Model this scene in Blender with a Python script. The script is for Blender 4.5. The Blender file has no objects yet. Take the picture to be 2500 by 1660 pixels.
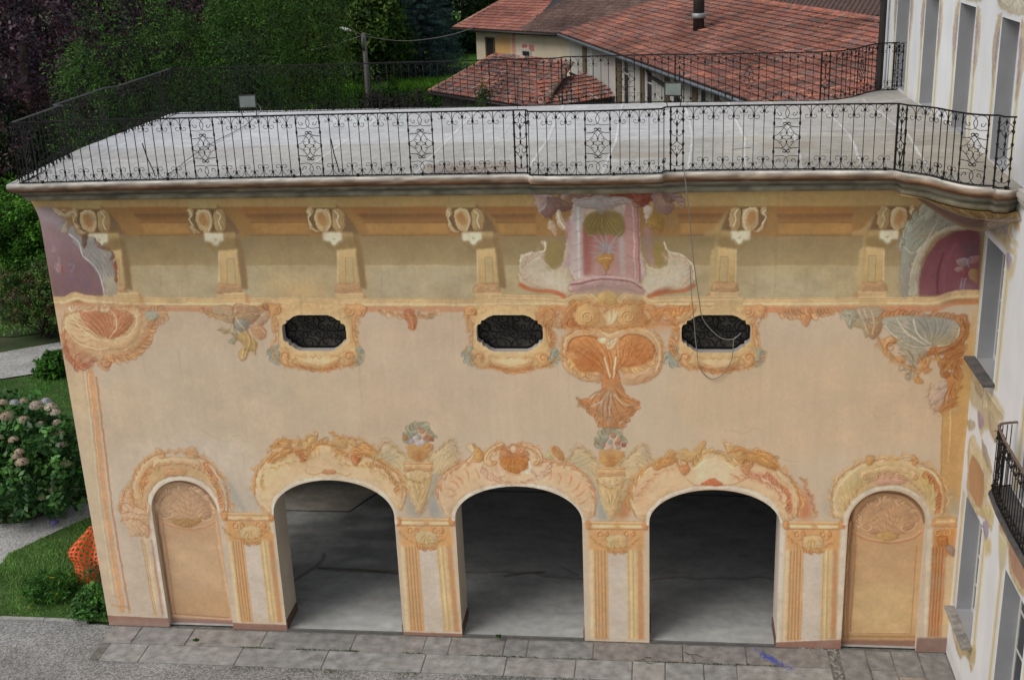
import bpy, bmesh, math, random
import numpy as np
from mathutils import Vector, Matrix
# ------------------------------------------------------------ camera, world, sun, exposure
SC = bpy.context.scene
cam_d = bpy.data.cameras.new('camera'); cam = bpy.data.objects.new('camera', cam_d); SC.collection.objects.link(cam); SC.camera = cam
cam_d.sensor_fit = 'HORIZONTAL'; cam_d.sensor_width = 36.0; cam_d.lens = 36.0 * 2958.8 / 2500.0
cam_d.clip_start = 0.1; cam_d.clip_end = 900
def _basis(a, b, c):
    f = Vector((math.sin(a) * math.cos(b), math.cos(a) * math.cos(b), -math.sin(b)))
    r = f.cross(Vector((0, 0, 1))).normalized(); u = r.cross(f)
    return math.cos(c) * r + math.sin(c) * u, -math.sin(c) * r + math.cos(c) * u, f
_r, _u, _f = _basis(-0.13164863, 0.33604144, -0.04112591)
cam.matrix_world = Matrix(((_r.x, _u.x, -_f.x, 0), (_r.y, _u.y, -_f.y, -20), (_r.z, _u.z, -_f.z, 13.15), (0, 0, 0, 1)))
SUN_EL, SUN_AZ = math.radians(50), math.radians(238)
W = bpy.data.worlds.new('World'); SC.world = W; W.use_nodes = True
nt = W.node_tree; bg = nt.nodes['Background']; sky = nt.nodes.new('ShaderNodeTexSky'); sky.sky_type = 'NISHITA'; sky.sun_disc = False
sky.sun_elevation = SUN_EL; sky.sun_rotation = SUN_AZ; sky.air_density = 1.0; sky.dust_density = 2.0; sky.ozone_density = 0.6
mixw = nt.nodes.new('ShaderNodeHueSaturation'); mixw.inputs['Saturation'].default_value = 0.35
nt.links.new(sky.outputs[0], mixw.inputs['Color']); nt.links.new(mixw.outputs[0], bg.inputs['Color']); bg.inputs['Strength'].default_value = 0.10
sd = bpy.data.lights.new('sun', 'SUN'); sd.energy = 1.15; sd.angle = math.radians(35); sd.color = (1.0, 0.97, 0.92)
so = bpy.data.objects.new('sun', sd); SC.collection.objects.link(so)
_sv = Vector((math.sin(SUN_AZ) * math.cos(SUN_EL), math.cos(SUN_AZ) * math.cos(SUN_EL), math.sin(SUN_EL)))
so.rotation_euler = _sv.to_track_quat('Z', 'Y').to_euler(); so.location = _sv * 60
SC.view_settings.view_transform = 'Standard'; SC.view_settings.look = 'None'; SC.view_settings.gamma = 1.0; SC.view_settings.use_curve_mapping = False
SC.view_settings.exposure = 0.5
SC.render.engine = 'CYCLES'
rnd = random.Random(11); COL = SC.collection
# ------------------------------------------------------------ helpers
def lin(c):
    c = np.asarray(c, float) / 255.0
    return np.where(c <= .04045, c / 12.92, ((c + .055) / 1.055) ** 2.4)
def mat(name, col, rough=.8, var=.15, scale=3., bump=0., bscale=20., metal=0., attr=None, spec=.3, col2=None, det=6., trans=0.):
    m = bpy.data.materials.new(name); m.use_nodes = True; n = m.node_tree.nodes; l = m.node_tree.links
    p = n['Principled BSDF']; p.inputs['Roughness'].default_value = rough; p.inputs['Metallic'].default_value = metal
    p.inputs['Specular IOR Level'].default_value = spec
    tc = n.new('ShaderNodeTexCoord'); nz = n.new('ShaderNodeTexNoise'); nz.inputs['Scale'].default_value = scale; nz.inputs['Detail'].default_value = det
    l.new(tc.outputs['Object'], nz.inputs['Vector'])
    mr = n.new('ShaderNodeMapRange'); mr.inputs['From Min'].default_value = .25; mr.inputs['From Max'].default_value = .75
    mr.inputs['To Min'].default_value = 1 - var; mr.inputs['To Max'].default_value = 1 + var; l.new(nz.outputs['Fac'], mr.inputs['Value'])
    if attr:
        a = n.new('ShaderNodeAttribute'); a.attribute_name = attr; src = a.outputs['Color']
    elif col2 is not None:
        mx = n.new('ShaderNodeMix'); mx.data_type = 'RGBA'; n2 = n.new('ShaderNodeTexNoise'); n2.inputs['Scale'].default_value = scale * .45; n2.inputs['Detail'].default_value = 8
        l.new(tc.outputs['Object'], n2.inputs['Vector']); r2 = n.new('ShaderNodeMapRange'); r2.inputs['From Min'].default_value = .4; r2.inputs['From Max'].default_value = .62; l.new(n2.outputs['Fac'], r2.inputs['Value'])
        l.new(r2.outputs[0], mx.inputs[0]); mx.inputs[6].default_value = (*col, 1); mx.inputs[7].default_value = (*col2, 1); src = mx.outputs[2]
    else:
        g = n.new('ShaderNodeRGB'); g.outputs[0].default_value = (*col, 1); src = g.outputs[0]
    mu = n.new('ShaderNodeVectorMath'); mu.operation = 'SCALE'; l.new(src, mu.inputs[0]); l.new(mr.outputs[0], mu.inputs['Scale']); l.new(mu.outputs[0], p.inputs['Base Color'])
    if bump:
        bn = n.new('ShaderNodeTexNoise'); bn.inputs['Scale'].default_value = bscale; bn.inputs['Detail'].default_value = 5; l.new(tc.outputs['Object'], bn.inputs['Vector'])
        b = n.new('ShaderNodeBump'); b.inputs['Strength'].default_value = bump; b.inputs['Distance'].default_value = .02; l.new(bn.outputs['Fac'], b.inputs['Height']); l.new(b.outputs[0], p.inputs['Normal'])
    if trans:
        tr = n.new('ShaderNodeBsdfTranslucent'); ms = n.new('ShaderNodeMixShader'); ms.inputs[0].default_value = trans; l.new(mu.outputs[0], tr.inputs['Color'])
        l.new(p.outputs[0], ms.inputs[1]); l.new(tr.outputs[0], ms.inputs[2]); l.new(ms.outputs[0], n['Material Output'].inputs['Surface'])
    return m
def link(name, me, parent=None, loc=None):
    o = bpy.data.objects.new(name, me); COL.objects.link(o)
    if parent is not None: o.parent = parent
    if loc is not None: o.location = loc
    return o
def tag(o, label=None, cat=None, group=None, kind=None):
    if label: o['label'] = label
    if cat: o['category'] = cat
    if group: o['group'] = group
    if kind: o['kind'] = kind
    return o
def thing(name, label, cat, loc=(0, 0, 0), group=None):
    o = bpy.data.objects.new(name, None); COL.objects.link(o); o.location = loc; o.empty_display_size = .2
    return tag(o, label, cat, group)
def raw_mesh(name, V, F, m, C=None, smooth=False, domain='POINT'):
    """V (n,3) array, F (k,3|4) int array or list of lists"""
    me = bpy.data.meshes.new(name); V = np.asarray(V, np.float32)
    if isinstance(F, np.ndarray):
        k = F.shape[1]; me.vertices.add(len(V)); me.vertices.foreach_set('co', V.ravel())
        me.loops.add(F.size); me.loops.foreach_set('vertex_index', F.astype(np.int32).ravel())
        me.polygons.add(len(F)); me.polygons.foreach_set('loop_start', np.arange(0, F.size, k, dtype=np.int32))
        me.update(calc_edges=True)
    else:
        me.from_pydata(V.tolist(), [], F)
    if C is not None:
        at = me.color_attributes.new('Col', 'FLOAT_COLOR', domain) if domain == 'POINT' else me.attributes.new('Col', 'FLOAT_COLOR', domain)
        C = np.asarray(C, np.float32); C = np.c_[C, np.ones(len(C), np.float32)]; at.data.foreach_set('color', C.ravel())
    me.materials.append(m)
    if smooth: me.polygons.foreach_set('use_smooth', np.ones(len(me.polygons), bool))
    return me
class MB:
    "collects shapes into one mesh"
    def __init__(s): s.V = []; s.F = []; s.C = []; s.n = 0
    def add(s, V, F, c=None):
        V = [tuple(v) for v in V]; s.V += V; s.F += [[i + s.n for i in f] for f in F]; s.n += len(V)
        if c is not None: s.C += [tuple(c)] * len(F)
        return s
    def box(s, x0, y0, z0, x1, y1, z1, c=None, b=0.):
        if b <= 0:
            V = [(x, y, z) for z in (z0, z1) for y in (y0, y1) for x in (x0, x1)]
            return s.add(V, [[0, 2, 3, 1], [4, 5, 7, 6], [0, 1, 5, 4], [2, 6, 7, 3], [0, 4, 6, 2], [1, 3, 7, 5]], c)
        bm = bmesh.new(); bmesh.ops.create_cube(bm, size=1)
        for v in bm.verts: v.co = Vector(((x0 + x1) / 2 + v.co.x * (x1 - x0), (y0 + y1) / 2 + v.co.y * (y1 - y0), (z0 + z1) / 2 + v.co.z * (z1 - z0)))
        bmesh.ops.bevel(bm, geom=bm.edges[:], offset=b, segments=2, affect='EDGES', profile=.6)
        bm.verts.index_update(); s.add([v.co[:] for v in bm.verts], [[v.index for v in f.verts] for f in bm.faces], c); bm.free(); return s
    def tube(s, P, r, sides=4, c=None, closed=False, r1=None):
        P = [Vector(p) for p in P]; n = len(P); V = []; F = []
        for i, p in enumerate(P):
            a = P[i - 1] if (i > 0 or closed) else p; b = P[(i + 1) % n] if (i < n - 1 or closed) else p
            t = (b - a); t = t.normalized() if t.length > 1e-9 else Vector((0, 0, 1))
            h = Vector((0, 0, 1)) if abs(t.z) < .9 else Vector((0, 1, 0)); e1 = t.cross(h).normalized(); e2 = t.cross(e1)
            rr = r if r1 is None else r + (r1 - r) * i / max(n - 1, 1)
            for k in range(sides):
                q = 2 * math.pi * (k + .5) / sides; V.append(p + (e1 * math.cos(q) + e2 * math.sin(q)) * rr)
        m = n if closed else n - 1
        for i in range(m):
            for k in range(sides):
                j = (i + 1) % n; F.append([i * sides + k, i * sides + (k + 1) % sides, j * sides + (k + 1) % sides, j * sides + k])
        if not closed: F += [list(range(sides))[::-1], [(n - 1) * sides + k for k in range(sides)]]
        return s.add(V, F, c)
    def lathe(s, cx, cy, prof, sides=12, c=None):
        V = []; F = []
        for r, z in prof:
            for k in range(sides):
                q = 2 * math.pi * k / sides; V.append((cx + r * math.cos(q), cy + r * math.sin(q), z))
        for i in range(len(prof) - 1):
            for k in range(sides): F.append([i * sides + k, i * sides + (k + 1) % sides, (i + 1) * sides + (k + 1) % sides, (i + 1) * sides + k])
        F += [list(range(sides))[::-1], [(len(prof) - 1) * sides + k for k in range(sides)]]
        return s.add(V, F, c)
    def mesh(s, name, m, smooth=False):
        me = raw_mesh(name, s.V, s.F, m, s.C if s.C and len(s.C) == len(s.F) else None, smooth, 'FACE'); me.update(); return me
    def build(s, name, m, parent=None, smooth=False): return link(name, s.mesh(name, m, smooth), parent)
def copy_tree(o, parent=None):
    c = o.copy(); COL.objects.link(c); c.parent = parent
    for ch in list(o.children): copy_tree(ch, c)
    return c
def sample(P, d=.05):
    P = [Vector(p) for p in P]; out = []
    for a, b in zip(P, P[1:]):
        n = max(int((b - a).length / d), 1); out += [a.lerp(b, i / n) for i in range(n)]
    return out + [P[-1]]
def catmull(P, n=6):
    P = [Vector(p) for p in P]; m = len(P); out = []
    for i in range(m - 1):
        a, b, c, d = P[max(i - 1, 0)], P[i], P[i + 1], P[min(i + 2, m - 1)]
        for k in range(n):
            t = k / n; out.append(.5 * (2 * b + (c - a) * t + (2 * a - 5 * b + 4 * c - d) * t * t + (3 * b - a - 3 * c + d) * t ** 3))
    return out + [P[-1]]

# ---------------------------------------------------------------- fresco painter (numpy): brush strokes in wall centimetres -> colour grid
def vnoise(h, w, cell, seed, oct=4, ax=1.0, gain=.55):
    rs = np.random.RandomState(seed); out = np.zeros((h, w)); amp = 1.0; tot = 0
    for o in range(oct):
        cy = max(cell / 2 ** o, 1.01); cx = max(cy * ax, 1.01)
        gh = int(h / cy) + 3; gw = int(w / cx) + 3
        g = rs.rand(gh, gw) * 2 - 1
        y = np.arange(h) / cy; x = np.arange(w) / cx
        yi = y.astype(int); xi = x.astype(int); fy = y - yi; fx = x - xi
        fy = (fy * fy * (3 - 2 * fy))[:, None]; fx = (fx * fx * (3 - 2 * fx))[None, :]
        a = g[yi][:, xi]; b = g[yi][:, xi + 1]; c = g[yi + 1][:, xi]; d = g[yi + 1][:, xi + 1]
        out += amp * ((a * (1 - fx) + b * fx) * (1 - fy) + (c * (1 - fx) + d * fx) * fy); tot += amp; amp *= gain
    return out / tot
def blur(a, r):
    r = int(round(r))
    if r < 1: return a
    for _ in range(2):
        for ax in (0, 1):
            p = [(0, 0)] * a.ndim; p[ax] = (r + 1, r)
            c = np.cumsum(np.pad(a, p, mode='edge'), axis=ax)
            n = a.shape[ax]
            a = (np.take(c, range(2 * r + 1, 2 * r + 1 + n), ax) - np.take(c, range(0, n), ax)) / (2 * r + 1)
    return a
def smooth_pts(P, closed, n=5):
    P = np.asarray(P, float); m = len(P)
    if m < 3: return P
    out = []
    rng = range(m) if closed else range(m - 1)
    for i in rng:
        if closed: a, b, c, d = P[i - 1], P[i], P[(i + 1) % m], P[(i + 2) % m]
        else: a, b, c, d = P[max(i - 1, 0)], P[i], P[i + 1], P[min(i + 2, m - 1)]
        for k in range(n):
            t = k / n
            out.append(.5 * (2 * b + (c - a) * t + (2 * a - 5 * b + 4 * c - d) * t * t + (3 * b - a - 3 * c + d) * t ** 3))
    if not closed: out.append(P[-1])
    return np.array(out)
class Canvas:
    def __init__(s, x0, z0, x1, z1, cell, base):
        s.x0, s.z0, s.cell = x0, z0, cell
        s.w = int(round((x1 - x0) / cell)) + 1; s.h = int(round((z1 - z0) / cell)) + 1
        s.a = np.zeros((s.h, s.w, 3)) + np.array(base, float)
        s.rs = np.random.RandomState(5)
        wob = vnoise(s.h, s.w, 14 / cell, 77, 3); wob2 = vnoise(s.h, s.w, 14 / cell, 78, 3)
        s.wx = wob * 1.6; s.wz = wob2 * 1.6                       # hand wobble, centimetres
        s.grain = vnoise(s.h, s.w, 5 / cell, 31, 3, 1.0); s.streak = vnoise(s.h, s.w, 22 / cell, 32, 4, 1.3)
    def win(s, P, m, wb=1.):
        x0 = max(int((P[:, 0].min() - m - s.x0) / s.cell), 0); x1 = min(int((P[:, 0].max() + m - s.x0) / s.cell) + 2, s.w)
        z0 = max(int((P[:, 1].min() - m - s.z0) / s.cell), 0); z1 = min(int((P[:, 1].max() + m - s.z0) / s.cell) + 2, s.h)
        if x1 <= x0 or z1 <= z0: return None
        sl = (slice(z0, z1), slice(x0, x1))
        X = s.x0 + np.arange(x0, x1) * s.cell; Z = s.z0 + np.arange(z0, z1) * s.cell
        X, Z = np.meshgrid(X, Z)
        return sl, X + wb * s.wx[sl], Z + wb * s.wz[sl]
    def mask(s, P, X, Z):
        ins = np.zeros(X.shape, bool); n = len(P)
        for i in range(n):
            x1, y1 = P[i]; x2, y2 = P[(i + 1) % n]
            if y1 == y2: continue
            c = (y1 > Z) != (y2 > Z)
            ins ^= c & (X < (x2 - x1) * (Z - y1) / (y2 - y1) + x1)
        return ins.astype(float)
    def put(s, sl, m, col, var=.10):
        c = np.array(col, float)
        v = 1 + var * (s.grain[sl] * .7 + s.streak[sl])
        s.a[sl] += (m * np.clip(1 + .35 * s.streak[sl], .4, 1.3)).clip(0, 1)[..., None] * (c * v[..., None] - s.a[sl])
    def poly(s, P, col, al=1., soft=1., sm=1, col2=None, ang=270.):
        P = smooth_pts(P, True) if sm else np.asarray(P, float)
        r = s.win(P, soft * 3 + 3, 1. if sm else .3)
        if r is None: return
        sl, X, Z = r
        m = blur(s.mask(P, X, Z), soft / s.cell)
        if col2 is not None:
            d = np.array([math.cos(math.radians(ang)), math.sin(math.radians(ang))])
            t = X * d[0] + Z * d[1]; lo = (P @ d).min(); hi = (P @ d).max()
            t = ((t - lo) / max(hi - lo, 1e-6)).clip(0, 1)[..., None]
            c = np.array(col, float) * (1 - t) + np.array(col2, float) * t
            v = 1 + .055 * (s.grain[sl] * .7 + s.streak[sl])
            s.a[sl] += (m * al)[..., None] * (c * v[..., None] - s.a[sl]); return
        s.put(sl, m * al, col, .06)
    def line(s, P, col, w=1.5, al=.8, soft=.6, sm=1, taper=0):
        P = smooth_pts(P, False) if sm else np.asarray(P, float)
        r = s.win(P, w + soft * 2 + 3, 1. if sm else .3)
        if r is None: return
        sl, X, Z = r
        best = np.full(X.shape, 1e9); n = len(P) - 1
        for i in range(n):
            a = P[i]; d = P[i + 1] - a; L = d @ d + 1e-9
            t = (((X - a[0]) * d[0] + (Z - a[1]) * d[1]) / L).clip(0, 1)
            q = np.hypot(X - a[0] - t * d[0], Z - a[1] - t * d[1])
            u = (i + .5) / n; ww = w / 2
            if taper == 1: ww *= max(1 - u, .12)
            elif taper == 2: ww *= max(math.sin(math.pi * u), .15)
            best = np.minimum(best, q - ww)
        m = (.5 - best / max(soft, s.cell * .8)).clip(0, 1)
        s.put(sl, m * al, col)
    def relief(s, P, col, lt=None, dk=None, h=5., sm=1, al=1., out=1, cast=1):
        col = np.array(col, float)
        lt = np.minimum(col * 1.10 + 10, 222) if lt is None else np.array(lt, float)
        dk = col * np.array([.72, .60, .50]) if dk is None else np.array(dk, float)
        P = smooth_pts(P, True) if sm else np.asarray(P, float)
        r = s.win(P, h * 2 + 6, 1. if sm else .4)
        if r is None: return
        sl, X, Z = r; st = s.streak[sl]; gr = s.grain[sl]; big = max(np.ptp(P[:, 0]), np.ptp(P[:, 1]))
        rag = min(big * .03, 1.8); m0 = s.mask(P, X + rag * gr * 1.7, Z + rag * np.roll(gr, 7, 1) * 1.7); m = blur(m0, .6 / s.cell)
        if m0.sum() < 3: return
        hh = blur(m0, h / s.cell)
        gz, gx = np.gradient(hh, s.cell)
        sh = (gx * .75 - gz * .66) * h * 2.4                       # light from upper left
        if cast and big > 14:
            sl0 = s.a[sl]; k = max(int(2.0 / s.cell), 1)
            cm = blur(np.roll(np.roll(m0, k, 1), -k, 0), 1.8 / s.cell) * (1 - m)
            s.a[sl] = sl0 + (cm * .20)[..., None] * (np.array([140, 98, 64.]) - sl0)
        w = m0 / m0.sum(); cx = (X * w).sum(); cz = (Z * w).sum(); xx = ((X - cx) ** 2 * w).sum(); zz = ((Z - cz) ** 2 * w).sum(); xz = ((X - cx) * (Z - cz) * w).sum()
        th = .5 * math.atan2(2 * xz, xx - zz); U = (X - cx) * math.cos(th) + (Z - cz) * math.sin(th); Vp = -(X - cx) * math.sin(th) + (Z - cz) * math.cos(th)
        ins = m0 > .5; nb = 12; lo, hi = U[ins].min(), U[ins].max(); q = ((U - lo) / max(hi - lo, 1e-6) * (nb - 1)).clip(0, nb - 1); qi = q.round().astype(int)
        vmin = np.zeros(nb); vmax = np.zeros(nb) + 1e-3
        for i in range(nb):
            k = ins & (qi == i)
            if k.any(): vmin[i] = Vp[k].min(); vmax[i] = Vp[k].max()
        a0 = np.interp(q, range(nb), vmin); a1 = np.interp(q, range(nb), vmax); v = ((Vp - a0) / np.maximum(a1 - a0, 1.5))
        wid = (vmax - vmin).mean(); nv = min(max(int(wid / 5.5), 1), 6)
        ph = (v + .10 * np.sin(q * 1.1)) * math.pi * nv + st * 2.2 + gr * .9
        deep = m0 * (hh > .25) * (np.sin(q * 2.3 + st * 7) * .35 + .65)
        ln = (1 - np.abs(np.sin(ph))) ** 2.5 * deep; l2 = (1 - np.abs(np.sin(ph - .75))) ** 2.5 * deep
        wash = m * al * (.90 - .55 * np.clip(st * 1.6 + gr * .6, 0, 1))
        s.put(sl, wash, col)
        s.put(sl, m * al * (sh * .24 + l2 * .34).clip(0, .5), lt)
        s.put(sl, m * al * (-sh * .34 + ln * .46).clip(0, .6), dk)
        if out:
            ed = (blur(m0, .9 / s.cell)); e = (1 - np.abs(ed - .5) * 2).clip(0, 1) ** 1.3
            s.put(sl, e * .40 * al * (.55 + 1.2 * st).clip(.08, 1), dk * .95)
    def filigree(s, P, col, size=12, seed=1, side=1, step=1.1):
        "rococo tendrils: alternating curled scrolls with small leaves fanning off them"
        P = smooth_pts(P, False, 8); d = np.r_[0, np.cumsum(np.hypot(*np.diff(P, axis=0).T))]; rs = np.random.RandomState(seed); t = 0; col = np.array(col, float); sd = 1
        dk = col * [.70, .56, .46]; lt = np.minimum(col * 1.16 + 12, 226)
        while t < d[-1]:
            g = lambda tt: np.array([np.interp(tt, d, P[:, 0]), np.interp(tt, d, P[:, 1])])
            p = g(t); tx = g(min(t + 2, d[-1])) - g(max(t - 2, 0)); tx /= np.hypot(*tx) + 1e-6; n = np.array([-tx[1], tx[0]]) * side; r = size * (.7 + .6 * rs.rand()); sgn = sd; sd = -sd
            f = lambda u, v: p + tx * r * u + n * r * v * (1 if side else sgn)
            h_ = .75 if sgn > 0 else .55; c = col * (.94 + .12 * rs.rand())
            leaf = [f(-.95, -.12), f(-.55, .30 * h_), f(-.05, .72 * h_), f(.45, .78 * h_), f(.82, .42 * h_), f(.80, .08), f(.62, .22 * h_), f(.40, .42 * h_), f(.05, .34 * h_), f(-.35, .02), f(-.6, -.2)]
            s.poly(leaf, c, .72, 1.0)
            s.line([f(-.95, -.12), f(-.3, .12), f(.1, .32 * h_), f(.42, .42 * h_), f(.66, .2 * h_), f(.84, .10), f(.74, -.08), f(.56, .0)], dk, 1.1, .62, .7, 1, 1)
            s.line([f(-.85, .0), f(-.5, .36 * h_), f(-.05, .74 * h_), f(.45, .82 * h_), f(.84, .42 * h_)], dk * 1.08, .95, .5, .8, 1, 1)
            s.line([f(-.6, .08), f(-.1, .50 * h_), f(.4, .62 * h_), f(.70, .38 * h_)], lt, 1.1, .6, .8, 1, 2)
            if r > 8: s.poly([f(-.25, .55 * h_), f(-.35, .95 * h_), f(-.08, 1.15 * h_), f(.05, .72 * h_)], c, .6, .8); s.line([f(-.25, .5 * h_), f(-.38, .95 * h_), f(-.08, 1.18 * h_)], dk, .9, .5, .7, 1, 1)
            t += r * max(step, .9) * 1.45
    def scroll(s, cx, cz, r, turns, a0, dr, col, w=2.2):
        n = 26; P = []
        for i in range(n + 1):
            u = i / n; a = math.radians(a0) + dr * u * turns * 2 * math.pi; q = r * (1 - .82 * u)
            P.append((cx + q * math.cos(a), cz + q * math.sin(a)))
        P = np.array(P); col = np.array(col, float)
        s.line(P + [w * .35, -w * .35], col * [.66, .52, .42], w, .7, .8, 0, 1)
        s.line(P, col * 1.12, w * .62, .85, .7, 0, 1)
    def lobes(s, P, col, size=7, seed=1, side=1, jit=.4, step=.8):
        "acanthus fringe: overlapping curled leaf lobes along a line"
        P = smooth_pts(P, False, 8); d = np.r_[0, np.cumsum(np.hypot(*np.diff(P, axis=0).T))]
        rs = np.random.RandomState(seed); t = 0; col = np.array(col, float)
        while t < d[-1]:
            x = np.interp(t, d, P[:, 0]); z = np.interp(t, d, P[:, 1]); x2 = np.interp(t + 1, d, P[:, 0]); z2 = np.interp(t + 1, d, P[:, 1])
            tx, tz = x2 - x, z2 - z; L = math.hypot(tx, tz) + 1e-6; tx /= L; tz /= L; nx, nz = -tz * side, tx * side
            r = size * (1 + jit * (rs.rand() * 2 - 1)); a = .5 + rs.rand() * .5
            c = col * (1 + .12 * (rs.rand() * 2 - 1))
            f = lambda u, v: (x + tx * r * u + nx * r * v, z + tz * r * u + nz * r * v)
            k = .6 + rs.rand() * .7
            s.poly([f(-.6, -.3), f(-.3, .7 * k), f(.35, 1.05 * k), f(.8, .8 * k), f(.5, .45 * k), f(.7, -.2)], c, .8, .7)
            s.line([f(-.5, .1), f(-.25, .75 * k), f(.35, 1.08 * k), f(.85, .75 * k), f(.55, .5 * k)], c * [.66, .52, .42], r * .16 + .5, .62, .6, 1, 1)
            s.line([f(-.3, .1), f(-.1, .55 * k), f(.3, .8 * k)], np.minimum(c * 1.2 + 12, 225), r * .14 + .4, .6, .7, 1, 1)
            if rs.rand() < .5: s.line([f(.1, -.3), f(.3, .1), f(.35, .4)], c * [.7, .56, .46], .9, .4, .6, 1, 1)
            t += r * step
    def flutes(s, c0, P, n, col, w=2., al=.5):
        P = smooth_pts(P, False, 8)
        for i in range(n):
            q = P[int(i / max(n - 1, 1) * (len(P) - 1))]; c = np.array(c0, float)
            mid = (c + q) / 2 + np.array([(q - c)[1], -(q - c)[0]]) * .10 * (1 if i % 2 else .6)
            a = np.array([c * .85 + q * .15, mid, q])
            s.line(a, col, w, al, 1., 1, 2)
            s.line(a + [w * .8, w * .3], np.minimum(np.array(col, float) * 1.5 + 25, 230), w * .7, al * .7, 1., 1, 2)
def run_ops(cv, text, pal):
    for ln in text.strip().split('\n'):
        f = ln.split('|')
        if len(f) < 3: continue
        k = f[0]; p = f[1].split(','); P = np.cumsum(np.array([int(q) / 2. for q in f[2].split()]).reshape(-1, 2), 0)
        C_ = lambda q: pal[q] if q in pal else tuple(int(q[i:i + 2], 16) for i in (0, 2, 4))
        F = lambda i, d: float(p[i]) if len(p) > i and p[i] else d
        if k == 'P': cv.poly(P, C_(p[0]), F(1, 1), F(2, 1), int(F(3, 1)))
        elif k == 'G': cv.poly(P, C_(p[0]), F(2, 1), F(3, 1), int(F(4, 1)), C_(p[1]), F(5, 270))
        elif k == 'L': cv.line(P, C_(p[0]), F(1, 1.5), F(2, .8), F(3, .8), int(F(4, 1)), int(F(5, 0)))
        elif k == 'R': cv.relief(P, C_(p[0]), h=F(1, 5), sm=int(F(2, 1)), al=F(3, 1))
        elif k == 'S': cv.scroll(P[0, 0], P[0, 1], abs(P[1, 0] - P[0, 0]), F(1, 1.4), F(2, 0), F(3, 1), C_(p[0]), F(4, 2.4))
        elif k == 'A': cv.lobes(P, C_(p[0]), F(1, 7), int(F(2, 1)), F(3, 1), .4, F(4, .8))
        elif k == 'K': cv.filigree(P, C_(p[0]), F(1, 12), int(F(2, 1)), F(3, 1), F(4, 1.1))
        elif k == 'F': cv.flutes(P[0], P[1:], int(F(1, 7)), C_(p[0]), F(2, 2), F(3, .5))

PAL = {'p': (190, 167, 137), 'q': (178, 160, 144), 'y': (176, 150, 100), 'o': (194, 138, 82), 'r': (172, 98, 62), 'b': (134, 100, 58), 'c': (200, 174, 130), 'w': (208, 190, 162), 'k': (78, 54, 36), 'd': (128, 84, 52), 'g': (142, 136, 120), 'G': (122, 124, 114), 'm': (110, 76, 76), 'v': (140, 118, 112), 'n': (178, 128, 112), 't': (150, 108, 58), 'u': (136, 114, 76), 'l': (172, 150, 108), 'i': (188, 150, 104), 'j': (182, 136, 92), 'e': (205, 170, 118)}

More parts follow.
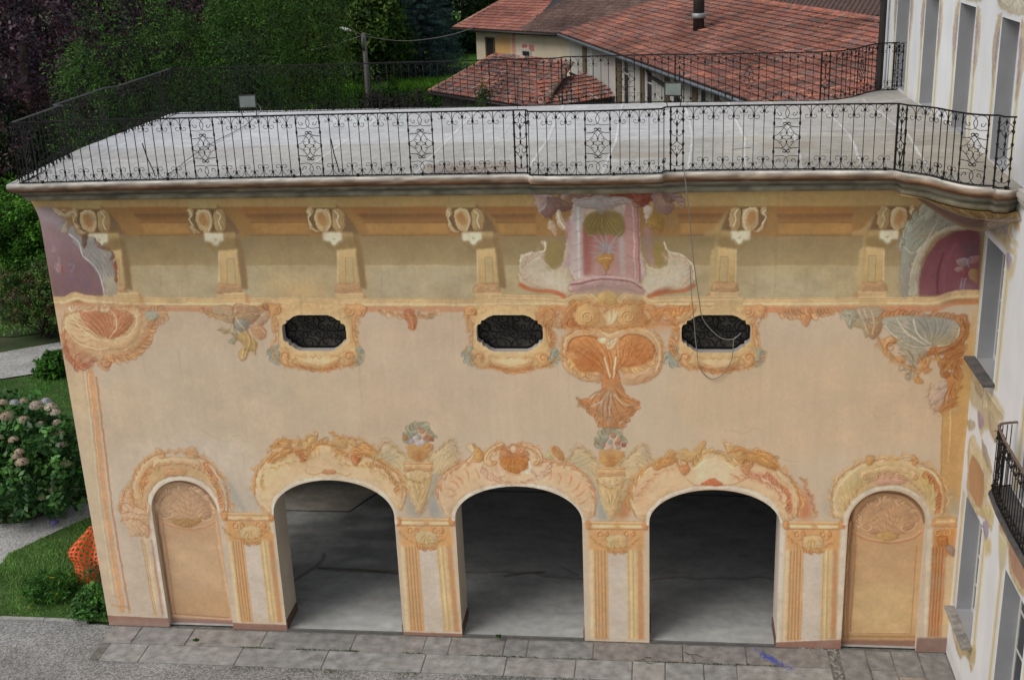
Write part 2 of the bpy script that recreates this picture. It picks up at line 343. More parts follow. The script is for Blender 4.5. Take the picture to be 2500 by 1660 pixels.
OPS_W = '''
P|bba48a,0.4,14,1|-2242 1340 806 0 -20 -492 -786 -10
P|c0a686,0.4,14,1|-2144 1016 1168 94 144 -254 -1268 -106
P|c4a078,0.4,14,1|46 1116 858 84 52 -320 -694 -94
P|bfa082,0.35,14,1|-964 1274 618 -14 -86 -330 -642 -42
P|bcab95,0.6,14,1|-2100 750 600 10 -2 -656 -556 -18
P|baaa98,0.6,14,1|-2120 510 178 4 6 -464 -180 14
G|bfa68a,bca994,0.6,8,0,270|-2316 504 3310 74 44 -570 -3274 -130
G|bc9f84,b99c7c,0.25,8,0,270|-2226 1332 3260 14 -16 -146 -3252 -12
P|u,1,1,0|-2288 1730 3386 -24 32 -352 -3402 4
G|u,9c8458,1,1,0,270|-1966 1608 2760 -22 6 -100 -2782 16
P|l,1,1.2,0|-1974 1502 2788 -16 8 -124 -2818 4
G|a5864e,b08c54,1,1,0,270|-2246 1784 3352 -32 6 -70 -3370 32
P|t,1,1,0|-2258 1718 3140 -32 8 -102 -3166 28
P|9a6534,0.9,1,0|-1868 1712 222 -2 -2 -18 -224 2
G|74502f,9a6838,0.95,1,0,270|-1860 1688 212 0 -4 -30 -182 2
L|d,1.3,0.6,0.8,0,0|-1860 1688 212 0
L|5e4228,1.5,0.7,0.8,0,0|-1842 1658 190 -2
P|a97a40,0.8,1.5,0|-1836 1656 182 -2 -4 -36 -166 0
L|6e5434,1.6,0.7,0.8,0,0|-1852 1610 192 0
L|c9ad78,1.2,0.35,1.2,0,0|-1868 1498 194 0
P|8c744c,0.45,4,0|-1852 1606 192 -2 -4 -32 -194 2
P|9a6534,0.9,1,0|-1464 1708 248 -2 -2 -18 -248 0
G|74502f,9a6838,0.95,1,0,270|-1454 1684 236 0 -2 -30 -210 2
L|d,1.3,0.6,0.8,0,0|-1454 1684 236 0
L|5e4228,1.5,0.7,0.8,0,0|-1436 1654 216 -2
P|a97a40,0.8,1.5,0|-1430 1652 208 -2 -2 -36 -194 2
L|6e5434,1.6,0.7,0.8,0,0|-1444 1608 218 -2
L|c9ad78,1.2,0.35,1.2,0,0|-1458 1496 222 0
P|8c744c,0.45,4,0|-1446 1602 220 -2 -2 -30 -220 2
P|9a6534,0.9,1,0|-1062 1702 334 -2 -2 -18 -334 2
G|74502f,9a6838,0.95,1,0,270|-1052 1680 322 -2 -2 -30 -294 4
L|d,1.3,0.6,0.8,0,0|-1052 1680 322 -2
L|5e4228,1.5,0.7,0.8,0,0|-1032 1650 300 -2
P|a97a40,0.8,1.5,0|-1026 1648 294 -4 -2 -34 -280 2
L|6e5434,1.6,0.7,0.8,0,0|-1040 1604 306 -2
L|c9ad78,1.2,0.35,1.2,0,0|-1048 1494 308 0
P|8c744c,0.45,4,0|-1040 1600 306 -4 -2 -30 -306 2
P|9a6534,0.9,1,0|-602 1698 172 0 0 -18 -172 0
G|74502f,9a6838,0.95,1,0,270|-590 1674 158 0 0 -28 -132 2
L|d,1.3,0.6,0.8,0,0|-590 1674 158 0
L|5e4228,1.5,0.7,0.8,0,0|-570 1646 138 -2
P|a97a40,0.8,1.5,0|-564 1642 132 0 -2 -36 -118 2
L|6e5434,1.6,0.7,0.8,0,0|-576 1600 142 -2
L|c9ad78,1.2,0.35,1.2,0,0|-580 1492 142 0
P|8c744c,0.45,4,0|-576 1596 142 -2 0 -30 -144 0
P|9a6534,0.9,1,0|42 1690 150 0 2 -18 -152 0
G|74502f,9a6838,0.95,1,0,270|46 1668 148 0 0 -28 -140 2
L|d,1.3,0.6,0.8,0,0|46 1668 148 0
L|5e4228,1.5,0.7,0.8,0,0|52 1640 142 -2
P|a97a40,0.8,1.5,0|54 1636 140 0 0 -34 -136 0
L|6e5434,1.6,0.7,0.8,0,0|52 1594 142 0
L|c9ad78,1.2,0.35,1.2,0,0|52 1488 144 0
P|8c744c,0.45,4,0|52 1590 142 0 2 -30 -144 0
P|9a6534,0.9,1,0|370 1686 244 0 2 -18 -246 2
G|74502f,9a6838,0.95,1,0,270|372 1664 244 0 0 -28 -238 2
L|d,1.3,0.6,0.8,0,0|372 1664 244 0
L|5e4228,1.5,0.7,0.8,0,0|378 1636 238 -2
P|a97a40,0.8,1.5,0|378 1634 240 -2 0 -34 -236 2
L|6e5434,1.6,0.7,0.8,0,0|378 1592 242 -2
L|c9ad78,1.2,0.35,1.2,0,0|382 1488 242 -2
P|8c744c,0.45,4,0|378 1588 242 -2 2 -30 -242 2
P|9a6534,0.9,1,0|808 1682 74 0 2 -16 -76 -2
G|74502f,9a6838,0.95,1,0,270|812 1660 72 0 2 -26 -68 0
L|d,1.3,0.6,0.8,0,0|812 1660 72 0
L|5e4228,1.5,0.7,0.8,0,0|816 1632 70 0
P|a97a40,0.8,1.5,0|818 1630 68 -2 4 -32 -66 0
L|6e5434,1.6,0.7,0.8,0,0|820 1588 70 0
L|c9ad78,1.2,0.35,1.2,0,0|826 1484 72 0
P|8c744c,0.45,4,0|820 1584 70 0 2 -30 -70 0
P|a8a088,0.3,9,0|-1854 1488 436 -2 -14 -114 -438 2
P|a8a088,0.3,9,0|-1018 1492 362 -2 -6 -118 -364 0
P|a8a088,0.3,9,0|284 1446 250 0 4 -76 -252 0
P|bfa070,0.3,8,0|-1422 1454 252 -2 -6 -80 -256 0
P|c79a5c,0.3,6,0|-1330 1428 142 0 -4 -48 -142 0
L|b,1.0,0.22,1.5,0,0|-1788 1490 -16 -114
L|b,1.0,0.22,1.5,0,0|-1708 1490 -14 -114
L|b,1.0,0.22,1.5,0,0|-1356 1488 -10 -112
L|b,1.0,0.22,1.5,0,0|-1276 1488 -12 -112
L|b,1.0,0.22,1.5,0,0|-978 1486 -10 -110
L|b,1.0,0.22,1.5,0,0|-702 1484 -6 -110
L|b,1.0,0.22,1.5,0,0|-400 1484 -4 -110
L|b,1.0,0.22,1.5,0,0|160 1480 2 -108
L|b,1.0,0.22,1.5,0,0|304 1480 4 -108
L|b,1.0,0.22,1.5,0,0|476 1480 4 -108
L|b,1.0,0.22,1.5,0,0|576 1478 4 -106
P|ab9058,1,0.8,0|-2076 1746 106 0 -6 -38 -106 0
L|d,1.4,0.7,0.6,0,0|-2082 1708 106 -2
P|6e5436,0.9,1,0|-2082 1706 112 0 30 -26 24 -40 -10 -28 -52 6 -60 0 -34 -2 -20 26
P|785c3c,0.95,1,0|-1974 1724 30 -40 40 -66 -20 -36 -34 18 -14 98
P|8c7048,0.92,1.2,0|-1958 1600 52 18 6 -94 -6 -118 -20 6 2 136 -6 34
P|84683e,0.85,2,1|-2026 1584 98 16 0 -40 -38 -16 -36 4
R|c4a673,3,1,1|-2084 1706 18 0 0 -20 -18 -14 6 -20 14 -22 16 -10 -24 -2 -16 26 0 32
R|d0b07a,5,1,1|-2054 1698 26 8 24 -8 6 -28 -10 -36 -20 -14 -24 10 -10 28
P|a8703c,0.8,1.2,1|-2050 1680 20 14 10 -20 0 -24 -14 -10 -14 16
R|b4955f,5,1,1|-1990 1698 26 8 16 -20 -4 -40 -20 -24 -22 6 -6 30
L|d9cba6,1.6,0.9,0.8,1,0|-1980 1698 12 -18 -10 -20 6 -26
L|d9cba6,1.5,0.8,0.8,1,0|-2054 1692 24 10 22 -12 0 -32 -16 -32
L|4d3c28,1.8,0.6,0.8,1,0|-1996 1698 -2 -40 -14 -34
L|e2d4b0,1.6,0.9,0.8,1,0|-2082 1698 8 -12 -12 -18 10 -22
P|ad8e58,0.85,1.4,0|-2034 1620 110 0 -2 -72 -70 0 -30 26
P|84663e,0.8,1.6,0|-1926 1600 18 0 4 -76 -4 -112 -22 0 4 136
P|7c6038,0.6,3,1|-2030 1584 102 14 0 -36 -38 -14 -40 8
G|cba96e,b59158,1,1,0,270|-1996 1552 72 8 -14 -148 -78 0
P|b39a6a,0.8,1,0|-1970 1524 30 0 -10 -96 -30 0
L|d,1,0.5,0.6,0,0|-1970 1524 30 0 -10 -96 -30 0 10 96
L|w,2,0.6,1,0,0|-1996 1548 -18 -130
P|d0c4a2,1,0.7,0|-2040 1618 72 0 -4 -30 -14 -2 -4 -10 -14 -6 -10 6 -2 10 -26 2
P|978a6c,0.7,0.6,0|-2042 1588 26 -2 2 -10 10 -6 18 16 14 2 2 -6 -16 -2 -16 -16 -16 12 -2 6
L|8a7a58,1.2,0.8,0.8,1,0|-2004 1600 2 -8 6 4
R|j,4,1,1|-2022 1416 14 14 30 -4 32 2 14 -4 2 -18 -4 -14 -92 0
G|e,c29a66,1,0.7,0,270|-2028 1390 106 2 -4 -38 -106 -2
L|a07845,1,0.6,0.5,0,0|-2030 1382 108 0
L|a07845,1,0.6,0.5,0,0|-2032 1374 110 0
P|b07a48,0.7,1,0|-1922 1392 14 -16 -2 -28 -16 6
P|ab9058,1,0.8,0|-1650 1744 104 -2 -4 -36 -104 0
L|d,1.4,0.7,0.6,0,0|-1654 1706 104 -2
P|6e5436,0.9,1,0|-1654 1704 110 -2 30 -24 24 -40 -8 -28 -52 6 -58 0 -34 0 -20 24
P|785c3c,0.95,1,0|-1550 1722 32 -40 40 -64 -18 -36 -32 16 -18 96
P|8c7048,0.92,1.2,0|-1528 1598 50 20 8 -94 -2 -116 -20 4 -2 134 -8 36
P|84683e,0.85,2,1|-1596 1582 96 16 0 -40 -36 -16 -34 6
R|c4a673,3,1,1|-1656 1704 18 0 0 -20 -16 -14 6 -20 14 -22 16 -10 -24 -2 -16 26 0 32
R|d0b07a,5,1,1|-1626 1696 24 8 24 -8 8 -30 -10 -32 -18 -16 -24 10 -10 28
P|a8703c,0.8,1.2,1|-1620 1678 16 14 10 -20 2 -24 -12 -8 -16 14
R|b4955f,5,1,1|-1562 1696 24 8 14 -20 -2 -40 -18 -24 -22 8 -6 28
L|d9cba6,1.6,0.9,0.8,1,0|-1554 1694 12 -16 -10 -20 8 -26
L|d9cba6,1.5,0.8,0.8,1,0|-1626 1690 24 10 20 -12 2 -32 -14 -32
L|4d3c28,1.8,0.6,0.8,1,0|-1570 1696 0 -40 -14 -34
L|e2d4b0,1.6,0.9,0.8,1,0|-1654 1696 8 -12 -10 -18 10 -22
P|ad8e58,0.85,1.4,0|-1604 1618 108 0 -2 -72 -68 2 -30 26
P|84663e,0.8,1.6,0|-1500 1598 20 0 6 -74 0 -110 -22 0 -2 132
P|7c6038,0.6,3,1|-1600 1584 100 14 2 -36 -38 -14 -38 8
G|cba96e,b59158,1,1,0,270|-1564 1552 68 6 -8 -144 -76 0
P|b39a6a,0.8,1,0|-1538 1524 28 0 -6 -96 -30 0
L|d,1,0.5,0.6,0,0|-1538 1524 28 0 -6 -96 -30 0 8 96
L|w,2,0.6,1,0,0|-1564 1548 -14 -128
P|d0c4a2,1,0.7,0|-1610 1618 70 -2 -2 -28 -14 -2 -4 -12 -12 -4 -12 6 -2 8 -24 2
P|978a6c,0.7,0.6,0|-1610 1586 24 -2 2 -8 12 -6 16 16 14 2 0 -6 -14 -2 -14 -16 -16 12 -2 4
L|8a7a58,1.2,0.8,0.8,1,0|-1574 1598 2 -8 6 4
R|j,4,1,1|-1586 1416 14 16 28 -6 32 2 14 -4 4 -16 -4 -14 -90 0
G|e,c29a66,1,0.7,0,270|-1592 1392 106 2 -4 -40 -104 0
L|a07845,1,0.6,0.5,0,0|-1592 1384 106 0
L|a07845,1,0.6,0.5,0,0|-1594 1376 106 0
P|b07a48,0.7,1,0|-1486 1394 14 -16 -2 -28 -16 4
P|ab9058,1,0.8,0|-1222 1740 102 0 -4 -38 -102 2
L|d,1.4,0.7,0.6,0,0|-1226 1702 102 0
P|6e5436,0.9,1,0|-1224 1702 106 -2 30 -24 24 -40 -8 -28 -48 6 -56 0 -34 0 -20 24
P|785c3c,0.95,1,0|-1124 1720 32 -40 42 -64 -18 -36 -32 18 -20 94
P|8c7048,0.92,1.2,0|-1100 1598 48 18 12 -92 2 -116 -20 6 -6 132 -10 34
P|84683e,0.85,2,1|-1164 1580 92 18 2 -40 -34 -16 -34 4
R|c4a673,3,1,1|-1228 1702 18 0 2 -20 -18 -14 8 -20 14 -22 16 -8 -22 -2 -18 24 0 32
R|d0b07a,5,1,1|-1198 1694 24 8 24 -10 6 -28 -6 -32 -18 -14 -24 8 -10 28
P|a8703c,0.8,1.2,1|-1192 1676 16 14 12 -20 2 -24 -12 -8 -16 14
R|b4955f,5,1,1|-1136 1692 22 10 16 -20 0 -40 -16 -24 -22 8 -8 28
L|d9cba6,1.6,0.9,0.8,1,0|-1128 1692 12 -16 -8 -20 8 -24
L|d9cba6,1.5,0.8,0.8,1,0|-1196 1688 22 10 20 -12 4 -32 -14 -30
L|4d3c28,1.8,0.6,0.8,1,0|-1142 1692 0 -38 -12 -34
L|e2d4b0,1.6,0.9,0.8,1,0|-1226 1694 10 -12 -10 -18 10 -22
P|ad8e58,0.85,1.4,0|-1174 1618 104 -2 2 -70 -66 0 -30 26
P|84663e,0.8,1.6,0|-1070 1598 18 -2 8 -72 4 -110 -22 0 -6 132
P|7c6038,0.6,3,1|-1168 1582 96 14 2 -36 -34 -14 -38 10
G|cba96e,b59158,1,1,0,270|-1134 1552 68 6 -4 -144 -72 2
P|b39a6a,0.8,1,0|-1106 1524 26 0 -2 -94 -30 0
L|d,1,0.5,0.6,0,0|-1106 1524 26 0 -2 -94 -30 0 6 94
L|w,2,0.6,1,0,0|-1132 1546 -10 -126
P|d0c4a2,1,0.7,0|-1180 1616 68 0 0 -30 -14 -2 -4 -10 -12 -6 -10 6 -2 10 -26 2
P|978a6c,0.7,0.6,0|-1180 1586 26 -2 2 -10 10 -6 16 16 14 2 0 -6 -14 -2 -14 -16 -16 12 -2 6
L|8a7a58,1.2,0.8,0.8,1,0|-1144 1596 2 -6 6 4
R|j,4,1,1|-1150 1418 14 14 28 -4 30 2 14 -4 4 -16 -4 -16 -88 0
G|e,c29a66,1,0.7,0,270|-1154 1394 102 2 -2 -40 -102 0
L|a07845,1,0.6,0.5,0,0|-1156 1384 104 2
L|a07845,1,0.6,0.5,0,0|-1156 1376 104 2
P|b07a48,0.7,1,0|-1052 1396 14 -16 -2 -30 -14 6
P|ab9058,1,0.8,0|-734 1736 100 -2 -2 -36 -100 2
L|d,1.4,0.7,0.6,0,0|-736 1698 100 -2
P|6e5436,0.9,1,0|-734 1696 104 0 30 -24 26 -40 -8 -26 -48 6 -54 0 -34 -2 -20 24
P|785c3c,0.95,1,0|-636 1714 30 -38 44 -64 -16 -34 -32 16 -22 94
P|8c7048,0.92,1.2,0|-610 1594 48 18 14 -90 6 -114 -20 6 -10 130 -10 34
P|84683e,0.85,2,1|-670 1578 88 16 4 -38 -34 -16 -32 4
R|c4a673,3,1,1|-736 1698 16 0 2 -20 -16 -14 8 -18 14 -22 16 -10 -22 -2 -16 26 -4 30
R|d0b07a,5,1,1|-708 1690 22 8 24 -10 8 -26 -6 -34 -16 -14 -24 8 -10 28
P|a8703c,0.8,1.2,1|-702 1672 16 14 10 -20 4 -24 -12 -8 -14 14
R|b4955f,5,1,1|-648 1688 22 8 16 -18 0 -40 -14 -22 -22 6 -8 28
L|d9cba6,1.6,0.9,0.8,1,0|-640 1688 12 -16 -6 -20 8 -24
L|d9cba6,1.5,0.8,0.8,1,0|-706 1684 20 10 20 -12 6 -32 -14 -30
L|4d3c28,1.8,0.6,0.8,1,0|-654 1688 2 -38 -10 -32
L|e2d4b0,1.6,0.9,0.8,1,0|-734 1690 8 -12 -8 -18 10 -22
P|ad8e58,0.85,1.4,0|-682 1614 102 0 4 -70 -64 0 -30 26
P|84663e,0.8,1.6,0|-580 1594 18 0 10 -72 8 -108 -22 0 -10 130
P|7c6038,0.6,3,1|-676 1580 94 14 4 -36 -34 -14 -38 10
G|cba96e,b59158,1,1,0,270|-640 1550 66 6 2 -142 -72 0
P|b39a6a,0.8,1,0|-612 1522 26 0 0 -94 -28 0
L|d,1,0.5,0.6,0,0|-612 1522 26 0 0 -94 -28 0 2 94
L|w,2,0.6,1,0,0|-638 1544 -4 -124
P|d0c4a2,1,0.7,0|-688 1612 68 0 0 -28 -14 -2 -4 -10 -10 -6 -12 6 -2 8 -24 2
P|978a6c,0.7,0.6,0|-686 1582 24 -2 2 -8 12 -6 14 16 14 2 0 -6 -12 -2 -14 -16 -16 12 -2 6
L|8a7a58,1.2,0.8,0.8,1,0|-652 1594 2 -6 6 2
R|j,4,1,1|-650 1418 12 14 26 -4 30 0 14 -4 4 -16 -2 -14 -86 0
G|e,c29a66,1,0.7,0,270|-654 1394 100 2 0 -38 -100 -2
L|a07845,1,0.6,0.5,0,0|-654 1384 100 2
L|a07845,1,0.6,0.5,0,0|-656 1376 102 2
P|b07a48,0.7,1,0|-554 1396 14 -16 0 -28 -14 6
P|6e5e46,0.0,1,0|-1864 1552 -8 -152 -32 0 22 152
P|ab9058,1,0.8,0|336 1726 -94 0 2 -34 92 -2
L|d,1.4,0.7,0.6,0,0|336 1690 -92 0
P|6e5436,0.9,1,0|336 1688 -98 2 -30 -24 -26 -38 6 -26 46 4 52 0 32 0 20 22
P|a98a56,0.8,1.5,0|212 1672 -50 -62 -26 -2 0 -16 48 0
P|b89c66,0.9,1.2,0|176 1550 -16 -8 -8 -76 0 -50 24 0
P|84683e,0.85,2,1|272 1574 -84 18 -4 -38 32 -16 30 4
R|c4a673,3,1,1|338 1688 -16 0 -2 -18 14 -14 -8 -18 -14 -22 -16 -8 22 -2 16 24 4 30
R|d0b07a,5,1,1|310 1682 -20 8 -24 -8 -8 -28 4 -32 16 -14 24 10 10 26
P|a8703c,0.8,1.2,1|304 1666 -14 12 -12 -18 -2 -24 10 -8 14 14
R|b4955f,5,1,1|254 1682 -22 8 -16 -18 0 -38 14 -22 20 6 8 26
L|d9cba6,1.6,0.9,0.8,1,0|246 1682 -12 -16 6 -18 -8 -24
L|d9cba6,1.5,0.8,0.8,1,0|310 1676 -20 10 -20 -10 -6 -32 12 -30
L|4d3c28,1.8,0.6,0.8,1,0|260 1682 -4 -38 10 -32
L|e2d4b0,1.6,0.9,0.8,1,0|336 1680 -10 -10 8 -16 -10 -22
P|ad8e58,0.85,1.4,0|284 1608 -96 2 -6 -68 60 0 30 24
P|b2955e,0.6,1.6,0|188 1592 -16 0 -6 -72 2 -104 8 0 6 126
P|7c6038,0.6,3,1|276 1576 -88 14 -4 -34 32 -14 36 8
G|cba96e,b59158,1,1,0,270|242 1546 -62 8 -6 -138 70 0
P|b39a6a,0.8,1,0|216 1520 -26 0 -2 -90 26 0
L|d,1,0.5,0.6,0,0|216 1520 -26 0 -2 -90 26 0 2 90
L|w,2,0.6,1,0,0|242 1542 0 -122
P|d0c4a2,1,0.7,0|288 1608 -62 0 -2 -28 14 -2 2 -10 12 -6 10 6 2 8 24 2
P|978a6c,0.7,0.6,0|288 1578 -24 -2 -2 -8 -10 -6 -14 16 -14 2 0 -6 12 -2 12 -14 16 10 2 6
L|8a7a58,1.2,0.8,0.8,1,0|256 1590 -4 -6 -4 2
R|j,4,1,1|250 1418 -12 14 -26 -4 -28 2 -14 -4 -4 -16 2 -14 82 0
G|e,c29a66,1,0.7,0,270|252 1394 -94 2 -2 -36 94 -2
L|a07845,1,0.6,0.5,0,0|252 1386 -96 2
L|a07845,1,0.6,0.5,0,0|252 1378 -96 2
P|b07a48,0.7,1,0|158 1396 -14 -14 -2 -28 14 6
P|ab9058,1,0.8,0|808 1722 -90 2 2 -36 90 -2
L|d,1.4,0.7,0.6,0,0|812 1686 -92 0
P|6e5436,0.9,1,0|810 1684 -96 2 -26 -22 -24 -38 6 -26 46 4 50 0 30 0 18 22
P|a98a56,0.8,1.5,0|692 1668 -46 -60 -26 -2 0 -16 46 0
P|b89c66,0.9,1.2,0|660 1550 -14 -8 -4 -76 0 -50 24 0
P|84683e,0.85,2,1|754 1572 -82 18 -4 -38 32 -16 30 4
R|c4a673,3,1,1|812 1686 -14 0 -2 -18 14 -14 -6 -18 -14 -22 -14 -8 20 -2 16 24 2 28
R|d0b07a,5,1,1|786 1678 -20 8 -22 -8 -8 -26 6 -32 16 -14 22 8 10 28
P|a8703c,0.8,1.2,1|780 1662 -14 12 -10 -16 -2 -24 10 -8 14 12
R|b4955f,5,1,1|732 1678 -22 10 -14 -20 0 -36 14 -22 20 6 8 26
L|d9cba6,1.6,0.9,0.8,1,0|724 1678 -12 -16 8 -18 -8 -24
L|d9cba6,1.5,0.8,0.8,1,0|786 1672 -20 10 -18 -10 -4 -30 12 -30
L|4d3c28,1.8,0.6,0.8,1,0|738 1678 -2 -36 10 -32
L|e2d4b0,1.6,0.9,0.8,1,0|810 1678 -8 -12 8 -16 -8 -20
P|ad8e58,0.85,1.4,0|764 1606 -94 2 -4 -66 60 -2 28 24
P|b2955e,0.6,1.6,0|670 1590 -14 0 -4 -70 6 -104 8 0 0 126
P|7c6038,0.6,3,1|758 1574 -86 14 -4 -34 32 -14 34 8
G|cba96e,b59158,1,1,0,270|726 1544 -60 8 -2 -136 68 0
P|b39a6a,0.8,1,0|700 1520 -24 0 2 -90 24 0
L|d,1,0.5,0.6,0,0|700 1520 -24 0 2 -90 24 0 -2 90
L|w,2,0.6,1,0,0|724 1540 6 -118
P|d0c4a2,1,0.7,0|768 1606 -60 0 0 -28 12 -2 2 -10 12 -6 10 6 2 10 22 0
P|978a6c,0.7,0.6,0|768 1576 -22 0 -2 -10 -10 -6 -14 16 -12 2 -2 -6 12 -2 14 -14 14 10 2 6
L|8a7a58,1.2,0.8,0.8,1,0|736 1588 -2 -6 -6 2
R|j,4,1,1|736 1418 -10 14 -26 -4 -28 2 -12 -4 -4 -16 4 -12 78 -2
G|e,c29a66,1,0.7,0,270|740 1396 -92 2 2 -36 90 -2
L|a07845,1,0.6,0.5,0,0|742 1388 -94 0
L|a07845,1,0.6,0.5,0,0|742 1380 -94 2
P|b07a48,0.7,1,0|648 1398 -12 -14 0 -28 14 6
G|8e7476,7a585a,1,2,0,270|-2224 1714 70 4 42 -60 18 -70 30 -58 34 -24 12 -36 4 -82 -196 -6 -10 266
P|9a9094,0.55,8,1|-2214 1712 62 4 28 -30 10 -40 -32 -16 -24 28 -34 12
P|704e50,0.5,14,0|-2178 1554 90 0 46 -84 0 -76 -158 -2
R|8c8a88,5,1,1|-2160 1624 26 14 18 -20 16 -30 24 -34 18 -36 30 -42 16 -40 6 -46 32 0 14 58 -4 58 10 46 -22 0 -26 16 -18 36 -36 -4 -20 22 -20 30 -14 -18 -18 30
L|c9c4bc,2.2,0.85,0.8,1,0|-2112 1618 30 -30 10 -52 36 -36 16 -40 6 -70
P|b0a080,0.8,2,1|-1992 1448 32 10 -8 -68 -38 0
R|b9a888,3,1,1|-2152 1718 24 -14 16 -12 22 12 6 -18 -24 -8 -24 6 -12 12
S|d2c4a0,1.2,0,1,1.6|-2114 1696 14 0
R|a89c84,2.5,1,1|-2142 1624 18 34 14 10 -6 -22 4 -22
R|7a5a4e,2,1,1|-2020 1604 12 -16 20 -18 28 -12 6 -24 -20 -16 14 34 -32 8 -20 16
R|6b4b3a,2,1,1|-2060 1616 16 -10 -16 -42 -10 12
R|8a4a3a,2,1,1|-1962 1506 14 12 -12 -82 -10 12 10 22
L|a8928e,4,0.35,3,1,0|-2180 1572 2 -18 -8 2
L|a8928e,4,0.35,3,1,0|-2182 1506 16 -4 -6 -24 -16 18
L|a8928e,4,0.35,3,1,0|-2132 1506 18 -6 -14 -22
L|a8928e,4,0.35,3,1,0|-2166 1530 -16 -52
L|565a86,5,0.4,3,1,0|-2120 1518 -4 -34
L|565a86,5,0.4,3,1,0|-2082 1448 8 -24 -14 6
L|565a86,5,0.4,3,1,0|-2128 1460 8 -12
L|8a2f38,4,0.5,0.8,1,0|-2160 1498 0 -20
R|8a8f82,6,1,1|790 1382 -10 158 12 28 -10 30 30 40 36 24 4 20 24 -10 10 -12 20 20 32 8 36 -28 50 -24 14 -40 -14 -12 -30 20 -48 2 -54 -26 -34 -52 -18 -60 4 -86
P|947870,0.5,6,0|786 1480 26 0 10 -98 -28 0
R|b0a58a,3,1,1|816 1382 -2 74 16 72 36 52 52 32 58 16 22 -4 2 -14 -66 -10 -46 -26 -34 -52 -10 -54 2 -86
G|68343a,7a444a,1,1.5,0,270|846 1382 0 74 14 60 34 54 52 32 74 8 8 -26 12 -198 -76 -6
P|864854,0.45,12,0|906 1538 76 12 12 -130 -66 -24
L|4a2028,4,0.5,2,1,0|914 1526 -12 -70 4 -66
L|8a4a58,5,0.4,3,1,0|950 1556 -28 -76 6 -84
P|4c3e48,0.6,8,0|972 1556 52 16 8 -70 -44 -12
R|9c9090,3,1,0.75|958 1502 28 12 18 -18 -22 -16 -16 6
R|a06e6a,3,1,0.75|1008 1514 20 4 -4 -22 -20 -6
R|a89088,3,1,0.75|956 1476 20 6 6 -18 -20 -2
R|8a3c40,3,1,0.75|970 1464 22 6 4 -20 -16 -6
R|987c44,3,1,0.75|1000 1462 24 12 6 -48 -16 6
L|8e96a4,2.5,0.6,0.8,1,0|980 1440 -2 -44
L|8e96a4,2.5,0.6,0.8,1,0|992 1440 -6 -44
L|8e96a4,2.5,0.6,0.8,1,0|1000 1480 -8 22 16 12
P|85707a,0.5,6,0|982 1426 44 -6 2 -30 -48 -4
A|9aa08c,11,3,1,0.8|792 1568 8 48 28 34 26 10
R|aeb0a0,4,1,1|844 1656 6 26 18 2 10 -24 -12 -16 -16 -6
L|d0ccb8,1.6,0.5,0.8,1,0|786 1552 34 -24 40 46 28 64
L|d6d0b8,2.4,0.7,0.8,1,0|880 1704 12 -44
L|d6d0b8,2,0.6,0.8,1,0|906 1694 -4 -28
P|8e9488,0.5,8,0|884 1706 86 -12 48 -58 -30 -16 -72 24
R|9a8660,3,1,1|866 1758 24 -8 14 -20 -10 -18 -26 -6
L|6f7468,1.5,0.5,0.8,1,0|832 1580 46 46 48 28 48 -6
L|6f7468,1.5,0.5,0.8,1,0|812 1480 10 48 32 52
A|a58a5c,9,7,1,0.8|888 1740 38 -22 44 -26 36 -32 26 -30
P|7a5a58,0.7,3,0|972 1672 46 -18 18 -40 -8 -36 -24 42
P|8a7048,0.8,3,0|896 1748 114 -10 36 -44 -18 -52 -56 46
L|c4713f,9,0.6,3,1,0|-2228 1344 54 -2 44 16 40 -10 66 -4 100 -6 230 -2 418 0 472 -2 370 0 90 4
L|e,15,1,1,1,0|-2224 1370 54 -2 44 18 40 -12 66 -4 100 -4 228 -2 420 -2 470 -4 368 2 92 2
L|a87c48,1.1,0.75,0.7,1,0|-2220 1382 52 -2 44 18 40 -12 66 -4 98 -6 230 -2 418 -2 470 -2 368 0 92 4
L|b98850,1.1,0.75,0.7,1,0|-2222 1374 52 -2 46 16 40 -10 66 -4 98 -6 230 -2 418 -2 470 -2 368 0 92 4
L|e6d3a4,1.1,0.75,0.7,1,0|-2224 1364 54 -2 44 16 40 -10 66 -4 98 -6 230 -2 418 -2 472 -2 368 2 90 2
L|ad7440,1.1,0.75,0.7,1,0|-2226 1356 54 -2 44 16 40 -12 66 -2 98 -6 230 -2 420 -2 472 -2 368 2 90 2
L|c4713f,10,0.7,3,1,0|-44 1332 88 0 118 0 234 0 344 2 112 2 56 0 40 18 56 6 44 0
L|e,15,1,1,1,0|-44 1360 88 0 118 -2 232 0 344 2 112 2 56 0 40 18 56 6 44 0
L|a87c48,1.1,0.75,0.7,1,0|-44 1370 88 0 118 0 232 0 344 0 112 2 56 2 40 18 56 6 44 -2
L|b98850,1.1,0.75,0.7,1,0|-44 1362 88 0 118 0 232 0 344 0 112 2 56 2 40 18 56 6 44 0
L|e6d3a4,1.1,0.75,0.7,1,0|-44 1354 88 -2 118 0 234 0 342 2 112 0 56 2 42 18 54 6 44 0
L|ad7440,1.1,0.75,0.7,1,0|-44 1346 88 0 118 -2 234 0 342 2 114 2 56 0 40 18 56 6 44 0
G|e,c8a26a,1,0.6,0,270|-1966 1400 82 0 -4 -38 -80 0
L|a07845,1,0.6,0.5,0,0|-1968 1386 84 0
L|a07845,1,0.6,0.5,0,0|-1970 1378 84 0
P|b07a48,0.6,1,0|-1884 1400 16 -20 -4 -28 -16 10
G|e,c8a26a,1,0.6,0,270|-1566 1398 82 0 -4 -38 -78 2
L|a07845,1,0.6,0.5,0,0|-1566 1386 80 0
L|a07845,1,0.6,0.5,0,0|-1568 1378 82 0
P|b07a48,0.6,1,0|-1484 1398 16 -20 -4 -26 -16 8
G|e,c8a26a,1,0.6,0,270|176 1376 90 0 2 -34 -94 0
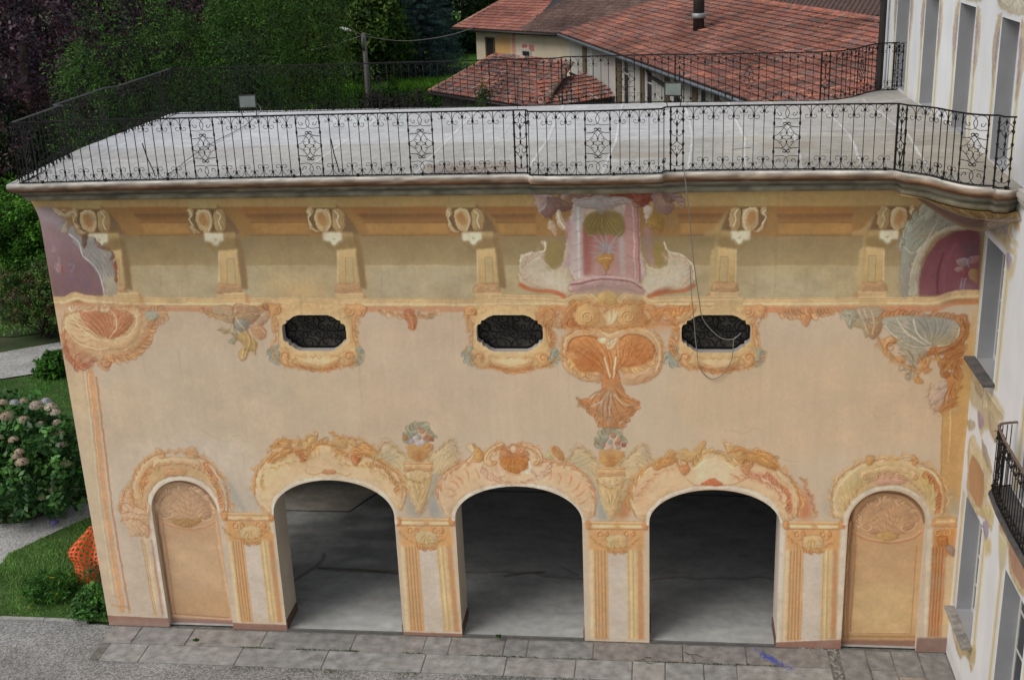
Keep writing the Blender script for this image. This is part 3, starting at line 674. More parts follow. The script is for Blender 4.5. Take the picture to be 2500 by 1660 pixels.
L|a07845,1,0.6,0.5,0,0|176 1364 92 0
L|a07845,1,0.6,0.5,0,0|176 1356 92 0
G|e,c8a26a,1,0.6,0,270|652 1382 88 0 6 -34 -94 0
L|a07845,1,0.6,0.5,0,0|654 1370 88 0
L|a07845,1,0.6,0.5,0,0|654 1362 90 0
P|c9a070,0.0,1,0|-2212 1344 420 4 -2 -18 -90 0 -332 -14
G|bf9c74,c2a27c,0.9,2,0,270|-2212 1350 126 -6 -28 -406 -104 0
R|c79a6a,8,1,1|-2192 1292 30 36 20 12 54 -6 86 10 38 8 54 0 28 -24 26 -12 38 14 22 -8 -6 -22 -28 -14 -26 -24 -6 -30 -26 -24 -40 -48 -44 -18 -54 -12 -20 -32 -30 6 -18 40 -36 4 -32 -40 -24 18 -14 44 2 48 0 38
P|a8583a,0.35,8,1|-2186 1274 8 -44 40 -48 44 -38 -30 -30 -38 -6 -30 36 -6 56
R|cfa878,8,1,1|-2186 1292 30 30 42 0 42 -36 40 -62 72 2 44 54 8 54 22 -18 -16 -60 -50 -62 -76 -18 -84 12 -64 54
R|b5704a,7,1,1|-2120 1322 32 10 54 -2 30 8 36 -6 34 -10 14 -30 -36 -42 -40 -24 -48 2 -38 28 -26 30
P|a65f3c,0.5,6,1|-2098 1322 58 4 32 -22 -10 -60 -46 12 -30 36
F|8a5a38,6,3,0.45|-2030 1200 -150 86 40 30 50 6
F|8f6040,8,2.5,0.4|-2020 1232 -70 90 50 6 36 6 48 -6 32 -24
L|e0c49a,2,0.7,0.8,1,0|-2158 1316 34 -54 42 -38 54 -12
L|e0c49a,2,0.7,0.8,1,0|-2004 1338 20 -34 -8 -42 -28 -38
L|e0c49a,2,0.7,0.8,1,0|-1914 1334 6 -48 -32 -48 -58 -20
L|e0c49a,2,0.7,0.8,1,0|-2186 1268 30 -56 68 -30 56 6
A|c18a56,8,4,-1,0.8|-2032 1152 60 -6 46 18 42 50 24 42 18 42
A|b98a60,8,9,1,0.8|-1862 1316 38 18 22 -12 -4 -24 -30 -12
A|b06848,8,12,-1,0.8|-2194 1188 8 -44 26 -30 38 12 28 18
S|d0926a,1.3,90,1,3|-2150 1138 28 0
S|b86a48,1.3,0,-1,3|-2056 1132 24 0
S|d8b07c,1.3,20,1,2.4|-1950 1334 18 0
R|9ea08c,3,1,1|-1868 1322 38 6 8 -24 -32 -18 -14 12
R|d6b890,3,1,1|-2040 1338 38 8 -2 -20 -32 -4
A|d0b088,6,21,1,0.8|-2164 1316 22 22 54 -6 48 6 38 6
L|c89060,13,0.9,3,1,0|-2118 1086 -12 -246 -16 -332 -2 -436
L|ab6a3e,3.5,0.7,1.6,1,0|-2098 1068 -8 -246 -14 -332 2 -416
L|e2c9a0,1.3,0.8,0.8,1,0|-2140 1086 -12 -246 -18 -332 -4 -366
L|e2c9a0,1.1,0.7,0.8,1,0|-2128 1086 -10 -246 -18 -332 0 -426
L|b98a58,2,0.5,0.8,1,0|-2134 1086 -10 -246 -18 -332 -4 -396
L|b98a58,2,0.7,0.6,0,0|-2180 138 30 -8
L|b5824e,5,0.5,3,0,0|-2188 92 72 -8 -4 -24
P|c2a880,0.6,4,0|-2218 1086 68 0 -24 -944 -30 -2
A|b98a58,7,31,-1,0.8|-1654 1336 30 -18 34 4
R|a98f6c,5,1,1|-1616 1340 54 12 32 -24 -10 -42 -36 0 -26 24
R|a07c5c,5,1,1|-1532 1352 62 -4 34 -20 -10 -30 -32 -24 -48 -18 -14 36
R|9a946c,5,1,1|-1598 1254 42 8 8 18 -22 -38
R|8f9070,5,1,1|-1572 1214 24 18 6 42 12 -30 -8 -30 -18 -12
R|b8924e,5,1,1|-1530 1232 28 30 20 -24 20 -30 -10 -48 -16 18 -16 -24 -22 -18 -8 36 18 24
R|b98458,5,1,1|-1478 1268 36 6 20 -24 -8 -24 -24 -6 -22 24
R|b08a68,5,1,1|-1458 1298 38 12 8 24 10 -18 -22 -36 -24 -6
R|88867a,5,1,1|-1534 1298 46 -6 4 -30 -32 -12 -20 18
L|d8be8c,1.8,0.6,0.8,1,0|-1530 1334 2 -42 26 -30
L|d8be8c,1.8,0.6,0.8,1,0|-1504 1256 14 -42 -24 -60
L|d8be8c,1.8,0.6,0.8,1,0|-1482 1238 8 -36 -4 -36
L|d8be8c,1.8,0.6,0.8,1,0|-1472 1262 28 0 16 -18
L|d8be8c,1.8,0.6,0.8,1,0|-1506 1232 -12 -48 -6 -36
L|d,1.8,0.6,0.8,1,0|-1498 1256 14 -42 -24 -60
L|d,1.8,0.6,0.8,1,0|-1518 1328 -22 -36 2 -30
L|d,1.8,0.6,0.8,1,0|-1458 1292 20 24 26 18
A|b07a4a,8,33,-1,0.8|-1434 1348 36 4 46 -4
A|c79a70,6,35,-1,0.8|-994 1330 44 -12 34 -2 44 0 40 -4 40 16
R|b5643c,4,1,1|-912 1330 30 4 12 -26 2 -28 -12 -22 -18 6 0 22 -14 18
A|a98a6a,6,36,-1,0.8|-864 1330 32 -22 38 22
L|e0b080,2,0.6,0.8,1,0|-900 1322 16 -30 0 -24
A|c08a58,7,41,-1,0.8|394 1324 44 -16 34 4 46 6 56 6
R|c48450,4,1,1|466 1312 28 6 4 -18 -14 -28 -18 18
A|b87f50,6,42,-1,0.8|390 1330 46 0 80 0 58 2
R|8f9078,5,1,1|602 1330 34 2 18 -20 -10 -32 -16 -18 -12 30
R|a08e70,5,1,1|642 1336 44 6 46 -6 2 -36 -34 -14 -34 6
R|a08a66,5,1,1|634 1274 20 18 30 -12 14 -30 -12 -18 -18 30
R|a47c54,5,1,1|688 1292 46 8 -4 -44 -20 -30 -18 18
L|d4c49c,1.8,0.6,0.8,1,0|614 1324 18 -12 -4 -32
L|d4c49c,1.8,0.6,0.8,1,0|652 1330 14 -30 26 -56
L|d4c49c,1.8,0.6,0.8,1,0|692 1330 14 -44 -2 -42
L|d4c49c,1.8,0.6,0.8,1,0|670 1336 12 -36
A|b4703c,7,44,1,0.8|738 1312 52 0 56 -6 56 0 46 -6 22 2
R|9a9480,9,1,1|736 1300 64 12 74 -4 68 -6 46 -28 -2 -36 -32 -30 -56 -14 -68 6 -52 32 -36 36
P|827f78,0.7,8,1|824 1306 50 2 68 -8 20 -50 -42 -36 -46 24 -32 30
P|b79c68,0.6,6,1|878 1250 64 -18 42 30 -8 -42 -54 -26
F|6e6a58,8,3,0.45|898 1200 -152 94 44 12 44 2 46 -2 44 -6 34 -6
L|d6ccaa,2,0.7,0.8,1,0|780 1300 36 -50 66 -44
L|d6ccaa,2,0.7,0.8,1,0|836 1300 14 -50 48 -44
L|d6ccaa,2,0.7,0.8,1,0|742 1274 42 -42 58 -32 80 -2
L|d6ccaa,2,0.7,0.8,1,0|986 1268 -10 -48 -54 -20
R|a4602f,7,1,1|968 1306 34 6 16 -32 0 -42 -18 -30 -32 -26 -44 -12 -34 0 -22 -20 30 44 56 14 32 30 2 36
R|9c927a,6,1,1|778 1232 52 -32 58 -12 -20 -44 -26 -30 -4 -32 -14 8 4 36 -26 -14 4 32 20 32 -28 18
R|c08a50,5,1,1|734 1218 32 20 24 -18 -28 -14 -4 -24 30 -20 22 8 8 -26 -36 6 -34 20
S|b87a46,1.2,60,1,3|766 1200 20 0
R|c68a4c,5,1,1|868 1150 34 14 -10 -38 18 -6 -22 -16 -18 16 -4 -26 18 -22 -16 -6 -18 16 4 38
R|a8622c,7,1,1|930 1144 32 38 48 26 12 -12 -14 -26 8 -38 -22 6 22 -36 -30 -20 -8 32 -18 6 10 -32 -24 0 -12 26
R|b87236,6,1,1|958 1088 44 8 16 -44 -6 -64 -24 -8 -14 -32 -24 6 -18 20 26 26 10 38
R|b49c88,3,1,0.8|916 1050 14 20 28 4 8 -14 -16 -10 -18 -6
R|b09484,4,1,0.8|910 1006 16 26 28 18 16 -6 -12 -26 -22 -18 -14 -14
R|b08c70,4,1,0.8|926 970 16 26 24 22 10 -12 -10 -26 -18 -18
K|b4987c,8,388,-1,0.7|908 1056 -2 -38 14 -38 20 -26
L|6a3a1c,2.2,0.55,0.8,1,0|944 1126 24 38 44 18
L|6a3a1c,2.2,0.55,0.8,1,0|974 1108 26 -44 -8 -64
L|6a3a1c,2.2,0.55,0.8,1,0|820 1188 24 -32 -12 -56
L|6a3a1c,2.2,0.55,0.8,1,0|994 1300 12 -50 -28 -48 -56 -26
L|e0a868,2,0.6,0.8,1,0|950 1114 32 38 32 12
L|e0a868,2,0.6,0.8,1,0|986 1082 22 -44 -20 -50
L|e0a868,2,0.6,0.8,1,0|756 1226 -10 -26 24 -30
K|a0987c,8,389,1,0.7|804 1170 24 -26 -8 -32 24 -18
K|b87c44,8,390,-1,0.7|874 1158 18 -26 -20 -26 -10 -30
F|7c4a22,5,2.2,0.5|1002 1182 -64 -50 14 -38 34 -12
F|7c4a22,5,2.2,0.5|986 1088 -36 -126 24 -6 32 32
G|b98c50,b58a52,0.95,2,0,270|1000 1074 56 32 10 -526 -50 0
L|d9b67c,1.5,0.7,0.8,1,0|1000 946 4 -198 4 -168
L|9a6a34,2,0.6,2,1,0|964 904 14 -360
P|c2935a,0.9,2,0|962 912 42 2 14 -368 -42 -2
P|b98c50,0.0,1,0|1000 1324 36 6 4 -216 -6 -190 -66 -46 -12 0 22 172
P|bd9152,0.9,2,0|994 1058 38 296 20 -472 8 -284 -38 -2
G|cfa66a,c99a66,1,1.6,1,270|-1392 1348 36 6 238 0 68 -4 -38 -46 -4 -42 8 -58 18 -24 -4 -48 -40 -12 -52 -2 -48 -14 -58 2 -40 12 -52 0 -56 30 2 42 34 18 2 60 -22 36
R|cba36c,6,1,1|-1368 1352 250 0 32 -18 -8 -42 -10 -46 8 -48 20 -24 -26 -48 -60 -2 -46 -12 -72 0 -38 12 -48 0 -32 24 -2 36 22 18 6 66 -8 48
P|cfae78,0.8,3,0|-1316 1330 150 0 30 -22 26 -34 -6 -56 -26 -32 -30 -22 -140 0 -36 26 -28 34 6 56 26 28
L|b67c48,2.5,0.7,0.8,1,0|-1384 1202 10 66 -10 48 -12 18
L|b67c48,2.5,0.7,0.8,1,0|-1096 1198 -8 48 8 40 14 30
R|c88c56,4,1,1|-1402 1334 10 18 30 0 10 -18 -12 -18 -16 2 -12 -16 4 -46 -12 -6 2 36
S|d8a468,1.4,180,1,2.6|-1374 1334 16 0
R|c88c56,4,1,1|-1132 1328 14 20 28 6 28 0 20 -14 -8 -18 -14 -14 -14 2 -12 -24 6 -40 -14 0 -2 46 8 24 -24 -4
S|d8a468,1.4,0,-1,2.6|-1114 1330 20 0
R|8f9480,4,1,1|-1416 1178 20 22 18 -4 -12 -18 14 -14 -8 -22 -16 -4 -16 12
A|8a9080,5,51,-1,0.8|-1414 1178 4 -34 26 -14
R|cc9a62,4,1,1|-1380 1166 28 10 10 -22 -12 -20 24 -10 -14 -12 -26 8 -8 22
S|c47a46,1.2,200,-1,2.6|-1362 1160 16 0
R|8f9480,4,1,1|-1098 1186 20 8 10 -20 -4 -30 -22 -6 -12 18 18 8
A|8a9080,5,52,-1,0.8|-1068 1174 -8 -36 -28 -16
R|cc9a62,4,1,1|-1158 1162 24 14 24 -6 2 -26 -18 -24 -30 2 18 12 -10 12
S|c47a46,1.2,0,1,2.6|-1126 1158 18 0
R|cfa46c,5,1,1|-1322 1160 46 -12 36 10 46 -6 30 6 -2 -28 -42 -18 -36 6 -36 -6 -32 16
P|d9bc8c,0.6,3,1|-1274 1158 70 0 10 -22 -50 -14 -44 14
A|b87444,5,53,-1,0.8|-1318 1124 38 -12 36 -6 34 4 44 14
L|a86a3c,1.4,0.6,0.8,1,0|-1266 1158 8 -10 10 10 14 -10 8 10
L|a86a3c,1.4,0.6,0.8,1,0|-1310 1148 22 -18 28 -2
L|e6cfa2,1.2,0.5,0.8,1,0|-1310 1148 22 -14 28 -6
L|a86a3c,1.4,0.6,0.8,1,0|-1170 1146 -26 -16 -28 -2
L|e6cfa2,1.2,0.5,0.8,1,0|-1170 1146 -26 -12 -28 -6
G|cfa66a,c99a66,1,1.6,1,270|-688 1344 34 4 230 0 64 -2 -34 -46 0 -40 8 -60 20 -22 -2 -48 -36 -12 -50 0 -46 -16 -56 4 -38 12 -52 -2 -54 30 -2 42 32 18 0 58 -22 36
R|cba36c,6,1,1|-666 1346 242 0 32 -18 -8 -40 -6 -46 10 -48 22 -22 -24 -48 -56 0 -46 -12 -66 0 -40 12 -44 -2 -34 24 -4 36 22 18 2 64 -12 48
P|cfae78,0.8,3,0|-614 1326 144 0 30 -24 26 -32 -2 -54 -22 -32 -28 -22 -136 0 -34 26 -30 32 2 56 24 26
L|b67c48,2.5,0.7,0.8,1,0|-672 1200 6 64 -12 48 -14 16
L|b67c48,2.5,0.7,0.8,1,0|-396 1194 -10 48 6 40 12 30
R|c88c56,4,1,1|-696 1328 8 18 28 0 10 -18 -8 -16 -18 2 -8 -18 6 -44 -12 -6 0 36
S|d8a468,1.4,180,1,2.6|-670 1330 16 0
R|c88c56,4,1,1|-436 1322 12 20 26 6 28 0 18 -14 -6 -18 -14 -14 -12 4 -10 -24 8 -40 -14 0 -4 46 6 24 -22 -4
S|d8a468,1.4,0,-1,2.6|-420 1326 20 0
R|8f9480,4,1,1|-702 1176 18 20 16 -2 -8 -18 12 -14 -6 -22 -14 -2 -16 12
A|8a9080,5,51,-1,0.8|-700 1176 4 -32 28 -16
R|cc9a62,4,1,1|-666 1164 26 10 10 -22 -10 -20 24 -8 -12 -12 -26 8 -10 20
S|c47a46,1.2,200,-1,2.6|-650 1158 16 0
R|8f9480,4,1,1|-396 1184 18 8 12 -20 -4 -30 -20 -6 -14 18 18 8
A|8a9080,5,52,-1,0.8|-366 1172 -6 -36 -26 -14
R|cc9a62,4,1,1|-452 1160 22 14 22 -6 4 -26 -16 -24 -28 4 16 10 -10 12
S|c47a46,1.2,0,1,2.6|-422 1156 16 0
R|cfa46c,5,1,1|-610 1158 44 -10 34 8 46 -6 28 6 -2 -26 -40 -18 -32 6 -34 -6 -34 14
P|d9bc8c,0.6,3,1|-564 1156 66 0 10 -20 -44 -16 -46 16
A|b87444,5,53,-1,0.8|-606 1124 40 -12 32 -6 34 2 40 16
L|a86a3c,1.4,0.6,0.8,1,0|-556 1156 8 -8 8 8 14 -8 8 8
L|a86a3c,1.4,0.6,0.8,1,0|-600 1146 22 -16 28 -4
L|e6cfa2,1.2,0.5,0.8,1,0|-600 1146 22 -14 28 -6
L|a86a3c,1.4,0.6,0.8,1,0|-464 1144 -24 -14 -28 -4
L|e6cfa2,1.2,0.5,0.8,1,0|-464 1144 -24 -10 -28 -8
G|cfa66a,c99a66,1,1.6,1,270|28 1342 32 6 220 0 62 -4 -30 -44 2 -40 12 -58 20 -22 0 -46 -34 -12 -48 0 -42 -16 -54 4 -38 10 -50 0 -54 30 -2 40 28 18 -2 56 -24 36
R|cba36c,6,1,1|50 1344 230 0 32 -16 -4 -40 -4 -46 12 -46 22 -22 -20 -46 -54 0 -42 -12 -66 0 -38 10 -42 0 -34 24 -6 34 20 18 0 62 -14 46
P|cfae78,0.8,3,0|100 1324 138 0 30 -22 26 -32 2 -54 -20 -30 -26 -22 -130 0 -34 26 -30 32 0 54 20 26
L|b67c48,2.5,0.7,0.8,1,0|50 1202 4 62 -16 46 -12 18
L|b67c48,2.5,0.7,0.8,1,0|316 1196 -12 46 4 40 10 28
R|c88c56,4,1,1|20 1328 8 16 26 0 12 -16 -8 -18 -16 4 -8 -18 8 -42 -10 -6 -4 34
S|d8a468,1.4,180,1,2.6|46 1328 14 0
R|c88c56,4,1,1|270 1322 10 20 26 6 26 0 20 -14 -6 -18 -12 -14 -14 2 -6 -22 8 -40 -14 0 -6 46 6 22 -22 -2
S|d8a468,1.4,0,-1,2.6|286 1324 18 0
R|8f9480,4,1,1|24 1178 16 20 16 -2 -8 -18 14 -14 -6 -20 -14 -4 -16 12
A|8a9080,5,51,-1,0.8|26 1178 6 -32 26 -14
R|cc9a62,4,1,1|58 1166 24 10 12 -20 -8 -20 22 -10 -12 -12 -24 10 -10 20
S|c47a46,1.2,200,-1,2.6|74 1160 16 0
R|8f9480,4,1,1|316 1186 18 8 12 -20 -2 -28 -20 -6 -12 16 14 10
A|8a9080,5,52,-1,0.8|346 1174 -6 -34 -22 -16
R|cc9a62,4,1,1|262 1162 22 14 22 -6 6 -26 -16 -22 -26 2 14 12 -10 12
S|c47a46,1.2,0,1,2.6|292 1160 16 0
R|cfa46c,5,1,1|112 1162 44 -12 32 8 44 -4 26 6 0 -26 -36 -18 -34 6 -32 -6 -32 14
P|d9bc8c,0.6,3,1|156 1158 64 0 12 -20 -44 -14 -42 14
A|b87444,5,53,-1,0.8|118 1126 38 -10 32 -6 34 2 36 16
L|a86a3c,1.4,0.6,0.8,1,0|164 1158 8 -8 8 8 14 -8 8 8
L|a86a3c,1.4,0.6,0.8,1,0|124 1150 22 -18 26 -2
L|e6cfa2,1.2,0.5,0.8,1,0|124 1150 22 -14 26 -6
L|a86a3c,1.4,0.6,0.8,1,0|252 1148 -20 -16 -28 -2
L|e6cfa2,1.2,0.5,0.8,1,0|252 1148 -20 -12 -28 -6
R|bb8a56,5,1,1|-314 1352 24 16 52 2 38 28 38 -28 50 -2 44 -18 12 -52 94 -6 62 46 0 -26 -50 -34 -76 0 -44 -14 -68 -4 -52 -16 -64 16 -88 4 -96 14 4 46 30 14 50 -26
P|c79058,0.8,6,1|-322 1358 266 0 12 -94 -70 -6 -76 -20 -76 20 -76 6
P|c07a48,0.6,8,1|-56 1298 94 -6 -44 -40 -32 12
R|c89868,8,1,1|-354 1182 10 48 34 30 70 8 50 -18 64 18 70 -4 40 -40 14 -54 -10 -62 -38 -40 -64 -16 -40 14 14 22 -38 40 -40 -34 0 -28 -52 0 -58 26 -24 42
R|bf7438,9,1,1|-340 1190 22 36 52 12 50 -12 26 -18 32 18 32 16 50 -4 38 -28 12 -40 -24 -36 -52 -16 -44 0 -24 -30 -18 -12 -22 18 -24 10 -60 -6 -38 36
P|c98a50,0.5,8,1|-216 1224 26 -20 32 20 6 -54 -26 -76 -20 0 -24 76
P|a9521e,0.45,8,1|-332 1156 32 -28 58 -20 26 34 -26 48 -52 -48
P|cf8a48,0.45,8,1|-312 1224 58 6 52 -34 -40 -14 -50 22
P|a85a24,0.4,8,1|-140 1196 52 14 50 -26 -26 -42 -62 14
F|8e4a1e,8,2.6,0.4|-182 1080 -142 110 20 34 38 10 44 -10 26 -20
F|8e4a1e,8,2.6,0.4|-178 1080 14 124 32 30 44 4 44 -28 12 -40
L|e2be88,2.4,0.7,0.8,1,0|-348 1182 14 48 42 28 64 2 38 -20 64 20 70 -6 34 -36 10 -54 -14 -56
L|8c5020,2.2,0.6,0.8,1,0|-336 1182 18 42 52 12 50 -16
L|8c5020,2.2,0.6,0.8,1,0|-158 1218 32 22 50 -2 38 -28 8 -46
L|e2c698,1.8,0.6,0.8,1,0|-140 1108 52 -4 44 26 16 40
L|f0dcb4,3,0.7,0.8,1,0|-204 1156 18 -82 8 -4 12 86
A|e0c090,7,61,1,0.8|-216 1220 26 -14 32 14
A|cf9a5c,6,62,-1,0.8|-332 1156 38 -56 58 -2
A|cf9a5c,6,63,-1,0.8|-140 1114 52 4 50 24
R|e0bc8c,3,1,1|-202 1220 12 -24 32 28 -14 -34 -24 0
R|b9703a,8,1,1|-218 1066 8 34 18 -20 14 -4 18 24 14 -40 18 -48 42 -22 -6 -20 -24 -22 -38 -36 -8 -22 -26 -10 -20 10 -12 36 -26 18 -44 38 -4 14 50 6 26 30
P|8f8c80,0.45,8,0|-206 1038 40 0 -8 -62 -20 -86 -12 28 -40 28 28 44
P|c28a4c,0.5,8,1|-166 1024 38 -26 38 -12 -26 -30 -38 -8
F|7c4a26,10,3,0.5|-186 1052 -98 -70 46 -36 44 -56 40 22 38 44 26 30
A|b4703c,7,64,-1,0.8|-290 988 44 -44 38 -46 46 -8 40 50 32 44
L|b9b29c,2.6,0.6,0.8,1,0|-192 1024 -26 -34 -40 -22
L|b9b29c,2.6,0.6,0.8,1,0|-186 1018 -4 -64 -4 -56
L|b9b29c,2.6,0.6,0.8,1,0|-174 1018 32 -36 40 -6
S|d8a468,1.8,0,1,3.4|-264 1304 28 0
S|d8a468,1.8,180,-1,3.4|-122 1304 34 0
S|c98650,1.4,90,1,3.4|10 1312 22 0
S|d09a60,1.4,90,-1,3.4|-406 1312 24 0
R|cf9c5e,6,1,1|-306 1318 16 30 32 6 32 -22 6 -40 -26 -24 -38 0 -20 22
S|dba970,1.8,0,1,3.2|-264 1304 24 0
R|cf9c5e,6,1,1|-150 1338 38 12 22 -26 -4 -32 -26 -22 -32 8 -6 26
S|dba970,1.8,180,-1,3.2|-122 1308 24 0
R|c9a25c,5,1,1|-226 1384 20 20 24 4 26 -24 0 -26 -32 -10 -32 10
F|e6c88c,5,3,0.6|-192 1264 -28 74 28 12 36 -12
R|b97a44,4,1,1|-342 1284 -2 34 22 40 18 10 4 -24 -16 -32 18 -42 -26 -2
R|c99a76,4,1,1|-372 1324 22 8 8 -34 -20 -14
A|b56a3c,7,66,1,0.8|-348 1270 26 8 30 -10 38 -8
R|b97a44,4,1,1|-88 1332 10 36 12 -10 -2 -34 18 -26 -6 -20 -32 6
R|c48450,4,1,1|-50 1350 24 -12 0 -26 20 -14 -20 -6 -18 20
R|c88448,4,1,1|-32 1298 6 32 32 10 32 -10 6 -26 -18 -20 -14 20 -18 8 -6 -20
A|c88448,8,67,1,0.8|38 1318 30 12 32 8
A|c08048,7,68,1,0.8|26 1284 6 -32 -10 -48 10 -34
L|b0703c,3,0.5,0.8,1,0|38 1292 12 -60 -18 -54
R|c88a54,4,1,1|-428 1312 -2 20 20 10 24 -8 12 -22 -18 -14 -14 14 -6 -14
A|c08048,7,69,-1,0.8|-406 1290 18 -32 12 -34 -14 -34
A|8c9080,6,70,-1,0.8|-384 1168 20 -20 -14 -28
A|8c9080,6,71,-1,0.8|12 1176 10 -32 16 -14
L|e,12,1,1,0,0|-596 1376 128 -2 84 -2 44 -4 26 16 50 4 26 -20
L|a87c48,1.3,0.7,0.7,0,0|-596 1382 128 -2 84 -2 44 -4 26 14 50 6 26 -22
L|a87c48,1.3,0.7,0.7,0,0|-596 1370 128 -2 84 -2 44 -6 26 16 50 4 20 -16
L|e,12,1,1,0,0|-148 1368 26 20 54 -6 24 -16 82 2 110 0 102 2
L|a87c48,1.3,0.7,0.7,0,0|-150 1370 28 24 54 -6 24 -16 82 2 212 2
L|a87c48,1.3,0.7,0.7,0,0|-142 1362 22 18 52 -6 24 -16 82 2 212 2
R|bca88c,8,1,1|-494 1504 10 26 22 10 44 2 10 20 -6 12 16 6 0 -26 -8 -38 12 -32 26 -8 26 26 6 46 14 58 14 82 4 -238 -16 -66 -82 14 -64 14 -30 26
P|c0b298,0.8,6,1|-462 1504 38 18 18 -20 24 -38 56 -26 0 -40 -64 6 -56 26 -24 34
R|bfae90,8,1,1|2 1578 6 -32 28 -14 38 -12 24 -32 6 -52 -18 -32 -74 -8 -68 -16 -18 56 -4 116 22 -52 30 -18 32 6 12 26
P|c3b59c,0.7,6,1|-56 1450 68 6 50 32 24 -26 -12 -40 -68 -18 -62 -14
L|b4552c,7,0.7,3,1,0|-492 1422 44 -18 64 -6 44 -16
L|b4552c,7,0.7,3,1,0|-50 1382 62 14 50 4 42 20
P|8a3c20,0.6,3,1|-44 1388 44 22 36 0 -30 -16
P|8a7442,0.9,3,1|-398 1568 56 6 0 -58 -26 -40 -32 14
P|94793c,0.9,3,1|-44 1566 46 -2 0 -64 -20 -18 -20 26
R|c0aba0,5,1,1|-306 1700 6 28 104 -10 86 6 24 -32 8 -126 4 -130 -232 2
G|a59c98,c0a8a0,1,1.5,0,270|-304 1706 34 -12 -2 -244 -32 -6
L|d8cec4,4,0.5,2,1,0|-288 1694 0 -244
G|a8766c,b08078,0.9,1.5,0,270|-122 1718 36 -26 10 -256 -36 10 -26 10 2 198
L|8c4c48,2.5,0.7,0.8,1,0|-86 1692 6 -256
L|cdb0a8,2,0.6,0.8,1,0|-102 1698 6 -248
L|7a6e70,1.3,0.5,0.6,0,0|-302 1650 18 6 14 6
L|8c5c58,1.3,0.5,0.6,0,0|-122 1668 18 -10 18 -6
L|7a6e70,1.3,0.5,0.6,0,0|-302 1606 16 6 14 4
L|8c5c58,1.3,0.5,0.6,0,0|-124 1622 20 -8 18 -8
L|7a6e70,1.3,0.5,0.6,0,0|-304 1560 18 6 14 6
L|8c5c58,1.3,0.5,0.6,0,0|-124 1578 18 -10 20 -6
L|7a6e70,1.3,0.5,0.6,0,0|-306 1508 18 8 14 4
L|8c5c58,1.3,0.5,0.6,0,0|-124 1528 18 -10 20 -8
L|7a6e70,1.3,0.5,0.6,0,0|-306 1470 18 6 14 6
L|8c5c58,1.3,0.5,0.6,0,0|-124 1488 18 -10 18 -6
G|9a5a50,b08478,1,1.2,0,270|-272 1638 26 30 50 12 48 -18 18 -32 2 -180 -144 4
P|8e3f38,0.6,4,0|-272 1618 28 0 -2 -154 -26 -8
P|b0a8a0,0.7,3,0|-154 1592 22 12 2 -148 -16 0
P|7e6a38,1,1.2,1|-270 1638 12 28 24 14 38 4 36 -6 22 -14 8 -28 -2 -26 -22 -20 -22 10 -24 -6 -26 10 -22 -10 -18 18
F|5c4a24,8,2.4,0.5|-200 1680 -66 -52 18 -30 22 6 26 -8 24 6 22 -10 20 32
P|5e4c26,0.5,6,1|-266 1630 56 -6 12 -22 -50 0
P|94803f,0.5,6,1|-196 1672 48 -10 4 -26 -34 0
L|8e8c90,3.4,0.75,1.5,1,1|-198 1546 -38 14 -24 6
L|c0b4ac,1.2,0.5,0.8,1,1|-198 1546 -38 14 -24 6
L|8e8c90,3.4,0.75,1.5,1,1|-198 1554 -36 38 -20 6
L|c0b4ac,1.2,0.5,0.8,1,1|-198 1554 -36 38 -20 6
L|8e8c90,3.4,0.75,1.5,1,1|-198 1560 -12 32 -12 20
L|c0b4ac,1.2,0.5,0.8,1,1|-198 1560 -12 32 -12 20
L|8e8c90,3.4,0.75,1.5,1,1|-192 1560 0 32 -6 18
L|c0b4ac,1.2,0.5,0.8,1,1|-192 1560 0 32 -6 18
L|8e8c90,3.4,0.75,1.5,1,1|-186 1554 26 38 18 18
L|c0b4ac,1.2,0.5,0.8,1,1|-186 1554 26 38 18 18
L|8e8c90,3.4,0.75,1.5,1,1|-186 1546 32 14 22 6
L|c0b4ac,1.2,0.5,0.8,1,1|-186 1546 32 14 22 6
L|8e8c90,3.4,0.75,1.5,1,1|-186 1540 32 -6 18 0
L|c0b4ac,1.2,0.5,0.8,1,1|-186 1540 32 -6 18 0
L|8e8c90,3.4,0.75,1.5,1,1|-202 1540 -34 -6 -18 6
L|c0b4ac,1.2,0.5,0.8,1,1|-202 1540 -34 -6 -18 6
L|8e8c90,3.4,0.75,1.5,1,1|-186 1534 12 -20 12 0
L|c0b4ac,1.2,0.5,0.8,1,1|-186 1534 12 -20 12 0
L|8e8c90,3.4,0.75,1.5,1,1|-204 1534 -26 -12 -10 -8
L|c0b4ac,1.2,0.5,0.8,1,1|-204 1534 -26 -12 -10 -8
L|8e8c90,3.4,0.75,1.5,1,1|-196 1546 -20 26 -20 8
L|c0b4ac,1.2,0.5,0.8,1,1|-196 1546 -20 26 -20 8
L|8e8c90,3.4,0.75,1.5,1,1|-186 1546 20 26 18 14
L|c0b4ac,1.2,0.5,0.8,1,1|-186 1546 20 26 18 14
P|8e8c90,0.6,5,0|-216 1566 30 6 12 -26 -22 -18 -18 12
R|b07c36,4,1,1|-226 1518 22 16 12 -6 18 0 6 -14 -12 -16 -6 -20 -14 0 -8 18 -16 12
L|e0b870,1.6,0.6,0.8,1,0|-218 1514 20 4 22 -4
L|8c5020,2,0.7,0.8,1,0|-194 1476 -2 -18
L|8a5a4c,1.6,0.6,0.8,1,0|-212 1456 34 2
R|b28c86,5,1,1|-320 1424 58 20 74 8 76 -10 40 -26 4 -28 -56 16 -64 8 -76 -8 -56 -6
L|7a4040,3,0.7,0.8,1,0|-314 1422 64 14 62 6 76 -10 38 -22
L|c9a4a0,3,0.7,0.8,1,0|-314 1430 64 16 62 6 76 -12 38 -20
P|a07c7c,0.7,3,0|-308 1404 58 14 62 2 64 -8 56 -18 -8 -10 -112 14 -120 -10
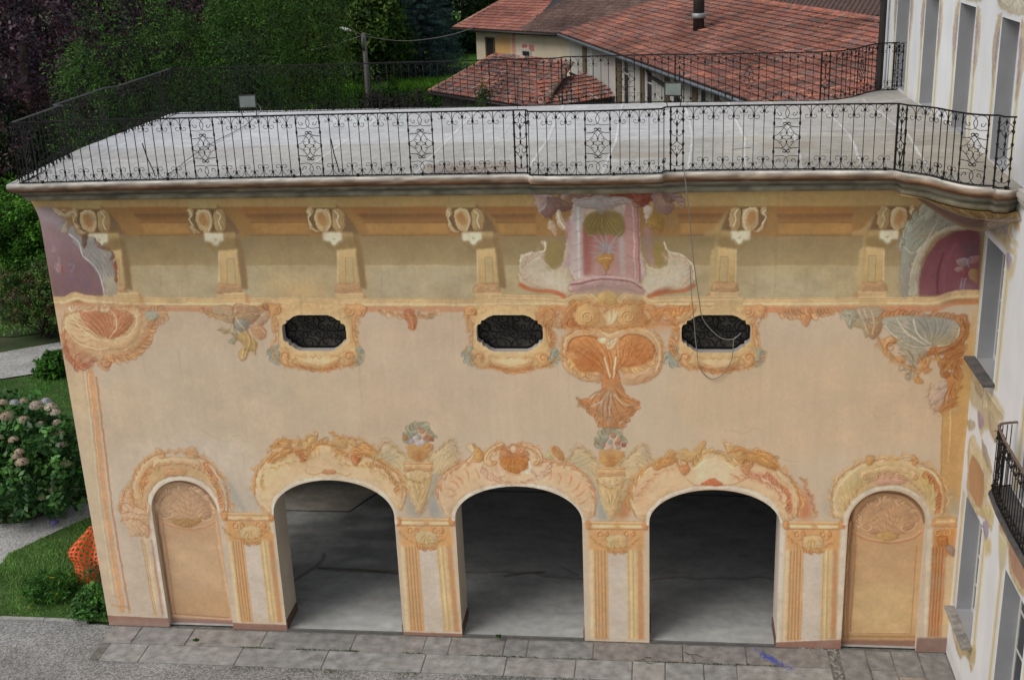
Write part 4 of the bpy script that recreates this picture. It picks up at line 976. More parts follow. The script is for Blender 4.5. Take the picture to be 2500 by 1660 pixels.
R|85605a,6,1,1|-350 1738 20 26 42 2 56 0 24 -16 62 18 84 -2 36 -18 -18 -38 -42 -18 -36 32 -74 -2 -104 6 -6 -28 -32 14
R|84392a,7,1,1|-184 1762 62 6 54 -4 42 -16 -18 -32 -30 -14 -36 24 -62 8
R|b49a90,5,1,1|-344 1738 26 26 38 4 36 -6 2 -18 -14 -6 -26 16 -30 -10 -20 -24
R|98928e,6,1,1|-304 1726 72 8 18 32 -18 -22 24 -6 24 -8 50 0 30 -10 -24 -16 -50 -12 -24 -18 -14 -2 -12 18 -42 4 -30 16
P|a8a6ac,0.5,4,0|-294 1722 148 2 -38 -16 -86 2
S|c49484,1.4,0,-1,3|-250 1750 12 0
S|a8584a,1.4,180,1,3|-184 1756 12 0
R|a88e8c,5,1,1|-438 1746 22 12 24 -16 12 -22 -20 -24 -16 -22 -12 28 -12 6 10 16
A|c8b4b0,9,73,1,0.8|-432 1752 40 -10 4 -30 -28 -36
R|755650,6,1,1|-392 1734 48 -8 38 -26 -14 -18 -44 -6 -18 -18 -32 18 20 26
R|8a6a64,6,1,1|-38 1748 30 12 20 -38 24 -26 -24 -30 -26 12 -24 32
R|6e5050,6,1,1|-2 1766 38 -20 2 -30 -26 -6 -14 18
A|9a7a78,9,74,1,0.8|-26 1748 24 12 38 -32 18 -28
R|c8b49c,4,1,1|-364 1676 14 12 8 -24 14 -26 -6 -22 -18 12 -10 16
L|e6d6c0,2.5,0.7,0.8,1,0|-356 1678 6 -28 16 -26
R|b8a48c,3,1,1|-388 1650 18 -6 12 -26 -8 -24 -12 18 -12 8
R|c9b4a0,4,1,1|-68 1692 18 8 16 -14 -10 -38 -14 -12 -4 24
R|94702e,5,1,1|-56 1634 18 38 32 -12 8 -32 -14 -26 -14 20 -18 -6
P|a07474,0.9,3,1|-64 1628 20 -18 6 -84 12 -38 -24 26 -12 52
P|a88484,0.8,3,1|-334 1638 26 18 0 -102 -10 -64 -26 0 22 64
L|e0d4bc,2.6,0.7,0.8,1,0|-494 1490 14 36 44 10 32 12 0 26
L|e0d4bc,2.6,0.7,0.8,1,0|2 1572 12 -32 46 -14 38 -38 6 -46
L|d8c8b0,1.8,0.6,0.8,1,0|-466 1490 36 30 24 -18 30 -32
R|c9a276,6,1,1|-2030 536 6 88 26 66 48 44 44 20 2 32 22 -14 10 -22 82 2 6 24 26 16 14 -18 -2 -26 40 -24 36 -50 18 -64 2 -66 -10 -30 -28 0 -2 28 -10 60 -36 42 -46 22 -74 2 -58 -28 -42 -44 -18 -60 -20 -14 -18 28
P|bf9462,0.7,4,1|-2008 566 10 74 44 66 52 30 124 2 64 -36 38 -64 14 -66 -24 -14 -18 66 -50 42 -100 12 -72 -22 -42 -52 -16 -52
L|e4c596,1.8,0.8,0.8,1,0|-2022 550 8 74 26 60 52 48 50 14
L|e4c596,1.8,0.8,0.8,1,0|-1744 742 46 -36 28 -54 14 -64 -4 -60
L|a86238,1.6,0.7,0.8,1,0|-2036 536 8 88 28 66 50 48 48 18
L|a86238,1.6,0.7,0.8,1,0|-1742 754 46 -32 34 -54 16 -66 -6 -80
L|b0553a,2.2,0.6,0.8,1,0|-1710 716 30 -56 -8 -22 22 -36 -8 -30 12 -28 -14 -30
A|b87848,6,81,-1,0.8|-1994 602 10 38 26 44 40 36
A|b87848,6,82,-1,0.8|-1718 724 26 -58 14 -58 4 -64
R|d3b084,4,1,1|-1926 728 12 10 76 8 80 -8 18 -14 -6 -30 -18 0 -4 18 -68 8 -70 -10 2 -18 -16 4
S|c48a5c,1.2,90,1,2|-1910 702 14 0
S|c48a5c,1.2,90,-1,2|-1758 706 12 0
P|b99a60,0.5,4,0|-1936 692 56 4 -20 -40 -42 -16
P|b99a60,0.5,4,0|-1790 698 58 -18 12 -22 -54 8
R|c09060,3,1,1|-1880 692 42 8 40 -6 -16 -26 -42 4 -34 -6
R|c99c6c,3,1,1|-1908 756 4 28 18 -12 14 -20 -16 -12
R|c99c6c,3,1,1|-1790 752 6 24 20 14 18 -6 0 -32 -24 -8
L|cdbba4,6.5,0.95,1,1,0|-1966 536 14 52 44 50 58 20 68 -4 50 -28 34 -54 6 -52
R|c9a078,5,1,1|-2090 534 16 60 30 18 24 -10 -6 -52 32 -28 14 4 4 32 12 -22 -8 -58 -18 -76 -42 6 -30 -4 -2 26 -22 38 4 36
S|c98e62,1.3,90,1,2.2|-2048 586 18 2
S|c98e62,1.3,0,1,2.2|-2064 528 28 0
S|c98e62,1.3,200,1,2.2|-1994 544 14 0
L|a86c40,1.6,0.6,0.8,1,0|-2048 468 18 8 0 -26 -20 0
L|a86c40,1.6,0.6,0.8,1,0|-2022 476 14 0 -2 -26 -16 0
L|a86c40,1.6,0.6,0.8,1,0|-2028 438 10 0 -2 -22 -12 0
L|a05a34,2,0.5,0.8,1,0|-2090 534 6 -30 40 8 26 -10 44 -2
P|9a8c78,0.6,4,0|-2040 616 28 52 -16 -66
L|cda878,9,0.9,1.5,1,0|-2008 394 4 -138 -4 -204
L|a06a40,1.6,0.6,0.8,1,0|-2020 394 2 -138 2 -204
L|e0c494,1.6,0.6,0.8,1,0|-2000 394 2 -138 -4 -204
L|8e6a3c,1.2,0.6,0.8,1,0|-2012 394 2 -138 2 -204
L|a87454,5,0.7,2.5,1,0|-1978 386 -2 -130 0 -198
P|cdc0ae,0.8,1.5,0|-1976 478 10 0 6 -436 -10 0
L|9a9488,10,0.5,6,1,0|-1634 638 20 -50 24 -58
G|c8a878,c6a67c,0.9,1.5,0,270|-1670 480 182 4 6 -446 -192 -6
P|d6bb8c,0.8,1,0|-1668 424 12 2 -6 -394 -12 0
P|b9824e,0.75,1.4,0|-1654 396 50 0 -4 -362 -50 -2
L|8c5a34,1.0,0.6,0.7,0,0|-1650 396 -4 -358
L|dcb47c,1.0,0.6,0.7,0,0|-1644 396 -6 -358
L|8c5a34,1.0,0.6,0.7,0,0|-1638 396 -4 -358
L|dcb47c,1.0,0.6,0.7,0,0|-1634 396 -4 -356
L|8c5a34,1.0,0.6,0.7,0,0|-1628 396 -2 -356
L|dcb47c,1.0,0.6,0.7,0,0|-1622 396 -4 -356
L|8c5a34,1.0,0.6,0.7,0,0|-1616 396 -4 -356
L|dcb47c,1.0,0.6,0.7,0,0|-1612 396 -2 -356
P|bfae9c,1,1,0|-1606 386 64 0 -2 -350 -64 -2
P|c8a874,1,1.2,0|-1542 402 34 0 -2 -364 -34 -2
L|dfc68e,1.4,0.7,0.8,0,0|-1530 398 0 -356
L|96703c,1.1,0.6,0.8,0,0|-1522 398 0 -354
L|96703c,1.1,0.5,0.8,0,0|-1538 398 -2 -356
P|b47a4c,0.8,1.6,0|-1508 422 20 0 0 -384 -20 0
P|c98f54,0.85,2,0|-1670 482 182 4 4 -86 -184 -6
R|d3a66c,3.5,1,1|-1636 482 36 0 0 -30 -16 -14 -20 6
S|c07842,1.3,90,1,2.4|-1630 462 14 2
S|c07842,1.3,90,-1,2.2|-1608 464 12 0
L|a8632f,1.2,0.5,0.8,1,0|-1622 474 -4 -28
L|a8632f,1.2,0.5,0.8,1,0|-1612 474 -2 -28
R|d3a66c,3.5,1,1|-1548 484 36 0 0 -30 -16 -14 -20 6
S|c07842,1.3,90,1,2.4|-1540 466 12 0
S|c07842,1.3,90,-1,2.2|-1520 466 12 0
L|a8632f,1.2,0.5,0.8,1,0|-1532 476 -6 -28
L|a8632f,1.2,0.5,0.8,1,0|-1524 476 -2 -28
R|c0a878,5,1,1|-1612 448 28 12 26 2 26 -12 -4 -40 -12 -28 -12 10 -16 -4 -14 -10 -10 14 -12 4
F|8c6a34,6,2,0.4|-1572 450 -40 -42 18 -22 18 4 30 8
A|c08048,5,91,-1,0.8|-1612 400 32 -12 36 10
R|cf9c60,3,0,1|-1674 518 198 0 0 -32 -204 -2
P|d9c090,0.9,0.8,0|-1658 502 74 0 -2 -12 -74 0
P|d9c090,0.9,0.8,0|-1562 502 68 0 0 -12 -70 0
L|b4743c,1.4,0.7,0.6,0,0|-1674 506 198 2
L|a8683a,1.6,0.7,0.6,0,0|-1678 482 198 4
L|e6c48c,1.2,0.7,0.6,0,0|-1674 514 196 2
R|c8844c,3,1,1|-1680 512 16 10 8 -16 -8 -22 -16 0
R|c8844c,3,1,1|-1490 516 16 10 8 -16 -8 -22 -16 2
G|c8a878,c6a67c,0.9,1.5,0,270|-990 474 200 6 16 -456 -220 -10
P|d6bb8c,0.8,1,0|-988 420 12 0 -4 -404 -14 -2
P|b9824e,0.75,1.4,0|-972 390 54 2 0 -374 -58 -2
L|8c5a34,1.0,0.6,0.7,0,0|-968 390 -2 -368
L|dcb47c,1.0,0.6,0.7,0,0|-962 392 -4 -370
L|8c5a34,1.0,0.6,0.7,0,0|-956 392 -2 -370
L|dcb47c,1.0,0.6,0.7,0,0|-950 392 -2 -370
L|8c5a34,1.0,0.6,0.7,0,0|-944 392 0 -370
L|dcb47c,1.0,0.6,0.7,0,0|-938 392 -2 -368
L|8c5a34,1.0,0.6,0.7,0,0|-932 392 0 -368
L|dcb47c,1.0,0.6,0.7,0,0|-926 392 0 -368
P|bfae9c,1,1,0|-918 382 68 0 6 -362 -74 -2
P|c8a874,1,1.2,0|-850 398 36 0 8 -376 -38 -2
L|dfc68e,1.4,0.7,0.8,0,0|-836 394 8 -366
L|96703c,1.1,0.6,0.8,0,0|-828 394 8 -366
L|96703c,1.1,0.5,0.8,0,0|-846 394 6 -368
P|b47a4c,0.8,1.6,0|-812 418 20 0 10 -396 -20 0
P|c98f54,0.85,2,0|-990 476 200 4 6 -84 -204 -6
R|d3a66c,3.5,1,1|-954 476 34 0 2 -28 -14 -16 -20 8
S|c07842,1.3,90,1,2.4|-946 458 12 0
S|c07842,1.3,90,-1,2.2|-926 458 10 0
L|a8632f,1.2,0.5,0.8,1,0|-940 468 -2 -28
L|a8632f,1.2,0.5,0.8,1,0|-930 468 -2 -26
R|d3a66c,3.5,1,1|-858 478 34 0 2 -28 -14 -16 -20 8
S|c07842,1.3,90,1,2.4|-850 460 12 0
S|c07842,1.3,90,-1,2.2|-830 460 12 0
L|a8632f,1.2,0.5,0.8,1,0|-842 470 -4 -26
L|a8632f,1.2,0.5,0.8,1,0|-834 472 -2 -28
R|c0a878,5,1,1|-924 444 26 12 28 0 24 -10 -2 -40 -10 -26 -12 8 -16 -4 -12 -10 -10 14 -14 4
F|8c6a34,6,2,0.4|-884 444 -38 -40 20 -22 16 4 30 8
A|c08048,5,91,-1,0.8|-922 396 34 -12 34 10
R|cf9c60,3,0,1|-994 510 214 4 0 -32 -218 -4
P|d9c090,0.9,0.8,0|-978 496 82 0 0 -12 -84 0
P|d9c090,0.9,0.8,0|-872 496 76 0 -2 -10 -74 -2
L|b4743c,1.4,0.7,0.6,0,0|-994 500 214 2
L|a8683a,1.6,0.7,0.6,0,0|-996 476 214 4
L|e6c48c,1.2,0.7,0.6,0,0|-994 508 212 2
R|c8844c,3,1,1|-1000 506 14 10 8 -16 -4 -22 -16 0
R|c8844c,3,1,1|-794 510 14 10 8 -16 -4 -22 -16 2
G|c8a878,c6a67c,0.9,1.5,0,270|-272 478 204 4 4 -466 -208 -8
P|d6bb8c,0.8,1,0|-272 424 14 0 -2 -416 -12 0
P|b9824e,0.75,1.4,0|-254 396 52 0 0 -386 -54 -2
L|8c5a34,1.0,0.6,0.7,0,0|-250 396 -2 -382
L|dcb47c,1.0,0.6,0.7,0,0|-246 396 0 -382
L|8c5a34,1.0,0.6,0.7,0,0|-238 396 0 -382
L|dcb47c,1.0,0.6,0.7,0,0|-234 396 0 -380
L|8c5a34,1.0,0.6,0.7,0,0|-226 396 0 -380
L|dcb47c,1.0,0.6,0.7,0,0|-222 396 0 -380
L|8c5a34,1.0,0.6,0.7,0,0|-214 396 0 -380
L|dcb47c,1.0,0.6,0.7,0,0|-208 396 0 -380
P|bfae9c,1,1,0|-202 386 70 2 2 -376 -72 -2
P|c8a874,1,1.2,0|-132 402 36 2 2 -390 -36 -2
L|dfc68e,1.4,0.7,0.8,0,0|-118 400 2 -380
L|96703c,1.1,0.6,0.8,0,0|-110 400 2 -380
L|96703c,1.1,0.5,0.8,0,0|-128 398 2 -378
P|b47a4c,0.8,1.6,0|-94 422 20 0 4 -406 -22 -2
P|c98f54,0.85,2,0|-272 480 204 4 0 -84 -204 -6
R|d3a66c,3.5,1,1|-240 478 34 2 4 -30 -14 -14 -18 6
S|c07842,1.3,90,1,2.4|-230 460 12 2
S|c07842,1.3,90,-1,2.2|-210 462 10 0
L|a8632f,1.2,0.5,0.8,1,0|-224 472 -2 -28
L|a8632f,1.2,0.5,0.8,1,0|-216 472 0 -28
R|d3a66c,3.5,1,1|-142 480 34 2 2 -28 -12 -16 -18 8
S|c07842,1.3,90,1,2.4|-132 464 12 0
S|c07842,1.3,90,-1,2.2|-112 464 10 0
L|a8632f,1.2,0.5,0.8,1,0|-126 474 -2 -28
L|a8632f,1.2,0.5,0.8,1,0|-118 474 0 -26
R|c0a878,5,1,1|-206 448 24 10 26 2 24 -12 0 -38 -8 -26 -12 10 -14 -6 -12 -8 -10 14 -14 2
F|8c6a34,6,2,0.4|-168 448 -34 -40 20 -22 16 4 28 8
A|c08048,5,91,-1,0.8|-202 400 32 -12 32 10
R|cf9c60,3,0,1|-278 514 218 2 2 -32 -222 -4
P|d9c090,0.9,0.8,0|-262 498 84 0 0 -10 -84 -2
P|d9c090,0.9,0.8,0|-154 500 78 0 0 -12 -78 0
L|b4743c,1.4,0.7,0.6,0,0|-278 502 218 2
L|a8683a,1.6,0.7,0.6,0,0|-278 480 218 2
L|e6c48c,1.2,0.7,0.6,0,0|-278 510 216 2
R|c8844c,3,1,1|-284 508 14 10 8 -16 -4 -22 -14 2
R|c8844c,3,1,1|-74 512 14 10 8 -14 -4 -22 -16 0
G|c8a878,c6a67c,0.9,1.5,0,270|444 496 192 4 12 -464 -202 -8
P|d6bb8c,0.8,1,0|444 442 12 0 2 -412 -12 -2
P|b9824e,0.75,1.4,0|460 414 50 2 6 -384 -54 -2
L|8c5a34,1.0,0.6,0.7,0,0|464 414 2 -378
L|dcb47c,1.0,0.6,0.7,0,0|468 414 4 -378
L|8c5a34,1.0,0.6,0.7,0,0|476 416 2 -380
L|dcb47c,1.0,0.6,0.7,0,0|480 416 4 -380
L|8c5a34,1.0,0.6,0.7,0,0|486 416 4 -380
L|dcb47c,1.0,0.6,0.7,0,0|492 416 4 -380
L|8c5a34,1.0,0.6,0.7,0,0|498 416 4 -378
L|dcb47c,1.0,0.6,0.7,0,0|504 416 4 -378
P|bfae9c,1,1,0|510 406 66 2 8 -374 -68 -2
P|c8a874,1,1.2,0|576 422 34 0 10 -386 -36 -2
L|dfc68e,1.4,0.7,0.8,0,0|590 418 8 -378
L|96703c,1.1,0.6,0.8,0,0|596 418 10 -376
L|96703c,1.1,0.5,0.8,0,0|580 418 8 -378
P|b47a4c,0.8,1.6,0|612 440 18 0 12 -404 -20 0
P|c98f54,0.85,2,0|444 496 192 6 2 -82 -194 -6
R|d3a66c,3.5,1,1|472 496 32 0 6 -28 -12 -14 -20 8
S|c07842,1.3,90,1,2.4|482 478 12 0
S|c07842,1.3,90,-1,2.2|502 480 10 0
L|a8632f,1.2,0.5,0.8,1,0|488 490 0 -28
L|a8632f,1.2,0.5,0.8,1,0|496 490 2 -28
R|d3a66c,3.5,1,1|564 498 32 0 6 -26 -12 -16 -18 8
S|c07842,1.3,90,1,2.4|574 480 12 2
S|c07842,1.3,90,-1,2.2|594 482 10 0
L|a8632f,1.2,0.5,0.8,1,0|580 492 0 -28
L|a8632f,1.2,0.5,0.8,1,0|588 492 2 -26
R|c0a878,5,1,1|504 466 22 10 26 0 22 -10 4 -38 -8 -24 -12 8 -14 -4 -10 -10 -10 14 -14 4
F|8c6a34,6,2,0.4|540 466 -30 -40 20 -20 14 4 26 8
A|c08048,5,91,-1,0.8|510 420 32 -12 30 10
R|cf9c60,3,0,1|436 530 206 2 4 -30 -210 -4
P|d9c090,0.9,0.8,0|452 516 80 0 0 -12 -80 0
P|d9c090,0.9,0.8,0|554 516 74 0 0 -10 -72 -2
L|b4743c,1.4,0.7,0.6,0,0|438 518 204 2
L|a8683a,1.6,0.7,0.6,0,0|438 498 206 2
L|e6c48c,1.2,0.7,0.6,0,0|438 528 202 2
R|c8844c,3,1,1|432 524 12 10 10 -14 -4 -22 -14 2
R|c8844c,3,1,1|628 528 14 10 8 -14 -2 -20 -14 0
R|c48a4c,3,0,1|952 556 84 4 2 -40 -88 -2
P|d8bc88,0.9,1,0|962 546 68 2 2 -10 -68 -2
P|b9793c,0.9,2,0|956 514 80 2 4 -114 -78 -2
S|d09a5c,1.3,90,1,2.6|976 494 14 0
S|d09a5c,1.3,90,-1,2.4|1004 498 16 2
R|a8622c,3,1,1|976 478 30 4 8 -38 -14 0 -18 -2
P|a8683a,0.85,2,0|958 442 50 2 12 -380 -52 -2
L|7e4c28,1.1,0.6,0.7,0,0|964 436 8 -370
L|d2a064,1,0.5,0.7,0,0|968 436 8 -370
L|7e4c28,1.1,0.6,0.7,0,0|976 436 8 -370
L|d2a064,1,0.5,0.7,0,0|980 436 8 -370
L|7e4c28,1.1,0.6,0.7,0,0|986 436 8 -368
L|d2a064,1,0.5,0.7,0,0|990 436 8 -368
L|7e4c28,1.1,0.6,0.7,0,0|996 436 10 -368
L|d2a064,1,0.5,0.7,0,0|1002 436 8 -368
P|c0a070,0.9,1.5,0|1012 402 32 0 0 -336 -22 -2
R|8c7468,3,1,1|1006 444 30 -6 0 -36 -20 14
P|c8b89c,0.9,1.5,0|934 510 20 2 14 -458 -12 0
G|b98c50,b58a52,0.95,2,0,270|956 970 78 2 6 -424 -72 160
L|9a6a34,2,0.6,1.5,1,0|954 970 14 -248
L|dab87c,2,0.6,0.8,1,0|982 970 6 -194
P|8f8a78,0.6,8,0|982 682 58 -66 4 -54 -50 -2
R|cfa874,6,1,1|-1518 524 -24 58 4 56 18 54 32 40 16 16 -6 16 28 8 -2 22 30 4 10 24 24 4 14 -16 24 28 18 -16 34 18 16 4 -6 16 12 4 8 -16 -10 -30 -16 -22 -20 -14 26 10 20 16 24 6 22 -6 20 -24 24 -14 -20 34 -14 20 -6 28 8 12 6 -4 -2 -16 26 -6 22 -18 8 14 18 -2 10 -18 18 8 22 -8 20 -24 24 -10 20 -32 20 -20 32 -34 18 -52 -6 -56 -20 -42 -18 4 -16 28 -36 56 -74 22 -144 10 -114 -22 -58 -38 -34 -38 -10 -50 -26 0
P|d2b084,0.85,8,1|-1488 524 -30 74 6 58 44 56 80 38 54 -16 44 34 44 36 38 -40 42 -22 74 -16 70 -38 40 -54 8 -58 -16 -20 -30 52 -42 40 -72 22 -126 10 -100 -14 -72 -42 -40 -50
P|cdb078,0.5,8,1|-1510 574 0 66 40 60 56 26 -36 -54 -34 -48
G|d6bd92,cfb48a,0.8,6,0,270|-1456 616 82 58 114 22 90 -2 94 -30 62 -64 22 -52 -16 20 -38 56 -72 30 -144 14 -114 -22 -66 -42
L|cabda8,6,1,1.2,1,0|-1476 516 8 50 34 42 58 38 54 14 60 10 68 -2 76 -14 54 -26 42 -44 20 -48 2 -50
P|cabda8,0.9,1,0|-1494 474 12 2 2 -42 -10 0
L|e4c89a,1.8,0.5,0.8,1,0|-1488 524 -38 58 -2 56 18 50 32 36
L|e4c89a,1.8,0.5,0.8,1,0|-1012 728 38 -34 16 -52 -4 -48 -18 -42
L|b06c3a,1.8,0.7,0.8,1,0|-1512 524 -26 58 4 56 18 54 32 38
L|b06c3a,1.8,0.7,0.8,1,0|-1018 744 52 -46 16 -56 -6 -56 -16 -38
L|b06c3a,1.8,0.7,0.8,1,0|-1022 732 38 -34 18 -52 -4 -52
R|c08444,5,1,1|-1476 748 30 24 30 10 30 20 16 -12 -16 -24 -32 -16 -32 -18 -24 0
L|e0b06c,2.2,0.7,0.8,1,0|-1448 748 32 20 32 20
L|8c5424,1.8,0.6,0.8,1,0|-1456 752 32 20 36 24
R|c08e56,5,1,1|-1418 798 8 24 22 4 14 -16 -10 -20 -18 4
R|c09c66,4,1,1|-1362 818 14 18 16 -14 -2 -20 -20 -4
R|c2965a,6,1,1|-1332 798 14 28 24 14 20 0 -2 -20 -18 -24 -24 -12 -10 4
R|c88c52,4,1,1|-1366 786 20 12 14 -12 -2 -24 -16 -8 -14 12
S|b86a3c,1.4,180,1,2.6|-1350 778 14 0
R|b86438,5,1,1|-1340 782 18 -4 6 -18 -18 -26 -14 16
S|cc9a62,1.1,270,1,2.6|-1280 854 10 0
A|c08a48,6,101,1,0.8|-1452 794 30 2 18 26 30 -12
R|c2965a,6,1,1|-1210 838 30 2 22 -16 -10 -32 -20 0 -16 20
S|cc9a62,1.1,270,-1,2.6|-1212 854 8 0
R|c29660,4,1,1|-1158 820 8 14 18 -2 10 -18 -6 -16 -22 8
R|c08444,6,1,1|-1120 814 16 8 22 -10 20 -22 24 -12 24 -42 -16 -8 -38 24 -40 18 -10 24
L|e0b06c,2.2,0.7,0.8,1,0|-1098 790 38 -22 38 -28
L|8c5424,1.8,0.6,0.8,1,0|-1104 778 36 -20 38 -26
R|c88c52,4,1,1|-1146 794 22 4 18 -16 -6 -28 -20 -8 -12 24
S|b86a3c,1.4,0,-1,2.6|-1130 780 14 2
R|b86438,5,1,1|-1146 766 30 -12 -6 -16 -14 -16 -12 24
A|c4925a,8,102,1,0.8|-1318 752 6 24 24 14 20 18 24 4 22 -6 20 -24 24 -12 12 -24
L|b8702c,3,0.7,0.8,1,0|-1272 804 28 6 22 -6
L|b8843c,5,0.6,3,1,1|-1288 780 2 -28
L|b8843c,5,0.6,3,1,1|-1272 792 0 -28
L|b8843c,5,0.6,3,1,1|-1220 796 -6 -28
L|b8843c,5,0.6,3,1,1|-1204 776 -6 -24
L|b8843c,5,0.6,3,1,1|-1300 768 0 -24
L|b8843c,5,0.6,3,1,1|-1186 766 -8 -24
A|c89a60,5,103,1,0.8|-1444 730 32 12 32 16
A|bf8a50,6,104,-1,0.8|-1092 734 36 -6 36 -12 20 -36 20 -30 4 -40
A|bf9a60,5,105,-1,0.8|-1494 680 -8 -32 6 -24
L|b88450,2.4,0.75,0.8,1,0|-1334 702 10 -14 26 -4 28 8 18 4 38 -4 22 -6 22 -4 12 8
R|c08050,3,1,1|-1270 692 8 12 18 -2 20 4 10 -12 -12 -8 -38 2
P|8f8f84,0.5,10,0|-1662 676 20 -24 32 -48 20 -56 -2 -34 -54 8 -10 74
P|a89c8c,0.45,10,0|-1560 638 22 -8 16 -72 4 -34 -62 -2 -4 34
P|7f8c8c,0.75,5,0|-270 702 30 -36 24 -64 24 -84 -44 0 -12 56 -6 56
A|8c9898,6,112,1,0.8|-270 700 30 -34 18 -64 12 -56
P|b06c38,0.8,5,0|-152 640 44 28 -14 -64 0 -70 -50 -14 12 56
P|868884,0.75,6,0|-944 644 52 -128 -60 0 -2 72
P|868884,0.75,6,0|-870 576 52 86 -18 -72 22 -72 -58 0
R|c4a878,6,1,1|-1064 762 36 36 2 32 20 8 18 -14 12 -18 18 -20 22 -8 88 2 26 10 20 28 20 18 20 0 4 -26 2 -36 14 -26 -34 -36 -52 -30 -10 -42 -30 -58 -22 -44 -20 -14 -18 28 -22 86 -16 42 -30 34 -38 28
P|a89a78,0.6,5,0|-1058 762 42 36 38 -26 -4 -42 -38 6
L|8f8468,1.6,0.5,0.8,1,0|-1052 762 62 30
L|d8c8a0,1.0,0.0,0.8,1,0|-1052 762 62 30
L|8f8468,1.6,0.5,0.8,1,0|-1038 750 60 26
L|d8c8a0,1.0,0.0,0.8,1,0|-1038 750 60 26
L|8f8468,1.6,0.5,0.8,1,0|-1026 738 56 26
L|d8c8a0,1.0,0.0,0.8,1,0|-1026 738 56 26
L|8f8468,1.6,0.5,0.8,1,0|-790 788 30 -20
L|d8c8a0,1.0,0.0,0.8,1,0|-790 788 30 -20
L|8f8468,1.6,0.5,0.8,1,0|-798 774 34 -20
L|d8c8a0,1.0,0.0,0.8,1,0|-798 774 34 -20
L|8f8468,1.6,0.5,0.8,1,0|-802 760 32 -20
L|d8c8a0,1.0,0.0,0.8,1,0|-802 760 32 -20
P|b59c80,0.8,3,1|-1026 834 16 4 16 -8 -2 -20 -26 -4
P|b59c80,0.8,3,1|-782 836 16 4 12 -16 0 -28 -24 -4
R|c99a64,3,0,1|-948 744 104 2 0 -40 -110 -2
L|a86c40,1.6,0.6,0.6,0,0|-950 734 106 0
L|e2c08a,1.4,0.6,0.6,0,0|-950 728 106 2
L|a86c40,1.6,0.6,0.6,0,0|-952 714 108 2
R|c6a470,4,1,1|-944 698 90 2 -6 -54 -18 -64 -18 -36 -14 -12 -14 26 -12 64
F|9a7440,5,2.2,0.4|-908 552 -24 136 32 4 36 -4
L|8f8468,2,0.4,0.8,1,0|-926 694 6 -20 18 -8 24 8 8 22
R|c08848,5,1,1|-930 810 84 2 0 -32 -14 -20 -36 -16 -32 14 -6 20
P|a4582c,0.6,4,0|-906 786 28 0 -8 -34 -10 -8 -10 10
R|b05a48,4,1,1|-926 830 6 10 10 2 4 -10 -6 -10 -10 0
R|8f9080,4,1,1|-900 842 6 10 10 0 6 -8 -6 -12 -12 0
R|a4604c,4,1,1|-874 838 6 10 10 2 4 -10 -6 -10 -10 -2
R|9a9680,4,1,1|-912 862 6 10 10 0 6 -8 -6 -10 -12 -2
R|a87458,4,1,1|-886 870 6 10 10 0 6 -8 -6 -12 -12 0
R|b07a58,4,1,1|-864 856 6 10 10 0 6 -8 -6 -10 -12 -2
R|c09a90,4,1,1|-902 824 6 10 10 0 6 -8 -6 -10 -10 -2
R|7f8474,4,1,1|-922 848 6 10 10 0 6 -8 -6 -10 -12 -2
R|8c3c34,4,1,1|-852 836 6 10 10 0 4 -8 -4 -12 -12 0
R|a08c74,4,1,1|-888 886 6 10 10 0 6 -8 -6 -10 -12 -2
R|a87c64,4,1,1|-904 882 6 10 10 2 6 -10 -6 -10 -12 0
R|9c8a80,4,1,1|-872 824 6 10 10 2 4 -10 -4 -10 -12 0
R|80867c,4,1,1|-934 824 6 10 10 0 6 -8 -6 -10 -12 -2
R|b08448,4,1,1|-950 840 6 10 10 2 4 -10 -4 -10 -12 0
A|8a8c70,7,111,1,0.8|-932 824 12 38 34 30 30 -18 18 -34
R|c4a878,6,1,1|-352 754 32 34 2 30 18 10 18 -16 12 -16 20 -20 20 -6 84 0 26 12 18 26 20 18 18 0 6 -26 2 -34 16 -28 -32 -34 -48 -30 -8 -42 -26 -56 -18 -42 -20 -16 -18 28 -24 84 -18 42 -32 34 -36 28
P|a89a78,0.6,5,0|-346 754 40 34 36 -26 0 -42 -38 6
L|8f8468,1.6,0.5,0.8,1,0|-338 754 56 28
L|d8c8a0,1.0,0.0,0.8,1,0|-338 754 56 28
L|8f8468,1.6,0.5,0.8,1,0|-326 742 56 26
L|d8c8a0,1.0,0.0,0.8,1,0|-326 742 56 26
L|8f8468,1.6,0.5,0.8,1,0|-314 730 54 24
L|d8c8a0,1.0,0.0,0.8,1,0|-314 730 54 24
L|8f8468,1.6,0.5,0.8,1,0|-90 778 32 -20
L|d8c8a0,1.0,0.0,0.8,1,0|-90 778 32 -20
L|8f8468,1.6,0.5,0.8,1,0|-96 764 34 -20
L|d8c8a0,1.0,0.0,0.8,1,0|-96 764 34 -20
L|8f8468,1.6,0.5,0.8,1,0|-98 750 30 -20
L|d8c8a0,1.0,0.0,0.8,1,0|-98 750 30 -20
P|b59c80,0.8,3,1|-318 822 16 6 14 -8 0 -22 -24 -2
P|b59c80,0.8,3,1|-82 824 14 4 12 -16 0 -26 -20 -4
R|c99a64,3,0,1|-238 734 98 2 4 -38 -106 -2
L|a86c40,1.6,0.6,0.6,0,0|-240 724 102 2
L|e2c08a,1.4,0.6,0.6,0,0|-240 720 102 2
L|a86c40,1.6,0.6,0.6,0,0|-242 706 106 2
R|c6a470,4,1,1|-234 690 88 2 -4 -52 -12 -64 -16 -36 -14 -10 -14 24 -16 62
F|9a7440,5,2.2,0.4|-192 548 -28 132 30 4 34 -4
L|8f8468,2,0.4,0.8,1,0|-214 686 6 -20 18 -6 22 6 6 22
R|c08848,5,1,1|-224 800 80 2 2 -32 -12 -20 -34 -14 -32 12 -8 22
P|a4582c,0.6,4,0|-200 776 28 0 -8 -34 -8 -6 -10 10
